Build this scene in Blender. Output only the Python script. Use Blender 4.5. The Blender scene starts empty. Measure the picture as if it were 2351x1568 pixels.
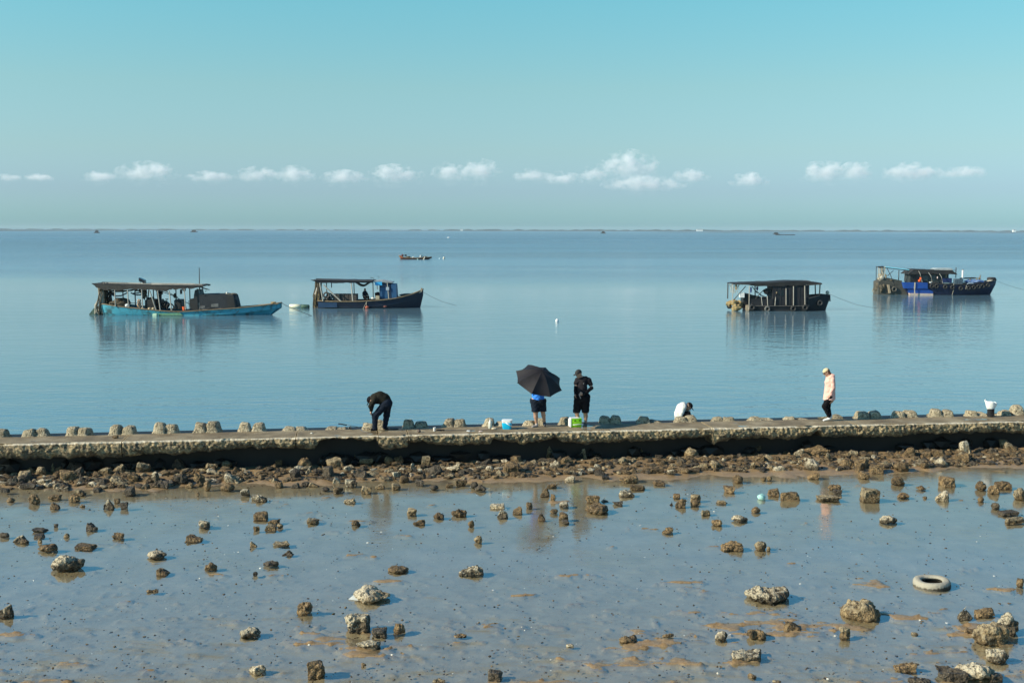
import bpy, bmesh, math, random
import numpy as np
from mathutils import Vector, Matrix, noise as mnoise
R = math.radians
random.seed(7)
rng = np.random.default_rng(11)
scene = bpy.context.scene
col = scene.collection

# ------------------------------------------------------------------ camera
FPX = 2700.0            # focal length in pixels of a 2351 px wide view of the photograph
CAM_H = 6.6
PITCH = math.atan((784 - 527.5) / FPX)
ROLL = 0.0021
F_ = Vector((0, math.cos(PITCH), -math.sin(PITCH)))
U0 = Vector((0, math.sin(PITCH), math.cos(PITCH)))
R0 = Vector((1, 0, 0))
cr, sr = math.cos(ROLL), math.sin(ROLL)
CR = R0 * cr + U0 * sr
CU = -R0 * sr + U0 * cr
cam_data = bpy.data.cameras.new('camera')
cam_data.sensor_width = 36.0
cam_data.lens = 36.0 * FPX / 2351.0
cam_data.clip_start = 0.3
cam_data.clip_end = 60000
cam = bpy.data.objects.new('camera', cam_data)
col.objects.link(cam)
mw = Matrix((CR, CU, -F_)).transposed().to_4x4()
mw.translation = Vector((0, 0, CAM_H))
cam.matrix_world = mw
scene.camera = cam
CAM = Vector((0, 0, CAM_H))

# ------------------------------------------------------------------ light
SUN_EL, SUN_AZ = R(29.5), R(20)         # height, and how far the light travels away from the viewer while going right
SKY_STRENGTH = 0.15
SUN_STRENGTH = 4.3
travel = Vector((math.cos(SUN_AZ) * math.cos(SUN_EL), math.sin(SUN_AZ) * math.cos(SUN_EL), -math.sin(SUN_EL)))
sun_data = bpy.data.lights.new('sun', 'SUN')
sun_data.energy = SUN_STRENGTH
sun_data.angle = R(0.5)
sun_data.color = (1.0, 0.90, 0.70)
sun = bpy.data.objects.new('sun', sun_data)
col.objects.link(sun)
sun.rotation_euler = travel.to_track_quat('-Z', 'Y').to_euler()
sun.location = (-30, -10, 40)

world = bpy.data.worlds.new("World")
scene.world = world
world.use_nodes = True
wn = world.node_tree
wn.nodes.clear()
w_out = wn.nodes.new('ShaderNodeOutputWorld')
w_bg = wn.nodes.new('ShaderNodeBackground')
w_sky = wn.nodes.new('ShaderNodeTexSky')
w_sky.sky_type = 'NISHITA'
w_sky.sun_disc = False
w_sky.sun_elevation = SUN_EL
w_sky.sun_rotation = math.atan2(-travel.x, -travel.y)
w_sky.altitude = 0
w_sky.air_density = 1.0
w_sky.dust_density = 0.6
w_sky.ozone_density = 2.5
# the sky's colour shifts from pale blue at the horizon to teal higher up
w_geo = wn.nodes.new('ShaderNodeTexCoord')
w_sep = wn.nodes.new('ShaderNodeSeparateXYZ')
wn.links.new(w_geo.outputs['Generated'], w_sep.inputs[0])
w_ramp = wn.nodes.new('ShaderNodeValToRGB')
for i, (p, c) in enumerate([(0, (.285, .513, .735)), (.009, (.30, .525, .735)), (.0325, (.335, .468, .655)), (.065, (.407, .517, .554)), (.117, (.456, .598, .53)), (.184, (.415, .716, .603)), (.26, (.38, .93, 1.0)), (.42, (.36, .88, 1.0)), (.62, (.22, .40, .58)), (1, (.12, .22, .32))]):
    e = w_ramp.color_ramp.elements[i] if i < 2 else w_ramp.color_ramp.elements.new(p)
    e.position = p
    e.color = (*c, 1)
wn.links.new(w_sep.outputs['Z'], w_ramp.inputs['Fac'])
w_tint = wn.nodes.new('ShaderNodeMix')
w_tint.data_type = 'RGBA'
w_tint.blend_type = 'MULTIPLY'
w_tint.inputs['Factor'].default_value = 1.0
wn.links.new(w_sky.outputs['Color'], w_tint.inputs['A'])
wn.links.new(w_ramp.outputs['Color'], w_tint.inputs['B'])
# the haze evens the sky out from side to side
w_side = wn.nodes.new('ShaderNodeMapRange')
for k, v in (('From Min', -.45), ('From Max', .45), ('To Min', 1.06), ('To Max', .935)):
    w_side.inputs[k].default_value = v
wn.links.new(w_sep.outputs['X'], w_side.inputs['Value'])
w_even = wn.nodes.new('ShaderNodeVectorMath')
w_even.operation = 'SCALE'
wn.links.new(w_tint.outputs['Result'], w_even.inputs[0])
wn.links.new(w_side.outputs['Result'], w_even.inputs['Scale'])
wn.links.new(w_even.outputs['Vector'], w_bg.inputs['Color'])
w_bg.inputs['Strength'].default_value = SKY_STRENGTH
wn.links.new(w_bg.outputs['Background'], w_out.inputs['Surface'])

scene.view_settings.view_transform = 'Standard'
scene.view_settings.look = 'None'
scene.view_settings.exposure = 0.6
scene.view_settings.gamma = 1.0
scene.view_settings.use_curve_mapping = False
scene.cycles.max_bounces = 20
scene.cycles.transparent_max_bounces = 12
scene.cycles.volume_bounces = 16

# ------------------------------------------------------------------ pixel to place
def ray(px, py):
    u = (px - 1175.5) / FPX
    v = (784 - py) / FPX
    return F_ + CR * u + CU * v

def P(px, py, z=0.0):
    d = ray(px, py)
    t = (z - CAM_H) / d.z
    return CAM + d * t

def at_depth(px, py, y):
    d = ray(px, py)
    return CAM + d * (y / d.y)

def ppm(pt):
    return FPX / max(1e-6, (pt - CAM).dot(F_))

# ------------------------------------------------------------------ noise (numpy)
def _hash(ix, iy, iz, seed):
    h = (ix * 374761393 + iy * 668265263 + iz * 2147483647 + seed * 974634777) & 0xFFFFFFFF
    h = ((h ^ (h >> 13)) * 1274126177) & 0xFFFFFFFF
    h = ((h ^ (h >> 16)) * 2246822519) & 0xFFFFFFFF
    return ((h ^ (h >> 15)) & 0xFFFF) / 65535.0

def vnoise(p, seed=0):
    p = np.asarray(p, dtype=np.float64)
    i = np.floor(p).astype(np.int64)
    f = p - i
    f = f * f * (3 - 2 * f)
    out = 0
    for dx in (0, 1):
        wx = f[:, 0] if dx else 1 - f[:, 0]
        for dy in (0, 1):
            wy = f[:, 1] if dy else 1 - f[:, 1]
            for dz in (0, 1):
                wz = f[:, 2] if dz else 1 - f[:, 2]
                out = out + wx * wy * wz * _hash(i[:, 0] + dx, i[:, 1] + dy, i[:, 2] + dz, seed)
    return out * 2 - 1

def fbm(p, oct=4, seed=0, gain=0.5):
    p = np.asarray(p, dtype=np.float64)
    a, s, out = 1.0, 1.0, 0
    for o in range(oct):
        out = out + a * vnoise(p * s + 17.3 * o, seed + o)
        a *= gain
        s *= 2.03
    return out

# ------------------------------------------------------------------ scene helpers
def tag(o, label=None, cat=None, group=None, kind=None):
    if label: o['label'] = label
    if cat: o['category'] = cat
    if group: o['group'] = group
    if kind: o['kind'] = kind
    return o

def empty(name, loc, rz=0.0):
    o = bpy.data.objects.new(name, None)
    col.objects.link(o)
    o.location = loc
    o.rotation_euler = (0, 0, rz)
    o.empty_display_size = 0.2
    return o

def obj(name, verts, faces, m=None, parent=None, smooth=False, loc=None):
    me = bpy.data.meshes.new(name)
    me.from_pydata([tuple(v) for v in verts], [], [tuple(f) for f in faces])
    if m:
        me.materials.append(m)
    if smooth:
        me.polygons.foreach_set('use_smooth', [True] * len(me.polygons))
    me.update()
    o = bpy.data.objects.new(name, me)
    col.objects.link(o)
    if parent:
        o.parent = parent
    if loc is not None:
        o.location = loc
    return o

def grid_mesh(name, X, Y, Z, m, smooth=True, parent=None, kind=None, loc=None):
    ny, nx = X.shape
    me = bpy.data.meshes.new(name)
    co = np.stack([X, Y, Z], -1).reshape(-1, 3)
    idx = np.arange(nx * ny).reshape(ny, nx)
    q = np.stack([idx[:-1, :-1], idx[:-1, 1:], idx[1:, 1:], idx[1:, :-1]], -1).reshape(-1, 4)
    me.vertices.add(len(co))
    me.vertices.foreach_set('co', co.ravel())
    me.loops.add(q.size)
    me.loops.foreach_set('vertex_index', q.ravel().astype(np.int32))
    me.polygons.add(len(q))
    me.polygons.foreach_set('loop_start', (np.arange(len(q)) * 4).astype(np.int32))
    me.polygons.foreach_set('loop_total', np.full(len(q), 4, dtype=np.int32))
    me.polygons.foreach_set('use_smooth', np.full(len(q), smooth))
    me.materials.append(m)
    me.update(calc_edges=True)
    me.validate()
    o = bpy.data.objects.new(name, me)
    col.objects.link(o)
    if parent: o.parent = parent
    if kind: o['kind'] = kind
    if loc is not None: o.location = loc
    return o

class MB:
    """collects simple shapes and links them as ONE mesh object"""
    def __init__(s):
        s.v, s.f = [], []
    def add(s, vs, fs):
        n = len(s.v)
        s.v += [tuple(v) for v in vs]
        s.f += [tuple(i + n for i in f) for f in fs]
        return s
    def box(s, a, b, bev=0.0, jit=0.0):
        x0, x1 = sorted((a[0], b[0])); y0, y1 = sorted((a[1], b[1])); z0, z1 = sorted((a[2], b[2]))
        c = min(bev, (x1 - x0) * .45, (y1 - y0) * .45, (z1 - z0) * .45)
        if c <= 0:
            vs = [(x, y, z) for z in (z0, z1) for y in (y0, y1) for x in (x0, x1)]
            fs = [(0, 2, 3, 1), (4, 5, 7, 6), (0, 1, 5, 4), (2, 6, 7, 3), (0, 4, 6, 2), (1, 3, 7, 5)]
        else:
            bm = bmesh.new()
            bmesh.ops.create_cube(bm, size=1.0)
            for v in bm.verts:
                v.co = Vector((x0 + (v.co.x + .5) * (x1 - x0), y0 + (v.co.y + .5) * (y1 - y0), z0 + (v.co.z + .5) * (z1 - z0)))
            bmesh.ops.bevel(bm, geom=bm.edges[:], offset=c, segments=2, affect='EDGES')
            bm.verts.index_update()
            vs = [v.co.copy() for v in bm.verts]
            fs = [[v.index for v in f.verts] for f in bm.faces]
            bm.free()
        if jit:
            vs = [(v[0] + random.uniform(-jit, jit), v[1] + random.uniform(-jit, jit), v[2] + random.uniform(-jit, jit)) for v in vs]
        return s.add(vs, fs)
    def tube(s, pts, r, n=7, r2=None):
        pts = [Vector(p) for p in pts]
        rings = []
        vs, fs = [], []
        for i, p in enumerate(pts):
            d = (pts[min(i + 1, len(pts) - 1)] - pts[max(i - 1, 0)])
            d = d.normalized() if d.length > 1e-9 else Vector((0, 0, 1))
            a = d.orthogonal().normalized() if abs(d.z) > .95 else Vector((0, 0, 1)).cross(d).normalized()
            b = d.cross(a)
            rr = r if r2 is None else r + (r2 - r) * i / max(1, len(pts) - 1)
            for k in range(n):
                t = 2 * math.pi * k / n
                vs.append(p + (a * math.cos(t) + b * math.sin(t)) * rr)
        for i in range(len(pts) - 1):
            for k in range(n):
                k2 = (k + 1) % n
                fs.append((i * n + k, i * n + k2, (i + 1) * n + k2, (i + 1) * n + k))
        fs.append(tuple(range(n - 1, -1, -1)))
        fs.append(tuple((len(pts) - 1) * n + k for k in range(n)))
        return s.add(vs, fs)
    def lathe(s, prof, c=(0, 0, 0), n=20, axis='z', cap=True):
        vs, fs = [], []
        for (r, z) in prof:
            for k in range(n):
                t = 2 * math.pi * k / n
                x, y = r * math.cos(t), r * math.sin(t)
                q = (x, y, z) if axis == 'z' else ((z, x, y) if axis == 'x' else (x, z, y))
                vs.append((c[0] + q[0], c[1] + q[1], c[2] + q[2]))
        for i in range(len(prof) - 1):
            for k in range(n):
                k2 = (k + 1) % n
                fs.append((i * n + k, i * n + k2, (i + 1) * n + k2, (i + 1) * n + k))
        if cap:
            fs.append(tuple(range(n - 1, -1, -1)))
            fs.append(tuple((len(prof) - 1) * n + k for k in range(n)))
        return s.add(vs, fs)
    def prism(s, outline, y0, y1):
        """outline in x,z; extruded along y"""
        n = len(outline)
        vs = [(x, y0, z) for x, z in outline] + [(x, y1, z) for x, z in outline]
        fs = [tuple(range(n)), tuple(range(2 * n - 1, n - 1, -1))]
        for i in range(n):
            j = (i + 1) % n
            fs.append((i, i + n, j + n, j))
        return s.add(vs, fs)
    def blob(s, c, rad, seed=0, amp=0.25, sub=2, freq=1.6):
        bm = bmesh.new()
        bmesh.ops.create_icosphere(bm, subdivisions=sub, radius=1.0)
        co = np.array([v.co[:] for v in bm.verts])
        nz = fbm(co * freq + seed * 3.7, 3, seed)
        co = co * (1 + amp * nz)[:, None] * np.array(rad) + np.array(c)
        bm.verts.index_update()
        fs = [[v.index for v in f.verts] for f in bm.faces]
        bm.free()
        return s.add(co.tolist(), fs)
    def build(s, name, m, parent=None, smooth=False, loc=None):
        return obj(name, s.v, s.f, m, parent, smooth, loc)

def set_smooth_angle(o, ang=40):
    bm = bmesh.new()
    bm.from_mesh(o.data)
    bmesh.ops.recalc_face_normals(bm, faces=bm.faces[:])
    for f in bm.faces: f.smooth = True
    for e in bm.edges:
        if len(e.link_faces) != 2 or e.calc_face_angle(0) > R(ang):
            e.smooth = False
    bm.to_mesh(o.data)
    bm.free()

# ------------------------------------------------------------------ materials
def nd(nt, typ, **kw):
    n = nt.nodes.new(typ)
    for k, v in kw.items():
        setattr(n, k, v)
    return n

def new_mat(name):
    m = bpy.data.materials.new(name)
    m.use_nodes = True
    nt = m.node_tree
    return m, nt, nt.nodes['Principled BSDF'], nt.nodes['Material Output']

def ramp(nt, fac, stops):
    r = nd(nt, 'ShaderNodeValToRGB')
    el = r.color_ramp.elements
    while len(el) < len(stops):
        el.new(0.5)
    for e, (p, c) in zip(el, stops):
        e.position = p
        e.color = (*c, 1) if len(c) == 3 else c
    nt.links.new(fac, r.inputs['Fac'])
    return r.outputs['Color']

_mats = {}
def mat(name, c1, c2=None, scale=6.0, rough=0.7, bump=0.0, bscale=None, metal=0.0, spec=0.5, coord='Object', lo=.35, hi=.65):
    if name in _mats: return _mats[name]
    m, nt, b, out = new_mat(name)
    tc = nd(nt, 'ShaderNodeTexCoord')
    if c2 is None:
        c2 = tuple(x * .75 for x in c1)
    n1 = nd(nt, 'ShaderNodeTexNoise')
    n1.inputs['Scale'].default_value = scale
    n1.inputs['Detail'].default_value = 6
    n1.inputs['Roughness'].default_value = .65
    nt.links.new(tc.outputs[coord], n1.inputs['Vector'])
    nt.links.new(ramp(nt, n1.outputs['Fac'], [(lo, c1), (hi, c2)]), b.inputs['Base Color'])
    b.inputs['Roughness'].default_value = rough
    b.inputs['Metallic'].default_value = metal
    b.inputs['Specular IOR Level'].default_value = spec
    if bump:
        n2 = nd(nt, 'ShaderNodeTexNoise')
        n2.inputs['Scale'].default_value = bscale or scale * 4
        n2.inputs['Detail'].default_value = 5
        nt.links.new(tc.outputs[coord], n2.inputs['Vector'])
        bp = nd(nt, 'ShaderNodeBump')
        bp.inputs['Strength'].default_value = bump
        bp.inputs['Distance'].default_value = .03
        nt.links.new(n2.outputs['Fac'], bp.inputs['Height'])
        nt.links.new(bp.outputs['Normal'], b.inputs['Normal'])
    _mats[name] = m
    return m

def rock_mat(name, base, dark, pale, cap=0.0, barn=0.0, rough=.8):
    """stone: mottled, pale barnacles in speckles, dry pale crust over the top"""
    m, nt, b, out = new_mat(name)
    L = nt.links.new
    geo = nd(nt, 'ShaderNodeNewGeometry')
    tc = nd(nt, 'ShaderNodeTexCoord')
    oi = nd(nt, 'ShaderNodeObjectInfo')
    n1 = nd(nt, 'ShaderNodeTexNoise'); n1.inputs['Scale'].default_value = 7; n1.inputs['Detail'].default_value = 7; n1.inputs['Roughness'].default_value = .7
    L(geo.outputs['Position'], n1.inputs['Vector'])
    c = ramp(nt, n1.outputs['Fac'], [(.36, dark), (.62, base)])
    hsv = nd(nt, 'ShaderNodeHueSaturation')
    mr = nd(nt, 'ShaderNodeMapRange'); mr.inputs['To Min'].default_value = .7; mr.inputs['To Max'].default_value = 1.3
    L(oi.outputs['Random'], mr.inputs['Value'])
    L(mr.outputs['Result'], hsv.inputs['Value'])
    L(c, hsv.inputs['Color'])
    cur = hsv.outputs['Color']
    if barn:
        vo = nd(nt, 'ShaderNodeTexVoronoi'); vo.inputs['Scale'].default_value = 24
        L(geo.outputs['Position'], vo.inputs['Vector'])
        n3 = nd(nt, 'ShaderNodeTexNoise'); n3.inputs['Scale'].default_value = 5; n3.inputs['Detail'].default_value = 3
        L(geo.outputs['Position'], n3.inputs['Vector'])
        mu = nd(nt, 'ShaderNodeMath', operation='MULTIPLY')
        inv = nd(nt, 'ShaderNodeMapRange'); inv.inputs['From Min'].default_value = .45; inv.inputs['From Max'].default_value = .15
        L(vo.outputs['Distance'], inv.inputs['Value'])
        m3 = nd(nt, 'ShaderNodeMapRange'); m3.inputs['From Min'].default_value = .42; m3.inputs['From Max'].default_value = .6; m3.inputs['To Max'].default_value = barn
        L(n3.outputs['Fac'], m3.inputs['Value'])
        L(inv.outputs['Result'], mu.inputs[0]); L(m3.outputs['Result'], mu.inputs[1])
        mx = nd(nt, 'ShaderNodeMix', data_type='RGBA')
        L(mu.outputs[0], mx.inputs['Factor']); L(cur, mx.inputs['A']); mx.inputs['B'].default_value = (*pale, 1)
        cur = mx.outputs['Result']
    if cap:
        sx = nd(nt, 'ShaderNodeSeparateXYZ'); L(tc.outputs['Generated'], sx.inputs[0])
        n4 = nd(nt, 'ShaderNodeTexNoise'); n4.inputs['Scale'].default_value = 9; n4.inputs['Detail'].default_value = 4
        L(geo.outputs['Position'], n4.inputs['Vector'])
        # crust over the top, pale colour also down the left side, ragged edge
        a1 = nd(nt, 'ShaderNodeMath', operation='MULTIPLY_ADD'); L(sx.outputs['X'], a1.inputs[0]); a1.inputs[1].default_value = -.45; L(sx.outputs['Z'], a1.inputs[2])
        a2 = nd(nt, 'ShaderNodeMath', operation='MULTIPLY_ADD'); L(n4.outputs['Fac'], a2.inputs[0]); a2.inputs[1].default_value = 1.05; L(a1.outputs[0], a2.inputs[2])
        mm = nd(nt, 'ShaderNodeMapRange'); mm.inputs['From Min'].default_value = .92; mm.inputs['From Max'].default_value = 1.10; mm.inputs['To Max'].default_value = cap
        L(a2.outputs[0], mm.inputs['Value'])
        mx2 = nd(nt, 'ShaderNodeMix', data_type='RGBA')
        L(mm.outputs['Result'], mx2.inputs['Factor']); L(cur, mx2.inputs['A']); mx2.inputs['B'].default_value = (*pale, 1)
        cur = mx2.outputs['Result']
    if barn:
        n6 = nd(nt, 'ShaderNodeTexNoise'); n6.inputs['Scale'].default_value = 17; n6.inputs['Detail'].default_value = 5; n6.inputs['Roughness'].default_value = .7
        L(geo.outputs['Position'], n6.inputs['Vector'])
        m6 = nd(nt, 'ShaderNodeMapRange'); m6.inputs['From Min'].default_value = .50; m6.inputs['From Max'].default_value = .40; m6.inputs['To Max'].default_value = .85
        L(n6.outputs['Fac'], m6.inputs['Value'])
        mx6 = nd(nt, 'ShaderNodeMix', data_type='RGBA'); L(m6.outputs['Result'], mx6.inputs['Factor']); L(cur, mx6.inputs['A']); mx6.inputs['B'].default_value = (.035, .026, .015, 1)
        cur = mx6.outputs['Result']
    L(cur, b.inputs['Base Color'])
    b.inputs['Roughness'].default_value = rough
    b.inputs['Specular IOR Level'].default_value = .3
    n5 = nd(nt, 'ShaderNodeTexNoise'); n5.inputs['Scale'].default_value = 30; n5.inputs['Detail'].default_value = 4
    L(geo.outputs['Position'], n5.inputs['Vector'])
    bp = nd(nt, 'ShaderNodeBump'); bp.inputs['Strength'].default_value = 1; bp.inputs['Distance'].default_value = .05
    L(n5.outputs['Fac'], bp.inputs['Height']); L(bp.outputs['Normal'], b.inputs['Normal'])
    return m

# ------------------------------------------------------------------ smooth solids from distance fields
def surface_nets(f, lo, hi, h):
    lo = np.array(lo, float); hi = np.array(hi, float)
    n = np.ceil((hi - lo) / h).astype(int) + 1
    ax = [lo[i] + h * np.arange(n[i]) for i in range(3)]
    G = np.stack(np.meshgrid(*ax, indexing='ij'), -1)
    V = f(G.reshape(-1, 3)).reshape(n)
    s = V < 0
    acc = np.zeros((n[0] - 1, n[1] - 1, n[2] - 1, 3)); cnt = np.zeros(n - 1)
    corners = [(a, b, c) for a in (0, 1) for b in (0, 1) for c in (0, 1)]
    def sub(A, o):
        return A[o[0]:n[0] - 1 + o[0], o[1]:n[1] - 1 + o[1], o[2]:n[2] - 1 + o[2]]
    for o in corners:
        for k in range(3):
            if o[k] == 0:
                o2 = list(o); o2[k] = 1
                a, b = sub(V, o), sub(V, o2)
                ch = (a < 0) != (b < 0)
                t = np.where(ch, a / np.where(ch, a - b, 1), 0)
                pt = np.zeros(a.shape + (3,))
                for q in range(3): pt[..., q] = o[q]
                pt[..., k] = t
                acc += np.where(ch[..., None], pt, 0)
                cnt += ch
    act = cnt > 0
    idx = -np.ones(act.shape, int)
    idx[act] = np.arange(act.sum())
    cell = np.stack(np.nonzero(act), -1)
    verts = lo + h * (cell + acc[act] / cnt[act][:, None])
    faces = []
    for k in range(3):
        o2 = [0, 0, 0]; o2[k] = 1
        i1, i2 = [(1, 2), (2, 0), (0, 1)][k]
        sl_a = [slice(None)] * 3; sl_b = [slice(None)] * 3
        sl_a[k] = slice(0, n[k] - 1); sl_b[k] = slice(1, n[k])
        A, B = s[tuple(sl_a)], s[tuple(sl_b)]
        ch = np.stack(np.nonzero(A != B), -1)
        ok = (ch[:, i1] > 0) & (ch[:, i2] > 0) & (ch[:, i1] < n[i1] - 1) & (ch[:, i2] < n[i2] - 1)
        ch = ch[ok]
        inside = A[tuple(ch.T)]
        def at(d1, d2):
            c = ch.copy(); c[:, i1] += d1; c[:, i2] += d2
            return idx[tuple(c.T)]
        q = np.stack([at(-1, -1), at(0, -1), at(0, 0), at(-1, 0)], -1)
        q[~inside] = q[~inside][:, ::-1]
        faces.append(q)
    return verts, np.concatenate(faces)

def smin(a, b, k):
    h = np.clip(.5 + .5 * (b - a) / k, 0, 1)
    return b * (1 - h) + a * h - k * h * (1 - h)

def d_cap(p, a, b, ra, rb):
    a = np.array(a, float); b = np.array(b, float)
    ba = b - a
    t = np.clip(((p - a) @ ba) / max(1e-9, ba @ ba), 0, 1)
    return np.linalg.norm(p - a - t[:, None] * ba, axis=1) - (ra + (rb - ra) * t)

def d_ell(p, c, r):
    q = (p - np.array(c)) / np.array(r)
    k0 = np.linalg.norm(q, axis=1)
    return (k0 - 1) * min(r)

def sdf_object(name, f, lo, hi, h, m, parent=None):
    v, q = surface_nets(f, lo, hi, h)
    me = bpy.data.meshes.new(name)
    me.from_pydata(v.tolist(), [], q.tolist())
    me.materials.append(m)
    me.polygons.foreach_set('use_smooth', [True] * len(me.polygons))
    me.update()
    o = bpy.data.objects.new(name, me)
    col.objects.link(o)
    if parent: o.parent = parent
    return o

# ================================================================== THE SETTING
SEA_Z = -0.12
WALL_Z = 0.85
# line of the wall's front lip
WA = P(0, 1020, WALL_Z); WB = P(2351, 967, WALL_Z)
WT = (WB - WA); WT.z = 0; WLEN = WT.length; WT.normalize()
WN = Vector((WT.y, -WT.x, 0))            # towards the viewer
def s_of_px(px):
    d = ray(px, 990)
    # horizontal line from the camera in the pixel column meets the lip line
    a = np.array([[d.x, -WT.x], [d.y, -WT.y]])
    t, s = np.linalg.solve(a, np.array([WA.x, WA.y]))
    return float(s)
def wall_pt(s, back, z):
    p = WA + WT * s - WN * back
    return Vector((p.x, p.y, z))
def on_wall(px, py):
    return P(px, py, WALL_Z)

# ------------------------------------------------------------------ sea
def sea_material():
    m, nt, b, out = new_mat('sea water')
    L = nt.links.new
    tc = nd(nt, 'ShaderNodeTexCoord')
    def mapped(sx, sy, sz=1, rot=0):
        mp = nd(nt, 'ShaderNodeMapping'); mp.inputs['Scale'].default_value = (sx, sy, sz); mp.inputs['Rotation'].default_value = (0, 0, rot)
        L(tc.outputs['Object'], mp.inputs['Vector']); return mp.outputs['Vector']
    def nz(vec, sc, det=3, ro=.5):
        n = nd(nt, 'ShaderNodeTexNoise'); n.inputs['Scale'].default_value = sc; n.inputs['Detail'].default_value = det; n.inputs['Roughness'].default_value = ro
        L(vec, n.inputs['Vector']); return n.outputs['Fac']
    w1 = nz(mapped(.55, 1.15, 1, .12), 1.25, 3, .5)
    w2 = nz(mapped(.30, 1.0, 1, -.06), .42, 3, .6)
    w3 = nz(mapped(.6, 1.1, 1, .25), 4.5, 2, .5)
    patch = nz(mapped(.004, .022, 1, .05), 1.0, 4, .55)      # wind streaks
    def ma(op, a, b_=None, v=None):
        n = nd(nt, 'ShaderNodeMath', operation=op)
        L(a, n.inputs[0])
        if b_ is not None: L(b_, n.inputs[1])
        if v is not None: n.inputs[1].default_value = v
        return n.outputs[0]
    h = ma('ADD', ma('MULTIPLY', w1, None, 1.0), ma('ADD', ma('MULTIPLY', w2, None, 1.5), ma('MULTIPLY', w3, None, .40)))
    st = nd(nt, 'ShaderNodeMapRange'); st.inputs['From Min'].default_value = .40; st.inputs['From Max'].default_value = .60
    st.inputs['To Min'].default_value = .35; st.inputs['To Max'].default_value = 1.0
    L(patch, st.inputs['Value'])
    bp = nd(nt, 'ShaderNodeBump'); bp.inputs['Distance'].default_value = .045
    # sheltered near the shore, ruffled by wind farther out
    sxy = nd(nt, 'ShaderNodeSeparateXYZ'); L(tc.outputs['Object'], sxy.inputs[0])
    far = nd(nt, 'ShaderNodeMapRange'); far.inputs['From Min'].default_value = 0; far.inputs['From Max'].default_value = 400
    L(sxy.outputs['Y'], far.inputs['Value'])
    amp = ramp(nt, far.outputs['Result'], [(.09, (.050,) * 3), (.18, (.026,) * 3), (.33, (.045,) * 3), (.5, (.28,) * 3), (1.0, (.95,) * 3)])
    L(amp, bp.inputs['Distance'])
    L(st.outputs['Result'], bp.inputs['Strength'])
    L(h, bp.inputs['Height']); L(bp.outputs['Normal'], b.inputs['Normal'])
    # silt in the water: slow changes of its own colour
    silt = nz(mapped(.006, .03), 1.0, 4, .6)
    L(ramp(nt, silt, [(.35, (.100, .185, .240)), (.65, (.130, .220, .275))]), b.inputs['Base Color'])
    # beyond the calm band the wind roughens the water
    nzb = nz(mapped(.006, .02), 1.0, 3, .6)
    yy = nd(nt, 'ShaderNodeMath', operation='MULTIPLY_ADD'); L(nzb, yy.inputs[0]); yy.inputs[1].default_value = 110; L(sxy.outputs['Y'], yy.inputs[2])
    fr = nd(nt, 'ShaderNodeMapRange'); fr.inputs['From Min'].default_value = 0; fr.inputs['From Max'].default_value = 1000; L(yy.outputs[0], fr.inputs['Value'])
    L(ramp(nt, fr.outputs['Result'], [(.10, (.08,) * 3), (.15, (.05,) * 3), (.19, (.05,) * 3), (.225, (.08,) * 3), (.27, (.17,) * 3), (.5, (.23,) * 3), (1.0, (.28,) * 3)]), b.inputs['Roughness'])
    b.inputs['IOR'].default_value = 1.33
    return m
sea_m = sea_material()
sv = [(-9000, 26, SEA_Z), (9000, 26, SEA_Z), (9000, 30000, SEA_Z), (-9000, 30000, SEA_Z)]
sea = obj('sea', sv, [(0, 1, 2, 3)], sea_m)
tag(sea, kind='structure')

# ------------------------------------------------------------------ mudflat
def mud_height(X, Y):
    sh = X.shape
    x, y = X.ravel(), Y.ravel()
    p2 = np.stack([x, y, np.zeros_like(x)], -1)
    dist = -(x - WA.x) * -WN.x - (y - WA.y) * -WN.y        # metres in front of the lip
    base = -0.045 + 0.012 * fbm(p2 * .35, 3, 3) + .006 * fbm(p2 * 2.2, 3, 5)
    # low mounds of soft mud that break the water film, more of them near the viewer
    lump = fbm(p2 * np.array([.9, 2.4, 1]) + 5, 5, 21, .62)
    area = fbm(p2 * np.array([.22, .4, 1]) + 9, 2, 31)
    near = np.clip((24.0 - y) / 8.5, 0, 1)
    pos = np.clip(.25 + x * .02, 0, .5)
    mound = np.clip(lump - (1.14 - near * np.clip(.62 + .9 * area + pos * .7, 0, 1.05)), 0, .5)
    base += mound * .05 + np.clip(mound / .06, 0, 1) * .040
    tiny = fbm(p2 * 9.0, 2, 77)
    base += np.clip(tiny - .50, 0, 1) * .07 * np.clip((25 - y) / 6, 0.12, 1)
    # bank of mud and rubble under the wall
    edge = 2.75 + .03 * x + .45 * fbm(p2 * np.array([.55, .1, 1]), 3, 9)
    t = np.clip((edge - dist) / 2.6, 0, 1)
    base += t ** .75 * .105 + (t > 0) * .02 * fbm(p2 * 3.1, 3, 41)
    base += np.clip((edge - dist) / .8, 0, 1) * .03
    # trough added for shade under the overhang, and the sea bed beyond the wall
    base -= np.clip((.38 - dist) / .35, 0, 1) * .20
    base = np.where(dist < -1.0, -1.2, base)
    return base.reshape(sh)

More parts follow.
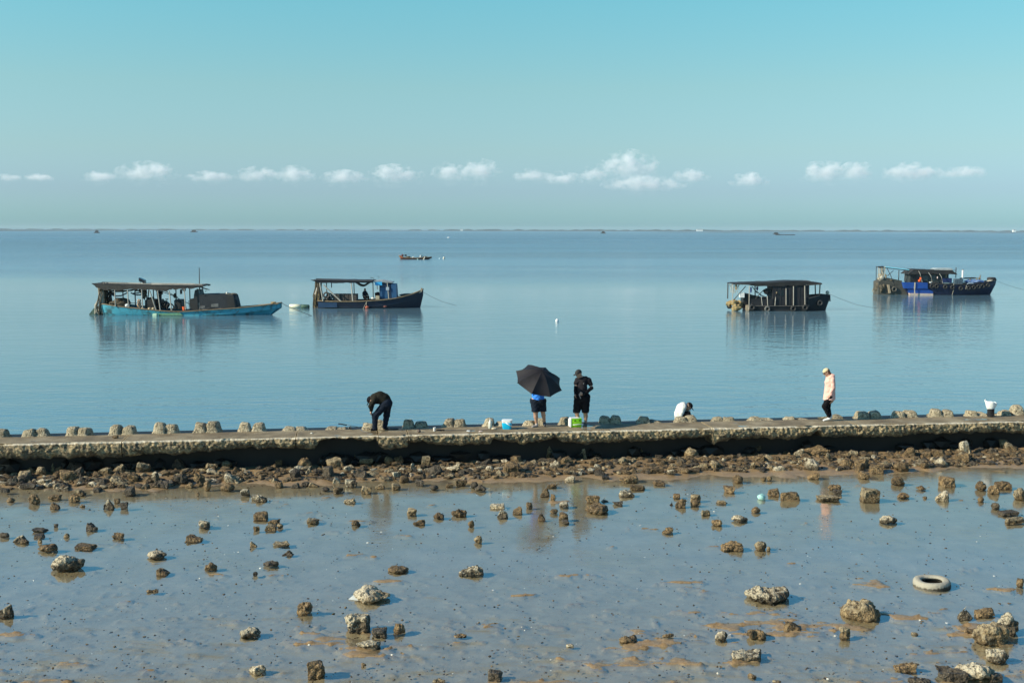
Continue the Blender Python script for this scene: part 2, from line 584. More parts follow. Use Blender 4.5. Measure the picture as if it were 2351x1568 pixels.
def mud_material():
    m, nt, b, out = new_mat('wet mud')
    L = nt.links.new
    geo = nd(nt, 'ShaderNodeNewGeometry')
    n1 = nd(nt, 'ShaderNodeTexNoise'); n1.inputs['Scale'].default_value = 1.6; n1.inputs['Detail'].default_value = 8; n1.inputs['Roughness'].default_value = .7
    L(geo.outputs['Position'], n1.inputs['Vector'])
    n2 = nd(nt, 'ShaderNodeTexNoise'); n2.inputs['Scale'].default_value = 22; n2.inputs['Detail'].default_value = 6; n2.inputs['Roughness'].default_value = .7
    L(geo.outputs['Position'], n2.inputs['Vector'])
    mx = nd(nt, 'ShaderNodeMix', data_type='RGBA')
    mx.inputs['Factor'].default_value = .5
    L(ramp(nt, n1.outputs['Fac'], [(.35, (.20, .125, .058)), (.65, (.29, .190, .098))]), mx.inputs['A'])
    L(ramp(nt, n2.outputs['Fac'], [(.38, (.17, .112, .052)), (.62, (.40, .275, .150))]), mx.inputs['B'])
    # pale grey silt lies under the water, browner mud stands above it
    sz = nd(nt, 'ShaderNodeSeparateXYZ'); L(geo.outputs['Position'], sz.inputs[0])
    zr = nd(nt, 'ShaderNodeMapRange'); zr.inputs['From Min'].default_value = -.03; zr.inputs['From Max'].default_value = .012
    L(sz.outputs['Z'], zr.inputs['Value'])
    ms = nd(nt, 'ShaderNodeMix', data_type='RGBA'); L(zr.outputs['Result'], ms.inputs['Factor'])
    L(ramp(nt, n1.outputs['Fac'], [(.35, (.27, .212, .110)), (.65, (.365, .305, .185))]), ms.inputs['A']); L(mx.outputs['Result'], ms.inputs['B'])
    L(ms.outputs['Result'], b.inputs['Base Color'])
    b.inputs['Roughness'].default_value = .42
    b.inputs['IOR'].default_value = 1.4
    bp = nd(nt, 'ShaderNodeBump'); bp.inputs['Strength'].default_value = .5; bp.inputs['Distance'].default_value = .02
    L(n2.outputs['Fac'], bp.inputs['Height']); L(bp.outputs['Normal'], b.inputs['Normal'])
    return m
xs = np.arange(-24, 24.01, .05)
ys = np.concatenate([np.arange(8.0, 22, .045), np.arange(22, 39.0, .07)])
X, Y = np.meshgrid(xs, ys)
MUD = mud_height(X, Y)
mudflat = grid_mesh('mudflat_ground', X, Y, MUD, mud_material(), True, kind='structure')

def film_material():
    """a skin of still water: clear, with the mirror of its surface on top"""
    m = bpy.data.materials.new('water film')
    m.use_nodes = True
    nt = m.node_tree
    nt.nodes.clear()
    L = nt.links.new
    out = nd(nt, 'ShaderNodeOutputMaterial')
    mixs = nd(nt, 'ShaderNodeMixShader')
    tr = nd(nt, 'ShaderNodeBsdfTransparent'); tr.inputs['Color'].default_value = (.93, .93, .92, 1)
    gl = nd(nt, 'ShaderNodeBsdfGlossy'); gl.inputs['Roughness'].default_value = .035
    fr = nd(nt, 'ShaderNodeFresnel'); 
    bf = nd(nt, 'ShaderNodeNewGeometry')
    io = nd(nt, 'ShaderNodeMapRange'); io.inputs['To Min'].default_value = 2.4; io.inputs['To Max'].default_value = 1 / 2.4   # same mirror from either side of the skin
    L(bf.outputs['Backfacing'], io.inputs['Value']); L(io.outputs['Result'], fr.inputs['IOR'])
    geo = nd(nt, 'ShaderNodeNewGeometry')
    mp = nd(nt, 'ShaderNodeMapping'); mp.inputs['Scale'].default_value = (.8, 1.6, 1)
    L(geo.outputs['Position'], mp.inputs['Vector'])
    n1 = nd(nt, 'ShaderNodeTexNoise'); n1.inputs['Scale'].default_value = 5; n1.inputs['Detail'].default_value = 4; n1.inputs['Roughness'].default_value = .6
    L(mp.outputs['Vector'], n1.inputs['Vector'])
    n2 = nd(nt, 'ShaderNodeTexNoise'); n2.inputs['Scale'].default_value = .5; n2.inputs['Detail'].default_value = 2
    L(geo.outputs['Position'], n2.inputs['Vector'])
    st = nd(nt, 'ShaderNodeMapRange'); st.inputs['From Min'].default_value = .4; st.inputs['From Max'].default_value = .65; st.inputs['To Min'].default_value = .15; st.inputs['To Max'].default_value = .8
    L(n2.outputs['Fac'], st.inputs['Value'])
    bp = nd(nt, 'ShaderNodeBump'); bp.inputs['Distance'].default_value = .009
    L(st.outputs['Result'], bp.inputs['Strength'])
    L(n1.outputs['Fac'], bp.inputs['Height'])
    L(bp.outputs['Normal'], gl.inputs['Normal'])
    # patches where the skin has drained off and the mud only glistens, more of them near the viewer
    mpd = nd(nt, 'ShaderNodeMapping'); mpd.inputs['Scale'].default_value = (.55, 1.5, 1); L(geo.outputs['Position'], mpd.inputs['Vector'])
    n3 = nd(nt, 'ShaderNodeTexNoise'); n3.inputs['Scale'].default_value = 1.7; n3.inputs['Detail'].default_value = 9; n3.inputs['Roughness'].default_value = .68
    L(mpd.outputs['Vector'], n3.inputs['Vector'])
    sy = nd(nt, 'ShaderNodeSeparateXYZ'); L(geo.outputs['Position'], sy.inputs[0])
    ny = nd(nt, 'ShaderNodeMapRange'); ny.inputs['From Min'].default_value = 15; ny.inputs['From Max'].default_value = 25; ny.inputs['To Min'].default_value = .10; ny.inputs['To Max'].default_value = -.22; L(sy.outputs['Y'], ny.inputs['Value'])
    ad = nd(nt, 'ShaderNodeMath', operation='ADD'); L(n3.outputs['Fac'], ad.inputs[0]); L(ny.outputs['Result'], ad.inputs[1])
    dr = nd(nt, 'ShaderNodeMapRange'); dr.inputs['From Min'].default_value = .52; dr.inputs['From Max'].default_value = .66; dr.inputs['To Min'].default_value = 1.0; dr.inputs['To Max'].default_value = .42; L(ad.outputs[0], dr.inputs['Value'])
    fm2 = nd(nt, 'ShaderNodeMath', operation='MULTIPLY'); L(fr.outputs[0], fm2.inputs[0]); L(dr.outputs['Result'], fm2.inputs[1])
    L(fm2.outputs[0], mixs.inputs[0]); L(tr.outputs[0], mixs.inputs[1]); L(gl.outputs[0], mixs.inputs[2])
    L(mixs.outputs[0], out.inputs['Surface'])
    return m
fy = [wall_pt(-11, -.35, 0), wall_pt(WLEN + 11, -.35, 0)]
film = obj('shallow_water', [(-24, 8.0, 0), (24, 8.0, 0), (fy[1].x, fy[1].y, 0), (fy[0].x, fy[0].y, 0)], [(0, 1, 2, 3)], film_material())
tag(film, kind='structure')

# ------------------------------------------------------------------ sea wall
def concrete_material():
    m, nt, b, out = new_mat('weathered concrete')
    L = nt.links.new
    geo = nd(nt, 'ShaderNodeNewGeometry')
    tc = nd(nt, 'ShaderNodeTexCoord')
    def nz(sc, det=6, ro=.65):
        n = nd(nt, 'ShaderNodeTexNoise'); n.inputs['Scale'].default_value = sc; n.inputs['Detail'].default_value = det; n.inputs['Roughness'].default_value = ro
        L(geo.outputs['Position'], n.inputs['Vector']); return n.outputs['Fac']
    # worn top
    top = ramp(nt, nz(1.3), [(.33, (.12, .085, .044)), (.5, (.21, .158, .088)), (.68, (.33, .265, .165))])
    # oyster and barnacle crust on the face
    vo = nd(nt, 'ShaderNodeTexVoronoi'); vo.inputs['Scale'].default_value = 17
    L(geo.outputs['Position'], vo.inputs['Vector'])
    f1 = ramp(nt, vo.outputs['Distance'], [(.10, (.60, .46, .25)), (.36, (.29, .205, .10)), (.6, (.05, .04, .026))])
    f2 = ramp(nt, nz(6), [(.40, (.06, .047, .03)), (.60, (.54, .41, .22))])
    fm = nd(nt, 'ShaderNodeMix', data_type='RGBA'); fm.inputs['Factor'].default_value = .5
    L(f1, fm.inputs['A']); L(f2, fm.inputs['B'])
    at = nd(nt, 'ShaderNodeAttribute'); at.attribute_name = 'crust'
    mx = nd(nt, 'ShaderNodeMix', data_type='RGBA')
    n9 = nz(9, 4)
    a1 = nd(nt, 'ShaderNodeMath', operation='MULTIPLY_ADD'); L(n9, a1.inputs[0]); a1.inputs[1].default_value = .7; a1.inputs[2].default_value = -.35
    a2 = nd(nt, 'ShaderNodeMath', operation='ADD', use_clamp=True); L(a1.outputs[0], a2.inputs[0]); L(at.outputs['Fac'], a2.inputs[1])
    mr = nd(nt, 'ShaderNodeMapRange'); mr.inputs['From Min'].default_value = .42; mr.inputs['From Max'].default_value = .58; L(a2.outputs[0], mr.inputs['Value'])
    L(mr.outputs['Result'], mx.inputs['Factor']); L(top, mx.inputs['A'])
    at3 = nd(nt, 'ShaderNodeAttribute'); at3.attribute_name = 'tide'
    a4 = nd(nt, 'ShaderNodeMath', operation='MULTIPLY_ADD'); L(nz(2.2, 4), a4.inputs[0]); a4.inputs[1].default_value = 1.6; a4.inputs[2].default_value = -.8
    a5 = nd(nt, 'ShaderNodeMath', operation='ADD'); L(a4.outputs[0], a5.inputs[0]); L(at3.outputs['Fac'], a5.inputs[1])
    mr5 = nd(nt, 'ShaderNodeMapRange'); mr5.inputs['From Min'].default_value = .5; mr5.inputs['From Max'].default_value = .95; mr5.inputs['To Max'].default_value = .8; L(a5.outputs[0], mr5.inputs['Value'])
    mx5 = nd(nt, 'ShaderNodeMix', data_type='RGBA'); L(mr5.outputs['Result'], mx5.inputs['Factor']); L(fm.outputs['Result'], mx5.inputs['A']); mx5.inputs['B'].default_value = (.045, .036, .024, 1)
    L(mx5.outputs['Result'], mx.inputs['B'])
    # clean broken edge of pale concrete along the lip
    at2 = nd(nt, 'ShaderNodeAttribute'); at2.attribute_name = 'lip'
    a3 = nd(nt, 'ShaderNodeMath', operation='ADD'); L(a1.outputs[0], a3.inputs[0]); L(at2.outputs['Fac'], a3.inputs[1])
    mr2 = nd(nt, 'ShaderNodeMapRange'); mr2.inputs['From Min'].default_value = .5; mr2.inputs['From Max'].default_value = .7; L(a3.outputs[0], mr2.inputs['Value'])
    mx2 = nd(nt, 'ShaderNodeMix', data_type='RGBA'); L(mr2.outputs['Result'], mx2.inputs['Factor']); L(mx.outputs['Result'], mx2.inputs['A']); mx2.inputs['B'].default_value = (.56, .49, .36, 1)
    L(mx2.outputs['Result'], b.inputs['Base Color'])
    # puddles on the top
    pd = nz(.55, 3)
    pr = nd(nt, 'ShaderNodeMapRange'); pr.inputs['From Min'].default_value = .60; pr.inputs['From Max'].default_value = .63; L(pd, pr.inputs['Value'])
    sx = nd(nt, 'ShaderNodeSeparateXYZ'); L(geo.outputs['True Normal'], sx.inputs[0])
    up = nd(nt, 'ShaderNodeMath', operation='GREATER_THAN'); up.inputs[1].default_value = .9; L(sx.outputs['Z'], up.inputs[0])
    pm = nd(nt, 'ShaderNodeMath', operation='MULTIPLY'); L(pr.outputs['Result'], pm.inputs[0]); L(up.outputs[0], pm.inputs[1])
    rr = nd(nt, 'ShaderNodeMapRange'); rr.inputs['To Min'].default_value = .8; rr.inputs['To Max'].default_value = .08; L(pm.outputs[0], rr.inputs['Value'])
    L(rr.outputs['Result'], b.inputs['Roughness'])
    bp = nd(nt, 'ShaderNodeBump'); bp.inputs['Strength'].default_value = .7; bp.inputs['Distance'].default_value = .03
    bi = nd(nt, 'ShaderNodeMath', operation='SUBTRACT'); bi.inputs[0].default_value = 1; L(pm.outputs[0], bi.inputs[1])
    bs = nd(nt, 'ShaderNodeMath', operation='MULTIPLY'); L(bi.outputs[0], bs.inputs[0]); L(nz(26, 4), bs.inputs[1])
    L(bs.outputs[0], bp.inputs['Height']); L(bp.outputs['Normal'], b.inputs['Normal'])
    return m
conc_m = concrete_material()

# thickness of the crusted face (pixels), broken notches included
THK = [(-80, 32), (0, 31), (150, 32), (275, 33), (282, 31), (400, 30), (500, 26), (575, 18), (588, 22), (600, 23), (676, 23), (682, 25), (722, 24), (733, 8), (760, 3), (800, 4),
       (815, 7), (850, 13), (862, 6), (870, 24), (880, 29), (934, 29), (942, 15), (970, 13), (985, 22), (1000, 25), (1110, 23), (1126, 22), (1132, 12), (1180, 20), (1200, 26), (1240, 24),
       (1277, 15), (1285, 24), (1320, 23), (1330, 28), (1400, 28), (1500, 25), (1540, 22), (1600, 20), (1632, 18), (1640, 36), (1655, 34), (1680, 26), (1764, 25), (1770, 30), (1815, 29),
       (1850, 23), (1878, 15), (1890, 28), (1960, 29), (1968, 28), (2080, 27), (2160, 24), (2300, 25), (2351, 27), (2440, 27)]
tx = np.array([s_of_px(a) for a, b in THK]); tv = np.array([b * .0124 for a, b in THK])
wall = empty('sea_wall', wall_pt(WLEN / 2, .8, 0))
tag(wall, 'long low concrete sea wall with a crusted broken front edge, where the people stand', 'sea wall')
wl = np.array(wall.location)
bounds = [-110, 279, 679, 868, 937, 1636, 1968, 2470]
WIDTH = 1.15
for bi_ in range(len(bounds) - 1):
    s0 = s_of_px(bounds[bi_]) + (.012 if bi_ else 0); s1 = s_of_px(bounds[bi_ + 1]) - .012
    ns = int((s1 - s0) / .028)
    S = np.linspace(s0, s1, ns)
    th = np.interp(S, tx, tv)
    p1 = np.stack([S, np.zeros(ns), np.zeros(ns)], -1)
    th = th * (1 + .12 * fbm(p1 * 5, 3, 4)) + .012 * fbm(p1 * 14, 2, 8)
    th = np.clip(th, .05, 1)
    rows = []          # (back, z, crust, lip)
    ntop, nface, nund = 22, 17, 5
    tilt = .006 * (bi_ % 3 - 1)
    for k in range(ntop):
        f = 1 - k / (ntop - 1)
        bk = .02 + (WIDTH - .02) * f ** 1.4
        rows.append((np.full(ns, bk), np.full(ns, WALL_Z + tilt * f), 0.0, .72 if k >= ntop - 2 else (.35 if k == ntop - 3 else .03)))
    notch = np.clip((.20 - th) / .15, 0, 1)
    for k in range(nface):
        f = (k + .6) / (nface - .4)
        bk = -.03 - .05 * math.sin(f * math.pi * .8) + .10 * f ** 3
        rows.append((np.full(ns, bk) + notch * f * .05, WALL_Z - .012 - th * f, .25 if f < .1 else 1.0, .66 if f < .09 else (.40 if f < .15 else 0)))
    for k in range(1, nund + 1):
        f = k / nund
        rows.append((np.full(ns, .07 + .75 * f), WALL_Z - th - .02 * f, 1.0, 0))
    n = len(rows)
    B = np.stack([r[0] for r in rows]); Z = np.stack([r[1] for r in rows]); SS = np.tile(S, (n, 1))
    face = np.zeros((n, 1)); face[ntop:ntop + nface] = 1; face[ntop + nface:] = .6
    q = np.stack([SS, B, Z], -1).reshape(-1, 3)
    rough = fbm(q * 14, 4, 15, .7).reshape(n, ns)
    big = fbm(q * 1.7, 2, 19).reshape(n, ns)
    B = B - face * (.034 * rough + .035 * big)
    Z = Z + face * .018 * fbm(q * 11 + 4, 3, 25).reshape(n, ns) + (1 - face) * .006 * fbm(q * 3, 3, 29).reshape(n, ns)
    lipn = .10 * np.clip(fbm(p1 * 2.2 + bi_, 5, 51, .6), -.15, 1)
    Z[ntop - 2:ntop] -= .05 * np.clip(fbm(p1 * 1.9 + 7 + bi_, 4, 53, .6) - .25, 0, 1)[None, :]
    B[ntop - 3:ntop] += lipn[None, :] * np.array([[.4], [.8], [1.0]])
    XX = WA.x + WT.x * SS - WN.x * B - wl[0]
    YY = WA.y + WT.y * SS - WN.y * B - wl[1]
    o = grid_mesh('cap_slab', XX, YY, Z, conc_m, True, parent=wall)
    at = o.data.attributes.new('crust', 'FLOAT', 'POINT'); at.data.foreach_set('value', np.repeat([r[2] for r in rows], ns).astype(np.float32))
    at = o.data.attributes.new('lip', 'FLOAT', 'POINT'); at.data.foreach_set('value', np.repeat([r[3] for r in rows], ns).astype(np.float32))
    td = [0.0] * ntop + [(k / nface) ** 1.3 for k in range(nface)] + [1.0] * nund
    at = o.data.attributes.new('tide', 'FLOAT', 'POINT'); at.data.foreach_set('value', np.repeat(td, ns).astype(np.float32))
    # end caps
    bm = bmesh.new(); bm.from_mesh(o.data); bm.verts.ensure_lookup_table()
    for j in (0, ns - 1):
        try: bm.faces.new([bm.verts[i * ns + j] for i in range(n)])
        except ValueError: pass
    bm.to_mesh(o.data); bm.free()
fm_ = mat('wet shade-black footing', (.006, .005, .004), (.012, .010, .008), 3, .6)  # near-black puts the hollow's deep shade into the wet footing's colour
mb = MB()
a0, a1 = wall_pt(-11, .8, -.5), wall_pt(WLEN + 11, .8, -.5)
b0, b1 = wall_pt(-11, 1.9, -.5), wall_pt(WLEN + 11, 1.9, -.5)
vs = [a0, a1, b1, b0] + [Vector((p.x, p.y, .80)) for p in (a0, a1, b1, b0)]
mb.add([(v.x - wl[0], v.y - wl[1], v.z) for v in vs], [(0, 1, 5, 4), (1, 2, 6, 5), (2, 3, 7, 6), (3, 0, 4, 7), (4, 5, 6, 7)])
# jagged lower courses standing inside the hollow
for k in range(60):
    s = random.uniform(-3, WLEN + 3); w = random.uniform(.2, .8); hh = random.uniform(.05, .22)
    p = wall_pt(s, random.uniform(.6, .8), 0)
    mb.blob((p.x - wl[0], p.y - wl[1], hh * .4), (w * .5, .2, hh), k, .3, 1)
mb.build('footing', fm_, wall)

# ------------------------------------------------------------------ wave-breaking blocks behind the wall
block_m = rock_mat('block concrete', (.47, .395, .265), (.28, .225, .14), (.55, .50, .39), cap=0, barn=.35, rough=.85)
def hump(mb, cx, cy, z0, z1, w, d, seed):
    lean = random.uniform(-.08, .08); n = 20; rings = [(-.6, 1.34), (0, 1.28), (.10, 1.15), (.25, 1.06), (.5, .98), (.76, .88), (.9, .74), (.97, .55), (1.0, .28)]
    vs, fs = [], []
    for f, k in rings:
        for i in range(n):
            t = 2 * math.pi * i / n
            c, s = math.cos(t), math.sin(t)
            e = .45
            x = math.copysign(abs(c) ** e, c) * w / 2 * k + (z1 - z0) * f * lean
            y = math.copysign(abs(s) ** e, s) * d / 2 * k
            vs.append((cx + x, cy + y, z0 + (z1 - z0) * f))
    for r in range(len(rings) - 1):
        for i in range(n):
            j = (i + 1) % n
            fs.append((r * n + i, r * n + j, (r + 1) * n + j, (r + 1) * n + i))
    fs.append(tuple((len(rings) - 1) * n + i for i in range(n)))
    q = np.array(vs)
    q = q + .030 * np.stack([fbm(q * 5 + seed, 3, 1), fbm(q * 5 + seed, 3, 2), fbm(q * 5 + seed, 3, 3)], -1)
    mb.add(q.tolist(), fs)
def back_pt(px, py, back):
    """the point of the upright plane BACK metres behind the lip that shows at this pixel"""
    d = ray(px, py)
    base = wall_pt(0, back, 0)
    t = (base - CAM).dot(WN) / d.dot(WN)
    return CAM + d * t
BLOCKS = [
 ([(3, 986), (-24, 987)], 'at the left end of the wall'),
 ([(71, 986), (97, 986)], None), ([(168, 981), (196, 981)], None), ([(266, 977), (295, 977)], None), ([(365, 972), (392, 973)], None), ([(464, 970), (492, 968)], None),
 ([(562, 971), (593, 972)], None), ([(663, 982), (689, 981)], None), ([(765, 979), (786, 981)], None), ([(846, 972), (875, 966)], None),
 ([(937, 963), (966, 968)], None), ([(1029, 963), (1055, 962)], None), ([(1121, 961), (1150, 968)], None), ([(1217, 966), (1241, 962)], None),
 ([(1298, 958), (1322, 960)], None), ([(1387, 956), (1411, 955)], None), ([(1476, 957), (1503, 964)], None), ([(1565, 957), (1588, 954)], None),
 ([(1650, 957), (1672, 958)], None), ([(1733, 957), (1757, 966)], None), ([(1814, 957), (1839, 963)], None), ([(1895, 965), (1922, 953)], None),
 ([(1980, 944), (2007, 945)], None), ([(2064, 943), (2090, 944)], None), ([(2147, 941), (2172, 941)], None), ([(2229, 942), (2250, 947)], None),
 ([(2305, 941), (2335, 932)], None)]
BLOCK_WORDS = ['at the left end of the wall, cut by the picture edge', 'second from the left end of the wall', 'third from the left end of the wall', 'behind the crack at the left of the wall',
 'fifth from the left end of the wall', 'sixth from the left end of the wall', 'tall one halfway between the left end and the bending person', 'low worn pair, next left of the rod tip',
 'low one under the fishing rod handle', 'behind the legs of the bending person', 'in the shadow of the bending person', 'tall pair left of the white bottle',
 'behind the white bottle', 'low brown one behind the person under the umbrella', 'behind the green cooler', 'dark pair in shadow just right of the man',
 'dark uneven pair in shadow left of the crouching person', 'in front of the crouching person', 'low pair next right of the crouching person', 'low single hump midway between crouching person and woman in pink',
 'flat worn one just left of the woman in pink', 'at the heels of the woman in pink', 'first tall pair right of the woman in pink', 'second tall pair right of the woman in pink',
 'third tall pair right of the woman in pink', 'uneven pair just left of the black bucket', 'last one at the right end, right of the black bucket']
for i, ((h1, h2), _) in enumerate(BLOCKS):
    BK = WIDTH + .22
    pa, pb = back_pt(h1[0], h1[1], BK), back_pt(h2[0], h2[1], BK)
    c = (pa + pb) / 2
    mb = MB()
    lo_ = .30
    for k, p in enumerate((pa, pb)):
        hump(mb, p.x - c.x, p.y - c.y, .83 - .3, p.z - .3 + .01, .335 * random.uniform(.92, 1.06), .42 * random.uniform(.9, 1.1), i * 2.3 + k)
    mb.blob((0, .15, -.15), (.62, .55, .34), i, .08, 2)
    mb.blob((0, 1.0, -.55), (.42, .75, .38), i + 50, .08, 2)
    o = mb.build('armour_block', block_m, None, True, (c.x, c.y, .3))
    o.rotation_euler = (R(random.uniform(-4, 4)), R(random.uniform(-3, 3)), R(random.uniform(-9, 9)))
    set_smooth_angle(o, 50)
    tag(o, 'twin-humped concrete wave block, ' + BLOCK_WORDS[i], 'wave block', 'wave-breaking blocks behind the sea wall')

# ------------------------------------------------------------------ far shore
shore_m = mat('far shore', (.035, .055, .055), (.06, .075, .07), .02, .9)
tree_m = mat('far trees', (.02, .042, .042), (.04, .065, .06), .03, .9)
def ridge(name, y, x0, x1, hfun, depth, m, kind, step=12, z0=SEA_Z - .5):
    xs = np.arange(x0, x1, step)
    hs = hfun(xs)
    prof = [(0, 0), (.03, .75), (.2, 1), (.7, .9), (1, 0)]
    X = np.tile(xs, (len(prof), 1)); Yv = np.array([[y + depth * f] for f, g in prof]) + np.zeros_like(X)
    Z = np.array([[g] for f, g in prof]) * hs[None, :] + z0
    o = grid_mesh(name, X, Yv, Z, m, False, kind=kind)
    return o
n1d = lambda x, s, sd, oc=4: fbm(np.stack([x / s, np.zeros_like(x), np.zeros_like(x)], -1), oc, sd)
ridge('far_shore', 5200, -3800, 3800, lambda x: 1.2 + 2.0 + .8 * n1d(x, 300, 2), 500, shore_m, 'structure', 20)
ridge('far_tree_line', 5250, -3800, 3800, lambda x: np.clip(6.0 + 2.6 * n1d(x, 28, 5, 4) + np.where(x < -300, -1.2, 0.8), 1, 14), 120, tree_m, 'stuff', 10)
ridge('mud_bank', 3300, -2000, -250, lambda x: np.clip(1.4 + .9 * n1d(x, 200, 12), .05, 4), 60, shore_m, 'structure', 10)
ridge('mud_bank', 3100, 150, 1500, lambda x: np.clip(.75 + 1.1 * n1d(x, 150, 14), .03, 3), 40, shore_m, 'structure', 10)

white_m = mat('white paint', (.78, .77, .72), (.66, .65, .60), 4, .6)
def far_house(px, w, h, label, cat='building'):
    p = at_depth(px, 529.5, 5100)
    e = empty('far_building', (p.x, p.y, 1.0)); tag(e, label, cat)
    MB().box((-w / 2, 0, 0), (w / 2, 14, h), .2).build('wall', white_m, e)
    MB().prism([(-w / 2 - 1, h), (w / 2 + 1, h), (w / 2 - 2, h + 2.2), (-w / 2 + 2, h + 2.2)], -1, 15).build('roof', mat('grey roof', (.45, .44, .42), None, 3, .7), e)
    return e
far_house(1607, 26, 7.5, 'bright white building on the far shore, the largest pale one along the horizon')
far_house(1060, 10, 6, 'small white building on the far shore, above and right of the red boat')
far_house(2330, 12, 8, 'pale building on the far shore at the right edge of the horizon')

raft_m = mat('dark raft wood', (.03, .03, .028), (.06, .055, .045), 2, .9)
def raft(px, py, w, h, label, hut=True):
    p = P(px, py, SEA_Z)
    e = empty('fishing_raft', (p.x, p.y, SEA_Z)); tag(e, label, 'raft', 'dark rafts near the horizon')
    MB().box((-w / 2, -1.5, -.3), (w / 2, 3, h * .3), .1).build('deck', raft_m, e)
    if hut:
        b = MB().box((-w * .3, -.8, h * .3), (w * .28, 2, h * .8), .05).build('hut', raft_m, e)
        MB().prism([(-w * .36, h * .8), (w * .34, h * .8), (0, h)], -1.1, 2.3).build('roof', raft_m, e)
raft(222, 535.5, 8, 4.4, 'small dark hut raft on the far water, leftmost along the horizon')
raft(445, 533.6, 14, 5, 'dark low raft near the horizon above the mast of the teal boat')
raft(1803, 540.3, 26, 3.2, 'long dark raft near the horizon above the dark houseboat', False)
raft(1782, 538.6, 10, 3.5, 'small dark raft just left of and behind the long dark raft')
raft(1385, 536.5, 10, 4, 'tiny dark raft near the horizon, left of the white building')

# ------------------------------------------------------------------ clouds
def cloud_material():
    m = bpy.data.materials.new('cloud vapour')
    m.use_nodes = True
    nt = m.node_tree
    nt.nodes.clear()
    L = nt.links.new
    out = nd(nt, 'ShaderNodeOutputMaterial')
    pv = nd(nt, 'ShaderNodeVolumePrincipled')
    pv.inputs['Color'].default_value = (1, 1, 1, 1)
    pv.inputs['Anisotropy'].default_value = 0
    tc = nd(nt, 'ShaderNodeTexCoord'); geo = nd(nt, 'ShaderNodeNewGeometry'); oi = nd(nt, 'ShaderNodeObjectInfo')
    ln = nd(nt, 'ShaderNodeVectorMath', operation='LENGTH'); L(tc.outputs['Object'], ln.inputs[0])
    fall = nd(nt, 'ShaderNodeMapRange'); fall.inputs['From Min'].default_value = 1.0; fall.inputs['From Max'].default_value = .1; fall.inputs['To Min'].default_value = 0; fall.inputs['To Max'].default_value = 1.0
    L(ln.outputs['Value'], fall.inputs['Value'])
    mp = nd(nt, 'ShaderNodeMapping'); mp.inputs['Scale'].default_value = (1 / 150, 1 / 150, 1 / 105)
    L(geo.outputs['Position'], mp.inputs['Vector'])
    nz = nd(nt, 'ShaderNodeTexNoise'); nz.inputs['Scale'].default_value = 1.0; nz.inputs['Detail'].default_value = 6; nz.inputs['Roughness'].default_value = .58
    L(mp.outputs['Vector'], nz.inputs['Vector'])
    a = nd(nt, 'ShaderNodeMath', operation='MULTIPLY_ADD'); L(nz.outputs['Fac'], a.inputs[0]); a.inputs[1].default_value = 3.6; a.inputs[2].default_value = -2.05
    s = nd(nt, 'ShaderNodeMath', operation='ADD'); L(a.outputs[0], s.inputs[0]); L(fall.outputs['Result'], s.inputs[1])
    d = nd(nt, 'ShaderNodeMath', operation='MULTIPLY', use_clamp=False); 
    mx = nd(nt, 'ShaderNodeMath', operation='MAXIMUM'); L(s.outputs[0], mx.inputs[0]); mx.inputs[1].default_value = 0
    # denser aloft, dissolving into the haze below
    sx = nd(nt, 'ShaderNodeSeparateXYZ'); L(tc.outputs['Object'], sx.inputs[0])
    zr = nd(nt, 'ShaderNodeMapRange'); zr.inputs['From Min'].default_value = -.45; zr.inputs['From Max'].default_value = .4; zr.inputs['To Min'].default_value = .05; zr.inputs['To Max'].default_value = 1; L(sx.outputs['Z'], zr.inputs['Value'])
    L(mx.outputs[0], d.inputs[0]); L(zr.outputs['Result'], d.inputs[1])
    k = nd(nt, 'ShaderNodeMath', operation='MULTIPLY'); L(d.outputs[0], k.inputs[0]); k.inputs[1].default_value = CLOUD_DENSITY
    L(k.outputs[0], pv.inputs['Density'])
    L(pv.outputs[0], out.inputs['Volume'])
    return m
CLOUD_DENSITY = .010
cloud_m = cloud_material()
CL = [  # x0, x1, top, base, words
 (-6, 44, 398, 421, 'faint small cloud at the left edge of the sky'),
 (60, 120, 400, 420, 'tiny pale cloud near the left edge of the sky'),
 (194, 262, 395, 424, 'small low cloud just left of the pointed one above the teal boat'),
 (272, 402, 376, 425, 'pointed pale cloud in the sky above the teal boat mast'),
 (432, 530, 395, 424, 'thin long cloud right of the pointed one above the teal boat'),
 (545, 632, 387, 424, 'low cloud above the bow of the teal boat'),
 (634, 720, 385, 426, 'soft rounded cloud above the foam float between two boats'),
 (740, 836, 394, 428, 'faint flat cloud above the blue-cabin boat'),
 (850, 965, 383, 430, 'broad cloud above the small red boat'),
 (995, 1066, 378, 424, 'left half of the double cloud right of the red boat'),
 (1055, 1146, 371, 426, 'right half of the double cloud right of the red boat'),
 (1182, 1258, 389, 422, 'small cloud above the umbrella'),
 (1250, 1332, 398, 430, 'flat faint cloud between the umbrella and the man in the cap'),
 (1328, 1388, 386, 424, 'small cloud touching the left side of the largest cloud'),
 (1378, 1512, 354, 428, 'largest and tallest cloud, above and right of the man in the cap'),
 (1395, 1560, 405, 448, 'thin veil of cloud hanging below the largest cloud'),
 (1550, 1624, 390, 426, 'small cloud right of the largest cloud, above the crouching person'),
 (1680, 1760, 400, 435, 'very faint cloud above the dark houseboat'),
 (1838, 1945, 376, 428, 'wide cloud above the woman in pink'),
 (1930, 2002, 376, 422, 'bright cloud joined to the wide one above the woman in pink'),
 (2034, 2155, 378, 426, 'low cloud above the right blue boat'),
 (2160, 2258, 384, 416, 'thin flat cloud, last one on the right of the sky')]
CD = 15000.0
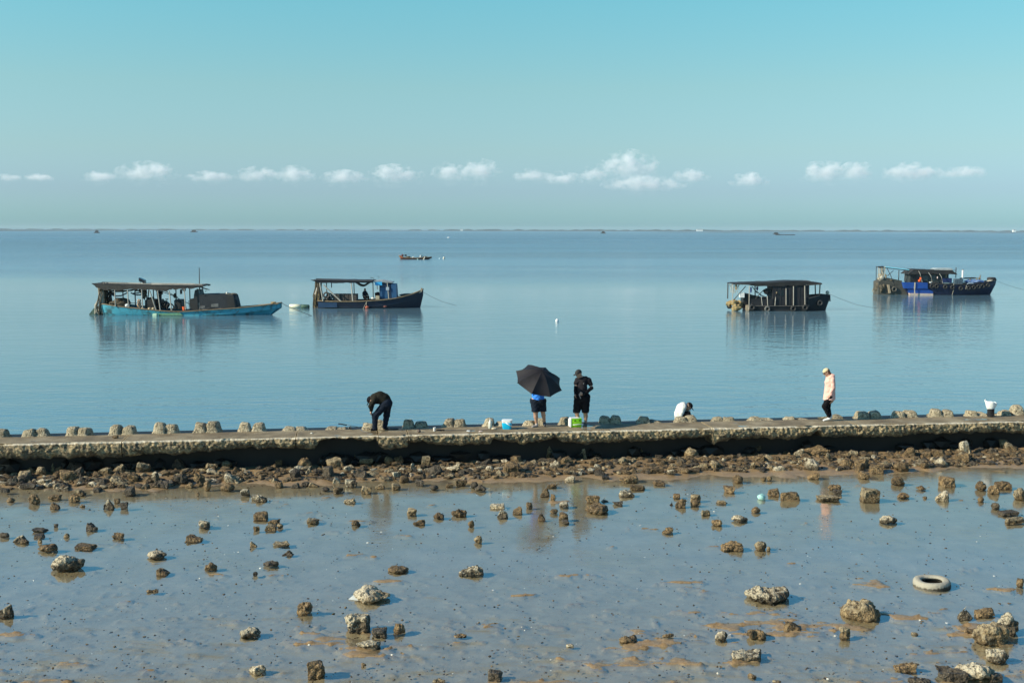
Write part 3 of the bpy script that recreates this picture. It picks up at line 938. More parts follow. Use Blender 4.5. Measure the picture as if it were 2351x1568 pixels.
for i, (x0, x1, yt, yb, words) in enumerate(CL):
    c = at_depth((x0 + x1) / 2, (yt + yb) / 2, CD + (i % 3) * 500)
    k = c.y / FPX
    rx, rz = (x1 - x0) / 2 * k * 1.28, (yb - yt) / 2 * k * 1.36
    bm = bmesh.new(); bmesh.ops.create_icosphere(bm, subdivisions=2, radius=1.0)
    me = bpy.data.meshes.new('cloud'); bm.to_mesh(me); bm.free(); me.materials.append(cloud_m)
    o = bpy.data.objects.new('cloud', me); col.objects.link(o)
    o.location = c; o.scale = (rx, min(rx, 260), rz)
    tag(o, words, 'cloud', 'row of small clouds above the horizon')

# ------------------------------------------------------------------ air
HAZE = 0.00006
hz, nt, b_, out_ = new_mat('sea haze')
nt.nodes.remove(b_)
pv = nd(nt, 'ShaderNodeVolumePrincipled')
pv.inputs['Color'].default_value = (.80, .92, 1.0, 1)
pv.inputs['Density'].default_value = HAZE
nt.links.new(pv.outputs[0], out_.inputs['Volume'])
mbh = MB().box((-9500, -30, -2.4), (9500, 5900, 18))
haze = mbh.build('haze', hz)
haze['kind'] = 'stuff'

# ================================================================== STONES
RM = {
 'b': rock_mat('muddy brown stone', (.255, .168, .078), (.065, .041, .019), (.50, .44, .32), cap=0, barn=.25, rough=.7),
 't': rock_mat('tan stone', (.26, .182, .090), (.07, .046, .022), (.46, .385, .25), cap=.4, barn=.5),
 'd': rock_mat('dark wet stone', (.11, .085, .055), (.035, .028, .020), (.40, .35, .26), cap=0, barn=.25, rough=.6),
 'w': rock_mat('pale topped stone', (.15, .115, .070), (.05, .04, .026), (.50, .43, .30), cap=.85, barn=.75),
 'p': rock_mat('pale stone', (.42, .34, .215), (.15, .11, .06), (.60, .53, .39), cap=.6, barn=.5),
}
TONE = {'b': 'brown', 't': 'tan', 'd': 'dark', 'w': 'pale-topped dark', 'p': 'pale whitish'}
SHAPE = {'k': 'blocky', 's': 'flat slab-like', 'l': 'rounded lumpy', 'w': 'wedge-shaped', 'y': 'pointed', 'o': 'knobbly piled-up', 'r': 'round drum-like'}

def rock_mesh(w, d, h, shape, seed, detail):
    """a stone of these overall measures, sitting 12 % into the ground"""
    rs = np.random.default_rng(seed)
    if shape in 'kswy':
        if shape in 'ks':
            pts = np.array([(x, y, z) for x in (-1, 1) for y in (-1, 1) for z in (0, 1)], float)
            pts += rs.uniform(-.38, .38, pts.shape) * [1, 1, .7]
            extra = rs.uniform(-1, 1, (5, 3)) * [1.0, 1.0, .5] + [0, 0, .5]
            pts = np.concatenate([pts, extra])
        elif shape == 'w':
            tip = rs.choice([-1, 1])
            pts = np.array([(-tip, -1, 0), (-tip, 1, 0), (-tip * .9, -.7, .45), (-tip * .9, .7, .4), (tip, -.9, 0), (tip, .9, 0), (tip * .75, -.6, 1), (tip * .5, .7, .95), (tip * .95, 0, .8)], float)
            pts += rs.uniform(-.2, .2, pts.shape) * [1, 1, .6]
        else:
            pts = np.array([(-1, -.8, 0), (-.8, .8, 0), (1, -.8, 0), (.9, .8, 0), (-.7, -.4, .5), (.7, .2, .55), (rs.uniform(-.3, .3), 0, 1.05), (rs.uniform(-.2, .4), .3, .9)], float)
            pts += rs.uniform(-.18, .18, pts.shape) * [1, 1, .5]
        bm = bmesh.new()
        vs = [bm.verts.new(p) for p in pts]
        r = bmesh.ops.convex_hull(bm, input=vs)
        bmesh.ops.delete(bm, geom=list({g for g in r['geom_unused'] + r['geom_interior'] if isinstance(g, bmesh.types.BMVert)}), context='VERTS')
        for v in bm.verts: v.co.x *= w / 2; v.co.y *= d / 2; v.co.z *= h
        bmesh.ops.bevel(bm, geom=bm.edges[:], offset=min(w, h, d) * .10, segments=1, affect='EDGES')
        bmesh.ops.triangulate(bm, faces=bm.faces[:])
        nsub = detail
        for _ in range(nsub):
            bmesh.ops.subdivide_edges(bm, edges=bm.edges[:], cuts=1, use_grid_fill=True)
            bmesh.ops.triangulate(bm, faces=bm.faces[:])
        amp = .08
    else:
        bm = bmesh.new()
        bmesh.ops.create_icosphere(bm, subdivisions=2 + detail, radius=1.0)
        if shape == 'r':
            for v in bm.verts:
                rr = math.hypot(v.co.x, v.co.y)
                k = 1 / max(abs(v.co.z), rr, .3)
                v.co *= (1 + (k - 1) * .8)
        for v in bm.verts:
            v.co = Vector((v.co.x * w / 2, v.co.y * d / 2, h * .45 + v.co.z * h * .55))
        amp = .17 if shape == 'l' else (.27 if shape == 'o' else .06)
    bm.normal_update()
    co = np.array([v.co[:] for v in bm.verts]); no = np.array([v.normal[:] for v in bm.verts])
    s = min(w, d) * .9 + .1 * h
    n = fbm(co / s * 1.6 + seed * 1.37, 3, seed % 97)
    n2 = fbm(co * 22 + seed, 2, seed % 89)
    fine = .018 if detail >= 2 else .008
    if detail >= 3:
        n = n + .28 * (np.abs(fbm(co * 7 + seed, 3, seed % 71)) - .35) / max(amp, .05) * .35
    co = co + no * (n * amp * s + n2 * fine)[:, None]
    zmin = co[:, 2].min()
    co[:, 2] -= .12 * h
    # keep the stated width and height
    k = w / max(1e-6, co[:, 0].max() - co[:, 0].min())
    co[:, 0] *= k
    kz = h / max(1e-6, co[:, 2].max())
    co[:, 2] = np.where(co[:, 2] > 0, co[:, 2] * kz, co[:, 2])
    for v, c in zip(bm.verts, co): v.co = c
    me = bpy.data.meshes.new('stone')
    bm.to_mesh(me); bm.free()
    if shape in 'lo' and detail >= 1:
        me.polygons.foreach_set('use_smooth', [True] * len(me.polygons))
    return me

# positions read off the photograph in eight enlarged tiles: centre, water line, width, height, tone, shape
TILES = {1: (0, 1094.3), 2: (588, 1094.3), 3: (1176, 1094.3), 4: (1763, 1061.6), 5: (0, 1331), 6: (588, 1331), 7: (1176, 1331), 8: (1763, 1298.4)}
ROCKS = {
1: "35,150,80,45,d,k 247,110,150,52,d,s 490,92,120,52,w,l 575,130,110,42,w,w 805,108,65,58,t,y 880,138,75,42,d,k 715,170,110,60,t,w 1180,172,92,82,d,k 1490,112,110,68,d,k 1900,122,75,82,b,o 2070,132,140,76,b,l 2250,177,80,66,w,k 1815,182,30,42,b,l "
   "88,235,80,45,b,l 303,247,105,85,b,o 488,208,130,45,b,k 665,232,110,65,b,l 495,297,90,58,b,w 750,283,48,24,b,l 988,297,108,88,w,y 1070,247,62,48,b,k 1137,297,72,62,d,k 2335,212,60,42,p,k "
   "507,470,66,42,d,k 358,510,132,36,d,s 832,492,112,72,d,w 30,562,90,52,d,l 163,602,122,68,w,w 213,617,82,42,b,l 350,562,95,34,d,s 363,606,42,42,b,l 605,562,55,42,t,l 1077,572,110,52,b,k 1868,470,105,66,w,k 1768,597,150,62,b,w 412,692,182,72,b,l 750,667,192,44,b,s 1410,757,182,78,w,l 1480,902,122,62,b,w 1925,858,112,72,b,o 2342,498,36,44,b,k 2325,648,64,52,t,w 2340,915,44,44,d,l",
2: "205,102,76,62,b,k 355,102,78,48,d,w 450,88,82,44,d,l 525,92,95,42,t,w 635,132,80,40,d,l 865,92,112,72,w,w 747,147,96,56,b,o 1010,152,105,66,t,k 1135,107,86,42,t,w 1280,117,86,56,t,k 1495,77,76,52,d,k 1630,122,82,48,d,l 1780,92,70,36,b,k 1885,80,110,60,b,k 2000,102,76,56,d,l 2060,137,112,62,d,o "
   "45,228,106,62,w,w 28,394,132,68,b,k 858,242,122,64,p,w 1425,352,96,62,t,k 1490,440,112,50,b,w 1673,387,100,58,b,l 1870,367,146,68,b,o 2225,292,140,44,p,s 2262,382,102,76,w,y 1975,462,62,62,b,l 515,432,116,46,t,s 917,452,86,52,b,o 158,430,112,38,b,s 130,490,106,52,t,k 215,472,58,42,t,l 10,494,44,38,b,k 212,642,166,42,t,s 290,727,106,52,d,y 120,832,146,62,d,o 2040,607,76,68,t,l 1295,880,192,62,b,l 1965,907,232,86,w,w",
3: "365,100,140,64,b,s 300,182,92,92,b,y 375,228,96,66,b,k 478,282,86,52,w,k 160,292,60,60,b,l 45,342,92,68,b,w 268,402,76,86,b,y 378,342,76,46,b,l 470,402,92,76,b,k 490,434,72,36,d,k 527,48,96,52,p,w 860,32,72,42,d,k 740,242,132,72,b,s 855,237,92,54,w,y 790,342,215,96,b,l 972,262,96,36,d,s 1055,182,146,62,w,s 1160,122,152,44,b,s 1070,62,180,76,b,o 1360,77,110,42,b,k 1512,197,72,42,b,k 1463,262,42,52,d,y 1550,277,102,78,b,w 1688,228,96,66,t,r 1680,272,76,60,b,l 1920,250,96,32,t,s 2003,150,112,62,b,k 2080,54,96,72,b,l 2310,36,50,36,b,l 1782,352,92,48,t,k 1880,452,96,62,b,o 2090,417,156,64,w,l 2245,332,86,56,b,l 1445,517,72,50,b,k 2030,682,202,86,b,w 2285,677,112,86,t,l 1430,528,90,34,b,l",
4: "15,167,48,42,b,l 428,155,112,62,b,w 895,147,102,66,b,k 1010,105,130,92,b,k 1205,207,126,82,b,l 1680,222,152,92,b,k 1975,258,102,92,b,o 2085,287,112,86,b,w 2185,242,142,66,b,s 60,302,112,68,b,k 210,352,182,82,b,k 620,262,122,60,b,l 645,292,82,44,d,s 565,352,212,50,t,s 955,357,168,122,t,k 1250,332,118,52,b,l 1420,257,96,46,b,o 1448,332,38,24,b,l 1610,352,134,92,p,w 1965,362,60,46,b,l 2325,347,120,112,t,l 2100,432,82,66,d,o 2235,492,172,50,d,s 2290,567,182,62,t,s 1120,562,168,72,w,l 10,817,38,46,t,l",
5: "1400,118,110,30,b,s",
6: "430,314,150,112,b,o 1120,522,146,72,d,k 1310,492,112,92,b,l 1035,642,222,78,w,s 550,892,166,152,b,k 2195,914,142,82,d,k 1680,950,120,34,t,l 985,797,50,36,b,l 1880,530,120,26,b,l",
7: "1065,587,172,82,b,l 1925,562,122,86,w,l 2255,542,182,92,b,o 1430,532,110,42,b,l 530,617,72,30,p,l 2210,907,82,40,b,o",
8: "230,602,152,88,b,w 715,667,100,106,t,r 2010,469,190,72,b,s 1870,632,130,48,b,s 1290,977,206,88,b,w 2330,195,72,78,b,l 90,1076,84,22,t,l 1355,642,66,28,t,l 2110,1062,150,72,d,k"}
# the big ones carry names of their own
BIG = [
 ((585 / 4, 1094.3 + 866 / 4, 300 / 4, 146 / 4, 'w', 'l'), 'big dark barnacled boulder with pale crusted top, largest on the left mud'),
 ((10, 1331 + 340 / 4, 34, 116 / 4, 'w', 'w'), 'dark boulder with a white left side, cut by the left picture edge'),
 ((588 - 17, 1331 + 526 / 4, 46, 84 / 4, 'w', 'o'), 'dark shell-crusted lump at lower left, alone on smooth mud'),
 ((588 - 2, 1331 + 862 / 4, 40, 78 / 4, 'p', 'o'), 'small spiky whitish lump near the bottom edge, left of the brown block'),
 ((588 + 1065 / 4, 1331 + 212 / 4, 352 / 4, 148 / 4, 'p', 'l'), 'large whitish barnacled boulder left of centre, a clear plastic scrap at its left end'),
 ((588 + 925 / 4, 1331 + 482 / 4, 232 / 4, 178 / 4, 'w', 'k'), 'upright dark boulder with a white left side, in front of the whitish boulder'),
 ((1767, 1383, 104, 37, 'w', 'l'), 'long low barnacled boulder with grey-white top, left of the knobbly heap'),
 ((1176 + 2180 / 4, 1331 + 742 / 4, 76, 86 / 4, 'w', 's'), 'long crusted slab near the bottom, studded with white shells'),
 ((1763 + 900 / 4, 1298.4 + 488 / 4, 342 / 4, 184 / 4, 't', 'o'), 'big knobbly tan heap of stone, front left of the tyre'),
 ((1763 + 1825 / 4, 1298.4 + 492 / 4, 162 / 4, 124 / 4, 'w', 'y'), 'crusted stone with a white peak, right of and in front of the tyre'),
 ((1763 + 2095 / 4, 1298.4 + 735 / 4, 345 / 4, 215 / 4, 't', 'l'), 'very large tan mound-like boulder near the right edge, covered in small shells'),
 ((1763 + 2245 / 4, 1298.4 + 640 / 4, 200 / 4, 205 / 4, 'w', 'o'), 'dark boulder with a white crown, behind the large tan mound'),
 ((1763 + 2135 / 4, 1298.4 + 895 / 4, 212 / 4, 126 / 4, 'w', 'l'), 'dark round boulder with white shells, between the tan mound and the bottom right corner'),
 ((1763 + 1725 / 4, 1298.4 + 1062 / 4, 270 / 4, 118 / 4, 'd', 'k'), 'dark ribbed block at the bottom right, in front of the whitish boulder'),
 ((1763 + 1950 / 4, 1298.4 + 1062 / 4, 370 / 4, 175 / 4, 'p', 'l'), 'large whitish barnacled boulder in the bottom right corner'),
 ((1763 + 1425 / 4, 1298.4 + 1085 / 4, 210 / 4, 58 / 4, 'd', 'l'), 'dark olive dome of stone cut by the bottom edge, left of the ribbed block'),
]
def place_rock(px, py, w, h, tone, shape, seed, z=0.0):
    p = P(px, py, z)
    k = ppm(p)
    W = w / k
    dep = (p.z - CAM_H) / -math.hypot(p.x, p.y)          # tangent of the viewing angle down
    D = W * random.uniform(.6, .85) if shape not in 's' else W * random.uniform(.5, .7)
    D = min(D, h / k / max(dep, .1) * 1.1 + .05) if shape != 's' else D
    H = max((h / k - D * .45 * dep) / math.cos(math.atan(dep)), .28 * h / k, .02)
    det = 3 if w > 50 else (2 if w > 24 else 1)
    me = rock_mesh(W, D, H, shape, seed, det)
    me.materials.append(RM[tone])
    o = bpy.data.objects.new('stone', me)
    col.objects.link(o)
    o.location = (p.x, p.y + D * .5, z)
    o['px'] = px; o['py'] = py
    return o

stones = []
seed = 100
for tile, s in ROCKS.items():
    ox, oy = TILES[tile]
    for item in s.split():
        a = item.split(',')
        x, y, w, h = (float(v) / 4 for v in a[:4])
        seed += 1
        o = place_rock(ox + x, oy + y, w, h, a[4], a[5], seed)
        stones.append((ox + x, oy + y, w, h, a[4], a[5], o))
big_at = []
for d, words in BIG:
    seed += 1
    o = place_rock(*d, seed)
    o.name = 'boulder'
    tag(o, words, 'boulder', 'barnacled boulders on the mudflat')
    big_at.append((d[0], d[1], words))

# labels: what a stone looks like and which easily found thing it lies by
MARKS = [(150, 1310, 'the big dark boulder'), (877, 1145, "the bending person's reflection"), (1240, 1150, "the umbrella's reflection"), (1335, 1140, "the capped man's reflection"),
         (1893, 1150, "the pink woman's reflection"), (850, 1385, 'the large whitish boulder'), (2148, 1350, 'the tyre'), (1988, 1418, 'the knobbly tan heap'),
         (1767, 1382, 'the long grey-white boulder'), (1750, 1148, 'the teal bag'), (2290, 1480, 'the large tan mound'), (572, 1460, 'the shell-crusted lump at lower left'), (1722, 1515, 'the crusted shell-studded slab')]
def short(t):
    w = t.split()
    drop = ['mid-sized', 'well', 'close', 'and', 'lying', 'large', 'small', 'shell-crusted']
    for d_ in drop:
        if len(w) > 16 and d_ in w: w.remove(d_)
    return ' '.join(w)
def size_word(w): return 'tiny' if w < 14 else ('small' if w < 24 else ('mid-sized' if w < 36 else 'large'))
cands = {}
for st in stones:
    px, py, w, h, tone, shape, o = st
    m = min(MARKS, key=lambda q: ((q[0] - px) / 1.6) ** 2 + ((q[1] - py) * 1.3) ** 2)
    dx, dy = px - m[0], py - m[1]
    far = math.hypot(dx, dy)
    hw = 'right' if dx > 0 else 'left'
    if abs(dx) > 3 * abs(dy): rel = f'{hw} of'
    elif abs(dy) > 2 * abs(dx): rel = 'in front of' if dy > 0 else 'beyond'
    else: rel = f'{hw} of and ' + ('in front of' if dy > 0 else 'beyond')
    rel = ('close ' if far < 70 else ('well ' if far > 240 else '')) + rel
    lab = f'{size_word(w)} {TONE[tone]} {SHAPE[shape]} stone, {rel} {m[2]}'
    cands.setdefault(lab, []).append(st)
ORD = ['first', 'second', 'third', 'fourth', 'fifth', 'sixth', 'seventh', 'eighth']
for lab, ls in cands.items():
    ls.sort(key=lambda s: s[0])
    for i, st in enumerate(ls):
        l2 = lab
        if len(ls) == 2: l2 = ('left one of two: ', 'right one of two: ')[i] + lab
        elif len(ls) > 2: l2 = f'{ORD[i]} from left of {len(ls)}: ' + lab
        tag(st[6], short(l2), 'stone', 'stones scattered over the wet mudflat')

# ------------------------------------------------------------------ rubble along the foot of the wall
def mud_z(x, y):
    j = min(max(int(np.searchsorted(ys, y)), 1), len(ys) - 1); i = min(max(int(np.searchsorted(xs, x)), 1), len(xs) - 1)
    u = (x - xs[i - 1]) / (xs[i] - xs[i - 1]); v = (y - ys[j - 1]) / (ys[j] - ys[j - 1])
    return float((MUD[j - 1, i - 1] * (1 - u) + MUD[j - 1, i] * u) * (1 - v) + (MUD[j, i - 1] * (1 - u) + MUD[j, i] * u) * v)
WHERE = [(0, 'at the left end of the wall'), (180, 'below the second and third wave blocks from the left'), (330, 'below the wall crack at the left'), (480, 'left of the broken gap in the wall'), (640, 'below the dark broken gap in the wall'),
         (800, 'below the fishing rod'), (930, 'below the bending person'), (1080, 'below the white bottle'), (1200, 'below the umbrella'), (1330, 'below the man in the cap'), (1470, 'below the dark shadowed wave blocks'),
         (1620, 'below the crouching person'), (1780, 'left of the spot below the woman in pink'), (1900, 'below the woman in pink'), (2050, 'below the tall wave blocks on the right'), (2230, 'below the black bucket'), (2351, 'at the right end of the wall')]
def front_edge(px): return np.interp(px, [0, 300, 588, 900, 1176, 1500, 1763, 2050, 2351], [1128, 1128, 1112, 1108, 1100, 1092, 1085, 1080, 1072])
def back_edge(px): return np.interp(px, [0, 588, 1176, 1763, 2351], [1085, 1068, 1054, 1043, 1031])
rub = []
def free(px, py, w):
    for q in rub:
        if abs(q[0] - px) < (q[2] + w) * .40 and abs(q[1] - py) < 5.5: return False
    for st in stones:
        if abs(st[0] - px) < (st[2] + w) * .5 and abs(st[1] - py) < 7: return False
    return True
# a few that stand out in the photograph
FEAT = [(0 + 1 * (1260 + 2351 * 0) / 4, 0, 0, 0, '', '')]
FEAT = [(1176 + 350 / 4, 939 + 440 / 4, 30, 24, 't', 'w'), (1176 + 670 / 4, 939 + 445 / 4, 17, 20, 'p', 'k'), (1176 + 765 / 4, 939 + 415 / 4, 9, 15, 't', 'y'), (1176 + 1655 / 4, 939 + 440 / 4, 33, 21, 't', 'l'),
        (1176 + 1460 / 4, 939 + 490 / 4, 17, 15, 'p', 'y'), (1176 + 1190 / 4, 939 + 415 / 4, 8, 15, 't', 'y'), (1176 + 2255 / 4, 939 + 385 / 4, 24, 14, 'b', 'l'),
        (1763 + 1820 / 4, 898.3 + 575 / 4, 22, 30, 'p', 'k'), (1763 + 1605 / 4, 898.3 + 685 / 4, 30, 18, 'p', 'l'), (1763 + 570 / 4, 898.3 + 650 / 4, 24, 22, 't', 'y'), (1763 + 205 / 4, 898.3 + 540 / 4, 24, 18, 'b', 'y'),
        (1763 + 110 / 4, 898.3 + 730 / 4, 26, 11, 'p', 's'), (1763 + 730 / 4, 898.3 + 700 / 4, 36, 22, 'b', 'l'), (1763 + 845 / 4, 898.3 + 735 / 4, 20, 22, 'b', 'k'), (1763 + 1240 / 4, 898.3 + 740 / 4, 36, 24, 'b', 'o'),
        (1763 + 290 / 4, 898.3 + 595 / 4, 24, 20, 'p', 'w'), (1763 + 460 / 4, 898.3 + 590 / 4, 60, 22, 'b', 's'), (1763 + 2240 / 4, 898.3 + 540 / 4, 32, 17, 't', 'w'), (1763 + 2175 / 4, 898.3 + 510 / 4, 22, 17, 't', 'k'),
        (588 + 900 / 4, 939 + 485 / 4, 15, 17, 't', 'y'), (588 + 765 / 4, 939 + 495 / 4, 24, 13, 'p', 'k'), (588 + 1320 / 4, 939 + 500 / 4, 20, 17, 'b', 'k'), (588 + 1555 / 4, 939 + 530 / 4, 20, 26, 't', 'k'), (588 + 1630 / 4, 939 + 470 / 4, 18, 16, 'd', 'y'),
        (588 + 1440 / 4, 939 + 555 / 4, 16, 19, 'p', 'y'), (588 + 1815 / 4, 939 + 575 / 4, 36, 15, 'p', 's'), (588 + 1295 / 4, 939 + 625 / 4, 20, 14, 'p', 'k'), (588 + 820 / 4, 939 + 590 / 4, 20, 18, 'p', 'o'), (588 + 480 / 4, 939 + 600 / 4, 16, 18, 'p', 'y'),
        (588 + 430 / 4, 939 + 550 / 4, 42, 26, 'b', 'o'), (588 + 350 / 4, 939 + 645 / 4, 20, 24, 'd', 'k'), (588 + 660 / 4, 939 + 635 / 4, 24, 28, 'd', 'k'), (588 + 970 / 4, 939 + 625 / 4, 28, 22, 'd', 'w'), (588 + 2140 / 4, 939 + 585 / 4, 24, 16, 'p', 'l'),
        (588 + 735 / 4, 939 + 680 / 4, 18, 14, 'p', 'w'), (588 + 1000 / 4, 939 + 500 / 4, 32, 13, 't', 's'), (588 + 1220 / 4, 939 + 500 / 4, 22, 17, 'b', 'l'),
        (615 / 4, 939 + 675 / 4, 40, 28, 'b', 'k'), (700 / 4, 939 + 625 / 4, 28, 24, 'd', 'w'), (370 / 4, 939 + 610 / 4, 26, 21, 't', 'l'), (1300 / 4, 939 + 580 / 4, 32, 22, 't', 'k'), (1075 / 4, 939 + 590 / 4, 28, 21, 't', 'w'), (960 / 4, 939 + 615 / 4, 32, 24, 't', 'w'),
        (1210 / 4, 939 + 660 / 4, 26, 19, 'b', 'k'), (930 / 4, 939 + 690 / 4, 30, 17, 'd', 'w'), (1100 / 4, 939 + 695 / 4, 52, 15, 't', 's'), (1420 / 4, 939 + 660 / 4, 17, 22, 'w', 'k'), (1660 / 4, 939 + 680 / 4, 30, 22, 'd', 'o'), (1830 / 4, 939 + 690 / 4, 26, 28, 'b', 'o'),
        (1945 / 4, 939 + 600 / 4, 24, 16, 'p', 'w'), (2120 / 4, 939 + 670 / 4, 36, 20, 'p', 'w'), (2080 / 4, 939 + 535 / 4, 24, 14, 't', 'k'), (1935 / 4, 939 + 555 / 4, 28, 14, 't', 's'), (760 / 4, 939 + 680 / 4, 36, 14, 'd', 'w'), (115 / 4, 939 + 690 / 4, 17, 22, 'd', 'y'), (205 / 4, 939 + 680 / 4, 28, 20, 'd', 'l'), (225 / 4, 939 + 630 / 4, 32, 18, 'b', 'w'),
        (520 / 4, 939 + 580 / 4, 24, 13, 'b', 'w'), (480 / 4, 939 + 570 / 4, 12, 19, 't', 'y'), (430 / 4, 939 + 718 / 4, 26, 10, 'p', 'l'), (395 / 4, 939 + 690 / 4, 30, 13, 'p', 's')]
for f in FEAT:
    rub.append(f)
MAXR = 300 - len(stones) - len(BIG)
tries = 0
while len(rub) < MAXR and tries < 20000:
    tries += 1
    px = random.uniform(-20, 2370)
    t = random.random()
    py = back_edge(px) + (front_edge(px) - back_edge(px)) * t ** .9
    if px < 900 and random.random() < .45: continue
    w = random.choice([15, 17, 19, 21, 24, 27, 31, 36]) * (.9 + .2 * t)
    if not free(px, py, w): continue
    shape = random.choice('kkkwwwyllso')
    h = w * {'s': .42, 'l': .62, 'o': .7, 'k': .7, 'w': .62, 'y': .85}[shape]
    rub.append((px, py, w, h, random.choice('bbbbbbbbbttttddw'), shape))
bins = {}
for i, (px, py, w, h, tone, shape) in enumerate(rub):
    g = P(px, py, .12)
    z = mud_z(g.x, g.y)
    g = P(px, py, z)
    z = mud_z(g.x, g.y)
    o = place_rock(px, py, w, h, tone, shape, 2000 + i, max(z, -.01))
    o.rotation_euler = (R(random.uniform(-10, 10)), R(random.uniform(-14, 14)), R(random.uniform(-35, 35)))
    w_ = min(WHERE, key=lambda q: abs(q[0] - px))[1]
    f = (py - back_edge(px)) / (front_edge(px) - back_edge(px))
    row = 'back' if f < .4 else ('middle' if f < .75 else 'front')
    lab = f'{TONE[tone]} {SHAPE[shape].split()[0]} stone in {row} rubble {w_}'
    bins.setdefault(lab, []).append((px, o))
for lab, ls in bins.items():
    ls.sort(key=lambda q: q[0])
    for i, (px, o) in enumerate(ls):
        l2 = lab if len(ls) == 1 else ('left ' if i == 0 else ('right ' if i == len(ls) - 1 else 'middle ')) + lab
        tag(o, short(l2), 'stone', 'rubble stones along the foot of the sea wall')

# what nobody would count: the small stuff between them
def scatter(name, spots, m_list, kind='stuff'):
    bm = bmesh.new(); bmesh.ops.create_icosphere(bm, subdivisions=1, radius=1.0)
    bm.verts.index_update()
    V0 = np.array([v.co[:] for v in bm.verts]); F0 = np.array([[v.index for v in f.verts] for f in bm.faces]); bm.free()
    n = len(spots); A = np.array([q[:4] for q in spots]); mi = np.array([q[4] for q in spots])
    V = np.tile(V0, (n, 1, 1)) + rng.uniform(-.28, .28, (n, len(V0), 3))
    V = V * (A[:, 3][:, None] * np.stack([rng.uniform(.8, 1.5, n), rng.uniform(.7, 1.2, n), rng.uniform(.4, .9, n)], -1))[:, None, :]
    t = rng.uniform(0, 6.28, n); c, s_ = np.cos(t)[:, None], np.sin(t)[:, None]
    V = np.stack([V[..., 0] * c - V[..., 1] * s_, V[..., 0] * s_ + V[..., 1] * c, V[..., 2]], -1) + A[:, None, :3]
    F = (F0[None] + (np.arange(n) * len(V0))[:, None, None]).reshape(-1, 3)
    me = bpy.data.meshes.new(name)
    me.from_pydata(V.reshape(-1, 3).tolist(), [], F.tolist())
    for m in m_list: me.materials.append(m)
    me.polygons.foreach_set('material_index', np.repeat(mi, len(F0)).astype(np.int32))
    me.update()
    o = bpy.data.objects.new(name, me); col.objects.link(o)
    o['kind'] = kind
    return o
sp = []
for i in range(2500):
    px = random.uniform(-60, 2410)
    t = random.random() ** .8
    py = back_edge(px) - 6 + (front_edge(px) + 4 - back_edge(px)) * t
    if px < 900 and random.random() < .2: continue
    g = P(px, py, .1); z = mud_z(g.x, g.y); g = P(px, py, z)
    sp.append((g.x, g.y, mud_z(g.x, g.y) + .015, random.choice([.03, .045, .06, .075, .09, .11, .13]), random.choice([0, 0, 0, 0, 0, 0, 0, 1, 2, 2, 2] if random.random() < .9 else [1, 3])))
scatter('rubble', sp, [RM['b'], RM['t'], RM['d'], RM['p']])
shell_m = mat('shell white', (.72, .70, .62), (.5, .46, .38), 8, .5)
sp = []
for i in range(6500):
    y = 14.5 + 15.5 * random.random() ** 1.5
    x = random.uniform(-.48, .48) * y
    z = mud_z(x, y) if i % 3 == 0 else -.004
    sp.append((x, y, max(z, -.006), random.choice([.005, .006, .008, .010, .012, .016, .022]), random.choice([0, 2, 2, 2, 2, 0, 1, 1, 1, 1, 2, 2, 0, 1, 2, 2, 1, 0, 1, 2, 1, 2, 2, 3])))
scatter('pebbles', sp, [RM['d'], RM['t'], RM['b'], shell_m])

# ================================================================== PEOPLE ON THE WALL
skin_m = mat('skin', (.46, .27, .18), (.38, .21, .135), 10, .5)
black_m = mat('black cloth', (.006, .006, .008), (.011, .010, .012), 12, .9, .3, 30, spec=.1)
charcoal_m = mat('charcoal cloth', (.015, .014, .017), (.026, .023, .026), 10, .9, .3, 30, spec=.1)
navy_m = mat('navy cloth', (.007, .011, .020), (.013, .019, .032), 10, .9, .3, 30, spec=.1)
blue_m = mat('bright blue cloth', (.02, .22, .80), (.015, .16, .65), 8, .7, .2, 20)
pink_m = mat('pale pink cloth', (.78, .46, .37), (.68, .38, .31), 7, .8, .4, 14)
whitec_m = mat('white cloth', (.74, .73, .68), (.58, .57, .53), 8, .8, .4, 16)
hair_m = mat('dark brown hair', (.035, .018, .010), (.07, .035, .018), 20, .5)
shoe_m = mat('brown shoe leather', (.09, .06, .045), (.14, .10, .08), 15, .6)
wshoe_m = mat('white shoe', (.78, .77, .74), (.65, .64, .6), 15, .6)
gshoe_m = mat('grey shoe', (.22, .17, .15), (.45, .40, .36), 12, .7)
dark_m = mat('dark lens', (.01, .01, .015), None, 5, .15)

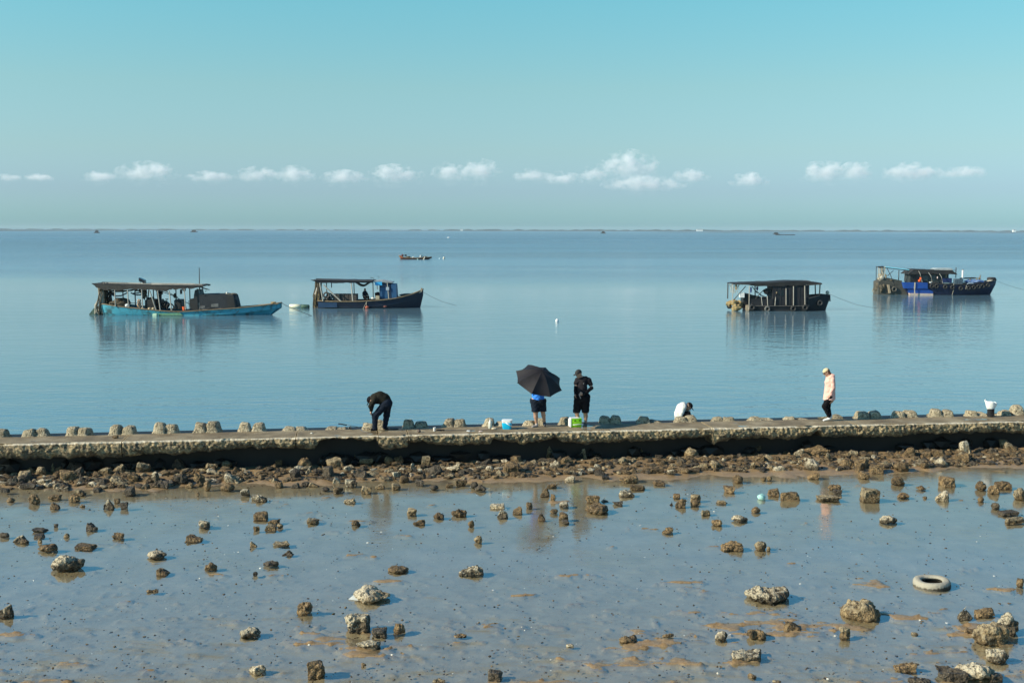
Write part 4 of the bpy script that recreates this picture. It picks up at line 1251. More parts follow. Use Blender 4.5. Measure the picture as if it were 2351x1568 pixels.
def person(name_label, loc, caps, head, clothes, hands=(), h=.012, group='people on the sea wall', extra=None):
    """caps: tag -> list of (a, b, ra, rb); head: (centre, forward, up); one continuous body, clothing as children"""
    e = empty('person', loc)
    tag(e, name_label, 'person', group)
    body = [c for t in caps for c in caps[t]]
    hc, fw, up = (Vector(v) for v in head)
    fw.normalize(); up = (up - fw * up.dot(fw)).normalized(); sd = up.cross(fw)
    def hp(f, u, s=0): return tuple(hc + fw * f + up * u + sd * s)
    hm = np.array([sd[:], fw[:], up[:]])
    def face(p):
        q = (p - np.array(hc)) @ hm.T
        d = d_ell(q, (0, -.012, .03), (.073, .093, .085))
        d = smin(d, d_ell(q, (0, .022, -.035), (.056, .066, .082)), .03)
        d = smin(d, d_cap(q, (0, .085, .012), (0, .104, -.022), .010, .015), .012)      # nose
        d = smin(d, d_ell(q, (0, .070, -.062), (.026, .016, .010)), .01)                 # mouth
        d = smin(d, d_ell(q, (0, .062, -.095), (.024, .022, .02)), .015)                 # chin
        for s in (-1, 1):
            d = smin(d, d_ell(q, (s * .076, -.005, -.005), (.012, .022, .034)), .008)    # ears
            d = np.maximum(d, -d_ell(q, (s * .031, .094, .022), (.017, .014, .011)))     # eye sockets
        return d
    hl = []
    for (wr, kn, sidev, curl) in hands:             # wrist, knuckle middle, thumb side, curl direction
        wr, kn, sv, cu = Vector(wr), Vector(kn), Vector(sidev).normalized(), Vector(curl).normalized()
        dr = (kn - wr).normalized()
        hl += [(wr, kn, .026, .030), (wr + sv * .016, kn + sv * .026, .020, .017), (wr - sv * .016, kn - sv * .028, .020, .016)]
        for i, (o, ln) in enumerate([(.033, .068), (.011, .078), (-.011, .073), (-.033, .058)]):
            a = kn + sv * o; b = a + dr * ln * .55 + cu * .012; c = b + dr * ln * .25 + cu * ln * .42
            hl += [(a, b, .0115, .0105), (b, c, .0105, .009)]
        a = wr + dr * .035 + sv * .03; b = a + dr * .03 + sv * .028; c = b + dr * .03 + cu * .012
        hl += [(a, b, .013, .012), (b, c, .012, .010)]
    def fbody(p):
        d = face(p)
        for a, b, ra, rb in body: d = smin(d, d_cap(p, a, b, ra, rb), .025)
        for a, b, ra, rb in hl: d = smin(d, d_cap(p, a, b, ra, rb), .006)
        return d
    def bounds(cl, pad):
        A = np.array([list(c[0]) for c in cl] + [list(c[1]) for c in cl])
        r = max(max(c[2], c[3]) for c in cl) + pad
        return A.min(0) - r, A.max(0) + r
    lo, hi = bounds(body + hl + [(hc, hc, .13, .13)], .03)
    sdf_object('body', fbody, lo, hi, h, skin_m, e)
    for s in (-1, 1):
        MB().blob(hp(.080, .022, s * .031), (.012, .012, .010), 1, 0, 1).build('eye', dark_m, e, True)
    for nm, tags_, off, m, clip, lab in clothes:
        cl = []
        for t in tags_:
            cl += caps[t]
        def fc(p, cl=cl, off=off, clip=clip):
            d = 9.0
            first = True
            for a, b, ra, rb in cl:
                dd = d_cap(p, a, b, ra + off, rb + off)
                d = dd if first else smin(d, dd, .035)
                first = False
            # folds
            d = d + .006 * np.sin(p[:, 2] * 46 + 3 * np.sin(p[:, 0] * 17 + p[:, 1] * 11)) * np.sin(p[:, 0] * 23 + p[:, 1] * 19)
            for (pt, n) in clip or []:
                d = np.maximum(d, (p - np.array(pt)) @ np.array(n))
            return d
        lo, hi = bounds(cl, off + .03)
        o = sdf_object(nm, fc, lo, hi, h * 1.05, m, e)
        if lab: o['label'] = lab
    def cap_hat(m, brim=True, name='cap', size=1.0, lab=None):
        def f(p):
            q = (p - np.array(hc)) @ hm.T / size
            d = d_ell(q, (0, -.010, .042), (.086, .106, .088))
            d = np.maximum(d, .036 - q[:, 2] - np.clip(-q[:, 1], 0, 1) * .25)
            if brim:
                b = d_ell(q, (0, .105, .040), (.070, .085, .014))
                d = np.minimum(d, b)
            return d
        return sdf_object(name, f, np.array(hc) - .24, np.array(hc) + .24, .010, m, e)
    def hair(m, tail=None, name='hair'):
        def f(p):
            q = (p - np.array(hc)) @ hm.T
            d = d_ell(q, (0, -.022, .034), (.084, .098, .090))
            d = np.maximum(d, q[:, 1] - .045 - q[:, 2] * .3)
            d = np.maximum(d, -q[:, 2] - .075)
            if tail:
                for a, b, ra, rb in tail:
                    d = smin(d, d_cap(p, a, b, ra, rb), .03)
            return d
        return sdf_object(name, f, np.array(hc) - .36, np.array(hc) + .30, .010, m, e)
    if extra: extra(e, cap_hat, hair, hp)
    return e

def zpt(x0, y0, k):
    """pixels of an enlarged view to metres: x right, z up, depth given"""
    return lambda x, y, d=0.0: ((x - x0) / k, d, (y0 - y) / k)

def shoe(e, heel, toe, m, w=.048, hgt=.07):
    a, b = Vector(heel), Vector(toe)
    def f(p):
        d = d_cap(p, a + Vector((0, 0, .035)), b + Vector((0, 0, .026)), w * .82, w * .66)
        d = smin(d, d_cap(p, a + Vector((0, 0, .05)), a + Vector((0, 0, hgt + .03)), .046, .043), .03)
        return np.maximum(d, -(p[:, 2] - min(a.z, b.z)))
    o = sdf_object('shoe', f, np.minimum(a, b) - .12, np.maximum(a, b) + .17, .010, m, e)
    return o

# --- person in black bending over
Z = zpt(555, 1185, 770)
def tors(pts, rr): return [(pts[i], pts[i + 1], rr[i], rr[i + 1]) for i in range(len(pts) - 1)]
def ex_bend(e, cap_hat, hair, hp):
    hair(hair_m)
    cap_hat(black_m, True, 'cap')
    shoe(e, Z(480, 1180, -.08), Z(385, 1185, -.12), black_m)
    shoe(e, Z(655, 1180, .13), Z(720, 1183, .08), black_m)
person('person all in black bending forward with hands on one knee, beside the fishing rods', on_wall(872, 987.5),
 {'torso': tors([Z(700, 560, 0), Z(650, 490, 0), Z(560, 455, 0), Z(460, 480, 0)], [.150, .150, .155, .135]) + [(Z(470, 470, -.13), Z(470, 480, .13), .075, .075)],
  'neck': [(Z(450, 480, 0), Z(400, 500, -.01), .06, .055)],
  'hips': [(Z(720, 580, -.06), Z(715, 590, .06), .135, .135)],
  'uarm1': [(Z(445, 510, -.17), Z(375, 620, -.20), .055, .045)], 'farm1': [(Z(375, 620, -.20), Z(385, 725, -.14), .042, .030)],
  'uarm2': [(Z(445, 510, .15), Z(385, 610, .14), .055, .045)], 'farm2': [(Z(385, 610, .14), Z(370, 720, .05), .042, .030)],
  'leg1': tors([Z(690, 600, -.08), Z(465, 850, -.10), Z(450, 1130, -.08)], [.105, .072, .048]),
  'leg2': tors([Z(725, 600, .09), Z(700, 860, .12), Z(655, 1130, .13)], [.105, .070, .046])},
 (Z(368, 520, -.02), (-.45, -.1, -.88), (-.85, 0, .35)),
 [('jacket', ['torso', 'uarm1', 'farm1', 'uarm2', 'farm2'], .020, mat('dark olive black jacket', (.014, .013, .010), (.024, .022, .016), 8, .9, .4, 20, spec=.1), None, None),
  ('trousers', ['hips', 'leg1', 'leg2'], .022, navy_m, None, None)],
 hands=[(Z(382, 735, -.14), Z(372, 775, -.14), (0, -1, 0), (.6, 0, -.3)), (Z(370, 725, .05), Z(365, 765, .03), (0, 1, 0), (.5, 0, -.3))], extra=ex_bend)

# --- person under the umbrella
Z2 = zpt(830, 1372, 659)
def ex_umb(e, cap_hat, hair, hp):
    hair(hair_m)
    shoe(e, Z2(800, 1372, .02), Z2(715, 1376, -.08), gshoe_m, .05)
    shoe(e, Z2(950, 1355, .16), Z2(955, 1362, .02), mat('dark grey shoe', (.02, .025, .03), (.05, .05, .055), 12, .6), .05)
umb_at = on_wall(1176 + 240 / 4, 980.5)
person('person in blue shirt and knee-length navy shorts, mostly hidden by the open black umbrella', umb_at,
 {'torso': tors([Z2(825, 800, .0), Z2(820, 660, .0), Z2(815, 520, .0)], [.155, .165, .15]) + [(Z2(715, 490, 0), Z2(915, 490, 0), .075, .075)],
  'neck': [(Z2(815, 480, 0), Z2(805, 410, 0), .055, .052)],
  'hips': [(Z2(775, 850, .0), Z2(870, 850, .0), .130, .130)],
  'uarm1': [(Z2(705, 500, 0), Z2(735, 640, -.16), .052, .044)], 'farm1': [(Z2(735, 640, -.16), Z2(800, 580, -.33), .040, .030)],
  'uarm2': [(Z2(925, 500, 0), Z2(935, 650, -.14), .052, .044)], 'farm2': [(Z2(935, 650, -.14), Z2(850, 620, -.33), .040, .030)],
  'leg1': tors([Z2(770, 860, .0), Z2(775, 1070, -.02)], [.105, .075]), 'shin1': tors([Z2(775, 1070, -.02), Z2(780, 1170, .0), Z2(795, 1300, .02)], [.070, .062, .040]),
  'leg2': tors([Z2(880, 860, .04), Z2(915, 1060, .08)], [.105, .075]), 'shin2': tors([Z2(915, 1060, .08), Z2(930, 1150, .12), Z2(950, 1290, .16)], [.070, .060, .040])},
 (Z2(800, 350, -.02), (-.2, -.95, -.25), (0, 0, 1)),
 [('shirt', ['torso', 'uarm1', 'uarm2'], .022, blue_m, [(Z2(820, 845, 0), (0, 0, -1))], None),
  ('shorts', ['hips', 'leg1', 'leg2'], .040, navy_m, [(Z2(820, 820, 0), (0, 0, 1)), (Z2(820, 1070, 0), (0, 0, -1))], None)],
 hands=[(Z2(805, 575, -.34), Z2(835, 560, -.36), (0, 0, 1), (.2, .9, 0)), (Z2(845, 620, -.34), Z2(825, 610, -.38), (0, 0, 1), (-.2, .9, 0))], extra=ex_umb)

# --- man in black cap
Z3 = zpt(1615, 1338, 659)
def ex_cap(e, cap_hat, hair, hp):
    hair(hair_m)
    cap_hat(mat('black cap cloth', (.014, .013, .012), (.026, .024, .021), 12, .8), True)
    shoe(e, Z3(1690, 1338, .08), Z3(1645, 1344, -.12), shoe_m, .05)
    shoe(e, Z3(1540, 1330, .12), Z3(1500, 1338, -.06), shoe_m, .05)
    m = MB().tube([Z3(1545, 690, -.21), Z3(1560, 735, -.22), Z3(1580, 780, -.215)], .012, 6)
    m.build('strap', mat('grey strap', (.40, .38, .36), None, 9, .7), e)
    MB().blob(Z3(1635, 490, -.195), (.012, .006, .008), 3, .1, 1).build('badge', mat('badge', (.7, .68, .62), None, 9, .5), e)
    MB().blob(Z3(1575, 655, -.20), (.011, .008, .009), 3, .1, 1).build('button', mat('badge', (.7, .68, .62)), e)
person('man in black cap, dark polo and black cropped trousers looking down, behind the green cooler', on_wall(1176 + 640 / 4, 978),
 {'torso': tors([Z3(1610, 730, 0), Z3(1610, 600, -.03), Z3(1622, 480, 0)], [.128, .125, .118]) + [(Z3(1550, 455, 0), Z3(1730, 455, .02), .068, .066), (Z3(1590, 415, 0), Z3(1680, 415, .01), .06, .06)],
  'neck': [(Z3(1620, 430, 0), Z3(1575, 350, -.02), .060, .055)],
  'hips': [(Z3(1565, 770, 0), Z3(1665, 770, 0), .128, .128)],
  'uarm1': [(Z3(1520, 440, -.0), Z3(1495, 500, -.03), .058, .050)], 'elb1': [(Z3(1495, 500, -.03), Z3(1487, 575, -.06), .046, .042)], 'farm1': [(Z3(1487, 575, -.06), Z3(1480, 690, -.10), .044, .034)],
  'uarm2': [(Z3(1745, 445, .02), Z3(1775, 520, .0), .052, .046)], 'elb2': [(Z3(1775, 520, .0), Z3(1797, 590, -.03), .044, .040)], 'farm2': [(Z3(1795, 590, -.04), Z3(1690, 665, -.17), .044, .034), (Z3(1690, 665, -.17), Z3(1630, 690, -.2), .034, .03)],
  'leg1': tors([Z3(1550, 780, .0), Z3(1510, 1060, .02)], [.108, .078]), 'shin1': tors([Z3(1510, 1060, .02), Z3(1530, 1150, .06), Z3(1545, 1260, .10)], [.068, .058, .038]),
  'leg2': tors([Z3(1680, 780, .0), Z3(1680, 1060, .02)], [.108, .078]), 'shin2': tors([Z3(1680, 1060, .02), Z3(1690, 1150, .06), Z3(1692, 1270, .07)], [.068, .060, .040])},
 (Z3(1542, 315, -.06), (-.75, -.50, -.42), (-.25, 0, .95)),
 [('polo_shirt', ['torso', 'uarm1', 'uarm2'], .022, charcoal_m, [(Z3(1610, 735, 0), (0, 0, -1))], None),
  ('sun_sleeve', ['farm1'], .012, black_m, None, None), ('sun_sleeve', ['farm2'], .012, black_m, None, None),
  ('trousers', ['hips', 'leg1', 'leg2'], .030, black_m, [(Z3(1610, 700, 0), (0, 0, 1)), (Z3(1610, 1078, 0), (0, 0, -1))], None)],
 hands=[(Z3(1480, 695, -.10), Z3(1476, 730, -.12), (0, -1, 0), (.7, 0, -.1)), (Z3(1628, 690, -.2), Z3(1590, 695, -.21), (0, 0, 1), (.1, 1, 0))], extra=ex_cap)

# --- crouching person in white
Z4 = zpt(1850, 640, 616)
def ex_cr(e, cap_hat, hair, hp):
    hair(hair_m)
    cap_hat(black_m, True)
    shoe(e, Z4(1880, 640, -.05), Z4(1960, 642, -.08), black_m)
    shoe(e, Z4(1900, 640, .12), Z4(1985, 642, .12), black_m)
cpt = back_pt(1640 * .8166 + 1850 * .125, 1100 * .8166 + 600 * .125, WIDTH + .85)
person('person in white jacket and black cap crouching behind two humps of the wave blocks', (cpt.x, cpt.y, cpt.z),
 {'torso': tors([Z4(1760, 560, 0), Z4(1752, 440, 0), Z4(1785, 330, 0), Z4(1830, 285, 0)], [.125, .120, .115, .09]) + [(Z4(1825, 300, -.13), Z4(1825, 300, .13), .07, .07)],
  'neck': [(Z4(1850, 290, 0), Z4(1890, 290, 0), .055, .055)],
  'uarm1': [(Z4(1815, 310, -.17), Z4(1775, 445, -.20), .052, .044)], 'farm1': [(Z4(1775, 445, -.20), Z4(1900, 440, -.12), .040, .030)],
  'uarm2': [(Z4(1835, 310, .17), Z4(1890, 420, .18), .052, .044)], 'farm2': [(Z4(1890, 420, .18), Z4(1945, 400, .06), .040, .030)],
  'hips': [(Z4(1765, 570, -.07), Z4(1765, 570, .07), .12, .12)],
  'leg1': tors([Z4(1775, 560, -.1), Z4(1905, 440, -.12), Z4(1880, 610, -.07)], [.095, .068, .046]),
  'leg2': tors([Z4(1775, 560, .1), Z4(1920, 450, .13), Z4(1905, 610, .12)], [.095, .068, .046])},
 (Z4(1935, 305, -.02), (.55, -.40, -.70), (.62, 0, .75)),
 [('jacket', ['torso', 'uarm1'], .020, whitec_m, None, None), ('sleeve', ['uarm2', 'farm2'], .018, whitec_m, None, None), ('dark_cuff', ['farm1'], .020, black_m, None, None),
  ('trousers', ['hips', 'leg1', 'leg2'], .02, black_m, None, None)],
 hands=[(Z4(1905, 440, -.12), Z4(1935, 450, -.11), (0, -1, 0), (0, .2, -1)), (Z4(1948, 400, .06), Z4(1960, 425, .04), (0, 1, 0), (-.5, -.5, 0))], extra=ex_cr)

# --- woman in pink
Z5 = zpt(845, 1195, 610)
def ex_pk(e, cap_hat, hair, hp):
    hair(mat('brown hair', (.10, .040, .015), (.16, .07, .03), 20, .5), [(Z5(815, 275, 0), Z5(855, 325, .02), .045, .035), (Z5(855, 325, .02), Z5(880, 350, .03), .035, .02)])
    cap_hat(mat('straw hat band', (.70, .55, .33), (.58, .44, .25), 14, .8), False, 'headscarf', 1.0)
    mb = MB()
    for s in (-1, 1):
        mb.blob(hp(.088, .020, s * .034), (.026, .026, .024), 2, .02, 2)
    mb.tube([hp(.086, .022, -.07), hp(.098, .024, 0), hp(.086, .022, .07)], .007, 5)
    mb.build('sunglasses', dark_m, e, True)
    shoe(e, Z5(845, 1170, -.06), Z5(745, 1192, -.07), wshoe_m, .050)
    shoe(e, Z5(895, 1150, .07), Z5(850, 1188, .06), wshoe_m, .050)
    MB().tube([Z5(900, 345, -.10), Z5(895, 420, -.15), Z5(885, 560, -.20), Z5(870, 600, -.20)], .012, 6).build('bag_strap', mat('dark red strap', (.12, .03, .03), None, 9, .6), e)
    def fh(p): return d_cap(p, Z5(895, 350, -.09), Z5(900, 352, .09), .05, .05)
    sdf_object('hood', fh, np.array(Z5(895, 350, 0)) - .2, np.array(Z5(895, 350, 0)) + .2, .012, pink_m, e)
person('woman in long pale pink coat, black leggings and white shoes walking left with head bowed', on_wall(2200 * .8166 + 848 * .125, 966.2),
 {'torso': tors([Z5(850, 760, 0), Z5(850, 600, 0), Z5(850, 480, 0), Z5(855, 390, 0)], [.140, .115, .12, .105]) + [(Z5(862, 385, -.11), Z5(862, 385, .11), .07, .07)],
  'skirt': tors([Z5(852, 600, 0), Z5(840, 790, 0)], [.12, .145]),
  'neck': [(Z5(845, 370, 0), Z5(805, 330, 0), .048, .046)],
  'hips': [(Z5(850, 740, -.05), Z5(850, 740, .05), .115, .115)],
  'uarm1': [(Z5(868, 400, -.165), Z5(880, 550, -.19), .050, .042)], 'farm1': [(Z5(880, 550, -.19), Z5(835, 680, -.19), .040, .032)],
  'uarm2': [(Z5(850, 400, .165), Z5(845, 550, .18), .050, .042)], 'farm2': [(Z5(845, 550, .18), Z5(800, 670, .16), .040, .032)],
  'leg1': tors([Z5(830, 770, -.07), Z5(745, 915, -.08), Z5(842, 1110, -.06)], [.092, .062, .040]),
  'leg2': tors([Z5(860, 770, .07), Z5(835, 930, .07), Z5(880, 1100, .07)], [.092, .060, .040])},
 (Z5(780, 292, 0), (-.85, -.12, -.50), (-.5, 0, .85)),
 [('coat', ['torso', 'skirt'], .030, pink_m, [(Z5(850, 800, 0), (0, 0, -1)), (Z5(830, 345, 0), (-.6, 0, .8))], None), ('sleeve', ['uarm1', 'farm1'], .022, pink_m, None, None), ('sleeve', ['uarm2', 'farm2'], .022, pink_m, None, None),
  ('leggings', ['hips', 'leg1', 'leg2'], .012, black_m, None, None)],
 hands=[(Z5(832, 685, -.19), Z5(820, 715, -.19), (0, 1, 0), (.2, .8, -.3)), (Z5(798, 672, .16), Z5(785, 700, .15), (0, -1, 0), (.2, -.6, -.3))], extra=ex_pk)

# ================================================================== THINGS ON THE WALL
# open black umbrella, tilted towards the sun and the viewer
ue = empty('umbrella', at_depth((1400 + 808 / 6.819) * .8166, (1000 + 415 / 6.819) * .8166, umb_at.y - .45))
tag(ue, 'open black double-layered umbrella tilted towards the viewer, held by person in blue', 'umbrella')
um = mat('umbrella cloth', (.014, .012, .014), (.020, .018, .021), 6, .7, spec=.25)
ax = Vector((.26, -.50, .84)).normalized()
rgt = Vector((.94, .30, -.02)); rgt = (rgt - ax * rgt.dot(ax)).normalized(); upv = ax.cross(rgt)
RAD, DEP = .72, .36
def canopy(r0, r1, lift, nring, sag):
    vs, fs = [], []
    N = 8
    sub = 6
    for i in range(nring + 1):
        f = i / nring
        r = r0 + (r1 - r0) * f
        for k in range(N):
            for j in range(sub):
                t = (k + j / sub) / N * 2 * math.pi + .21
                a0, a1 = k / N * 2 * math.pi + .21, (k + 1) / N * 2 * math.pi + .21
                x = math.cos(a0) * (1 - j / sub) + math.cos(a1) * j / sub
                y = math.sin(a0) * (1 - j / sub) + math.sin(a1) * j / sub
                bow = math.sin(math.pi * j / sub)
                z = DEP * (1 - (r / RAD) ** 2 * .9) - DEP * .45 + lift - sag * bow * f
                edge = 1 - .05 * bow * f
                v = rgt * (x * r * edge) + upv * (y * r * edge) + ax * z
                vs.append(v)
    n = N * sub
    for i in range(nring):
        for k in range(n):
            fs.append((i * n + k, i * n + (k + 1) % n, (i + 1) * n + (k + 1) % n, (i + 1) * n + k))
    return vs, fs
v, f = canopy(.02, RAD, 0, 10, .03)
co = obj('canopy', v, f, um, ue, True)
md = co.modifiers.new('thick', 'SOLIDIFY'); md.thickness = .002
set_smooth_angle(co, 9)
v, f = canopy(.02, .33, .018, 5, .012)
vo_ = obj('vent_canopy', v, f, um, co, True)
md = vo_.modifiers.new('thick', 'SOLIDIFY'); md.thickness = .002
set_smooth_angle(vo_, 9)
dkm = mat('dark metal', (.03, .03, .032), None, 5, .35, metal=.7)
for k in range(8):
    t = k / 8 * 2 * math.pi + .21
    dirv = rgt * math.cos(t) + upv * math.sin(t)
    MB().tube([dirv * .03 + ax * (DEP * .53), dirv * RAD * .5 + ax * (DEP * (1 - .9 * .25) - DEP * .45 - .006), dirv * (RAD + .012) + ax * (DEP * .1 - DEP * .45 - .004)], .0035, 5).build('rib', dkm, ue)
MB().tube([ax * (DEP * .55 + .06), ax * -.62], .008, 8).build('shaft', dkm, ue)
MB().tube([ax * (DEP * .55 + .015), ax * (DEP * .55 + .07)], .011, 8, .006).build('tip', dkm, ue)
MB().tube([ax * -.56, ax * -.70], .016, 10).build('handle', black_m, ue)
MB().tube([upv * -.05 + ax * (DEP * .55 + .0), upv * -.13 + rgt * .02 + ax * (DEP * .52), upv * -.18 + ax * (DEP * .47)], .006, 5).build('strap', black_m, ue)

def rounded_tub(name, m, parent, w, d, h, taper=.86, z0=0.0, r=.02, n=1):
    mb = MB()
    rings = []
    prof = [(taper * .93, 0), (taper, .015), (1.0, h - .01), (1.0, h)]
    vs, fs = [], []
    N = 28
    for s, z in prof:
        for i in range(N):
            t = 2 * math.pi * i / N
            c, sn = math.cos(t), math.sin(t)
            e = .35
            vs.append((math.copysign(abs(c) ** e, c) * w / 2 * s, math.copysign(abs(sn) ** e, sn) * d / 2 * s, z0 + z))
    for k in range(len(prof) - 1):
        for i in range(N):
            j = (i + 1) % N
            fs.append((k * N + i, k * N + j, (k + 1) * N + j, (k + 1) * N + i))
    fs.append(tuple(range(N - 1, -1, -1))); fs.append(tuple((len(prof) - 1) * N + i for i in range(N)))
    o = mb.add(vs, fs).build(name, m, parent, True)
    set_smooth_angle(o, 45)
    return o
cyan_m = mat('cyan plastic', (.005, .50, .78), (.005, .43, .70), 3, .35)
whitep_m = mat('white plastic', (.80, .80, .77), (.72, .72, .69), 4, .4)
green_m = mat('lime green plastic', (.36, .78, .02), (.30, .68, .02), 3, .35)
# small cyan bucket cooler
e = empty('cooler_bucket', on_wall(588 + 2305 / 4, 984.5), R(-8)); tag(e, 'small bright blue bucket cooler with a white lid and white handle', 'cooler')
rounded_tub('tub', cyan_m, e, .285, .24, .185, .86)
rounded_tub('lid', whitep_m, e, .295, .25, .085, .97, .186)
MB().tube([(-.02, -.135, .20), (.05, -.15, .16), (.16, -.13, .095)], .013, 7).build('handle', whitep_m, e, True)
# lime green cooler
e = empty('cool_box', on_wall(1176 + 580 / 4, 979.5), R(10)); tag(e, 'lime green cool box with white end and white front handle, at the capped man\'s feet', 'cooler')
rounded_tub('tub', green_m, e, .36, .25, .21, .94)
MB().box((-.192, -.128, .0), (-.130, .128, .262), .02).build('end_panel', whitep_m, e)
lid = rounded_tub('lid', green_m, e, .345, .235, .05, 1.0, .211)
MB().box((-.17, -.115, .262), (.10, .10, .276), .006).build('lid_top', whitep_m, lid)
MB().tube([(-.10, -.135, .085), (-.10, -.16, .085), (.19, -.16, .10), (.19, -.13, .10)], .010, 7).build('handle', whitep_m, e, True)
for x in (-.04, .10):
    MB().box((x - .025, -.131, .185), (x + .025, -.122, .215), .004).build('latch', black_m, e)
# white jug
e = empty('water_bottle', on_wall(588 + 2150 / 4, 984)); tag(e, 'translucent white plastic bottle standing against a wave block, left of the blue cooler', 'bottle')
MB().lathe([(.045, 0), (.055, .01), (.055, .17), (.05, .20), (.022, .235), (.020, .25)], (0, 0, 0), 18).build('bottle_body', mat('milky plastic', (.62, .62, .54), (.52, .52, .45), 6, .4), e, True)
MB().lathe([(.022, .25), (.022, .275)], (0, 0, 0), 14).build('cap', whitep_m, e, True)
# white cup, dark reel bag and small litter
e = empty('paper_cup', on_wall(588 + 1637 / 4, 989.5)); tag(e, 'small white cup standing on the wall near its front edge, right of the bending person', 'cup')
MB().lathe([(.028, 0), (.038, .10), (.040, .104), (.036, .104), (.026, .006)], (0, 0, 0), 16, cap=False).build('cup_wall', whitep_m, e, True)
def lump(name, px, py, rad, m, label, cat, seed=1, amp=.3, sub=2, part=None):
    p = on_wall(px, py)
    o = MB().blob((0, 0, rad[2] * .75), rad, seed, amp, sub).build(name, m, None, False, (p.x, p.y, WALL_Z))
    tag(o, label, cat)
    return o
lump('tackle_bag', 588 + 1495 / 4, 992.5, (.055, .05, .05), shoe_m, 'small dark brown bag of tackle on the wall, between bending person and white cup', 'bag', 4)
lump('bait_tub', 588 + 2185 / 4, 986, (.075, .05, .035), mat('pale card', (.62, .52, .36), None, 12, .7), 'small cream bait tub on the wall, touching the left of the blue cooler', 'tub', 5, .15)
lump('crumpled_wrapper', 588 + 1950 / 4, 991, (.05, .03, .03), whitep_m, 'crumpled pale wrapper lying on the wall, well left of the white bottle', 'litter', 6, .5)
lump('plastic_scrap', 588 + 2062 / 4, 991, (.06, .03, .018), mat('pinkish plastic', (.62, .48, .44), None, 12, .6), 'flat pinkish scrap on the wall, front left of the white bottle', 'litter', 7, .4)
lump('shell', 588 + 510 / 4, 996, (.035, .025, .02), shell_m, 'single white shell on the wall top, left of the fishing rod', 'shell', 8, .2)
o = lump('driftwood', 588 + 2090 / 4, 985.5, (.16, .02, .016), mat('pale driftwood', (.42, .33, .25), None, 20, .8), 'thin pale stick lying beneath the white bottle', 'stick', 9, .15)
lump('mud_clod', 1060 / 4, 939 + 268 / 4, (.09, .06, .05), RM['b'], 'dark brown clod on the wall top beside the left wall crack', 'clod', 10, .3)

def rod(tip, butt, zt, zb, reel_f, label, length_m=None):
    a = on_wall(*butt); b = on_wall(*tip)
    a.z = WALL_Z + zb; b.z = WALL_Z + zt
    e = empty('fishing_rod', a); tag(e, label, 'fishing rod', 'fishing rods on the sea wall')
    d = b - a
    bl = mat('rod blank', (.03, .05, .06), (.02, .03, .04), 8, .35)
    MB().tube([d * 0, d * .5, d], .010, 7, .004).build('blank', bl, e, True)
    MB().tube([d * 0, d * .22], .016, 8).build('grip', black_m, e, True)
    c = d * reel_f
    rl = MB().lathe([(.012, -.05), (.035, -.045), (.035, -.02), (.024, -.015), (.024, .015), (.036, .02), (.036, .03)], (c.x, c.y, c.z - .065), 14, 'x').build('reel', dkm, e, True)
    MB().tube([c, c + Vector((0, 0, -.05))], .008, 6).build('reel_foot', dkm, rl)
    MB().tube([c + Vector((.0, 0, -.065)), c + Vector((0, -.06, -.065)), c + Vector((.03, -.065, -.09))], .006, 6).build('crank', dkm, rl)
    for f in (.5, .68, .82, .93):
        q = d * f
        MB().lathe([(.012, -.002), (.015, 0), (.012, .002)], (q.x, q.y, q.z - .014), 10, 'x').build('guide', dkm, e)
    return e
rod((1070 / 4 + 588 + 8, 988.5), (588 + 756 / 4, 986), .025, .17, .32, 'dark fishing rod propped on a low block, its tip by the bending person')
rod((588 + 1700 / 4, 988), (588 + 1195 / 4, 988), .03, .035, .30, 'dark fishing rod lying flat on the wall, right of the bending person')
rod((588 + 2000 / 4, 989), (588 + 1655 / 4, 989.5), .02, .03, .2, 'thin dark fishing rod lying flat on the wall, right of the white cup')

# black bucket with a white bag
e = empty('bait_bucket', on_wall(1763 + 2045 / 4, 898.3 + 232 / 4)); tag(e, 'black cylindrical bucket with a white plastic bag spilling over its top', 'bucket')
MB().lathe([(.098, 0), (.105, .01), (.108, .235), (.113, .24), (.113, .25), (.10, .25)], (0, 0, 0), 22).build('bucket_body', mat('black plastic', (.012, .014, .018), (.03, .034, .04), 5, .4), e, True)
mb = MB()
vs, fs = [], []
N = 26
prof = [(.105, .24), (.125, .27), (.150, .33), (.178, .42), (.19, .47), (.175, .472), (.12, .40), (.08, .33)]
for i, (r, z) in enumerate(prof):
    for k in range(N):
        t = 2 * math.pi * k / N
        w = .018 * math.sin(5 * t + i) * (i / 5)
        zz = z + (.03 * -math.cos(t) + .02 * math.sin(3 * t) - .035 * math.cos(t) * .4) * (i / 4 if i < 6 else 1.2) * .9
        vs.append(((r + w) * math.cos(t) * 1.0 - .012, (r + w) * math.sin(t) * .8, zz))
for i in range(len(prof) - 1):
    for k in range(N):
        fs.append((i * N + k, i * N + (k + 1) % N, (i + 1) * N + (k + 1) % N, (i + 1) * N + k))
mb.add(vs, fs).build('plastic_bag', mat('white bag plastic', (.86, .86, .82), (.78, .78, .74), 6, .45, .4, 20), e, True)

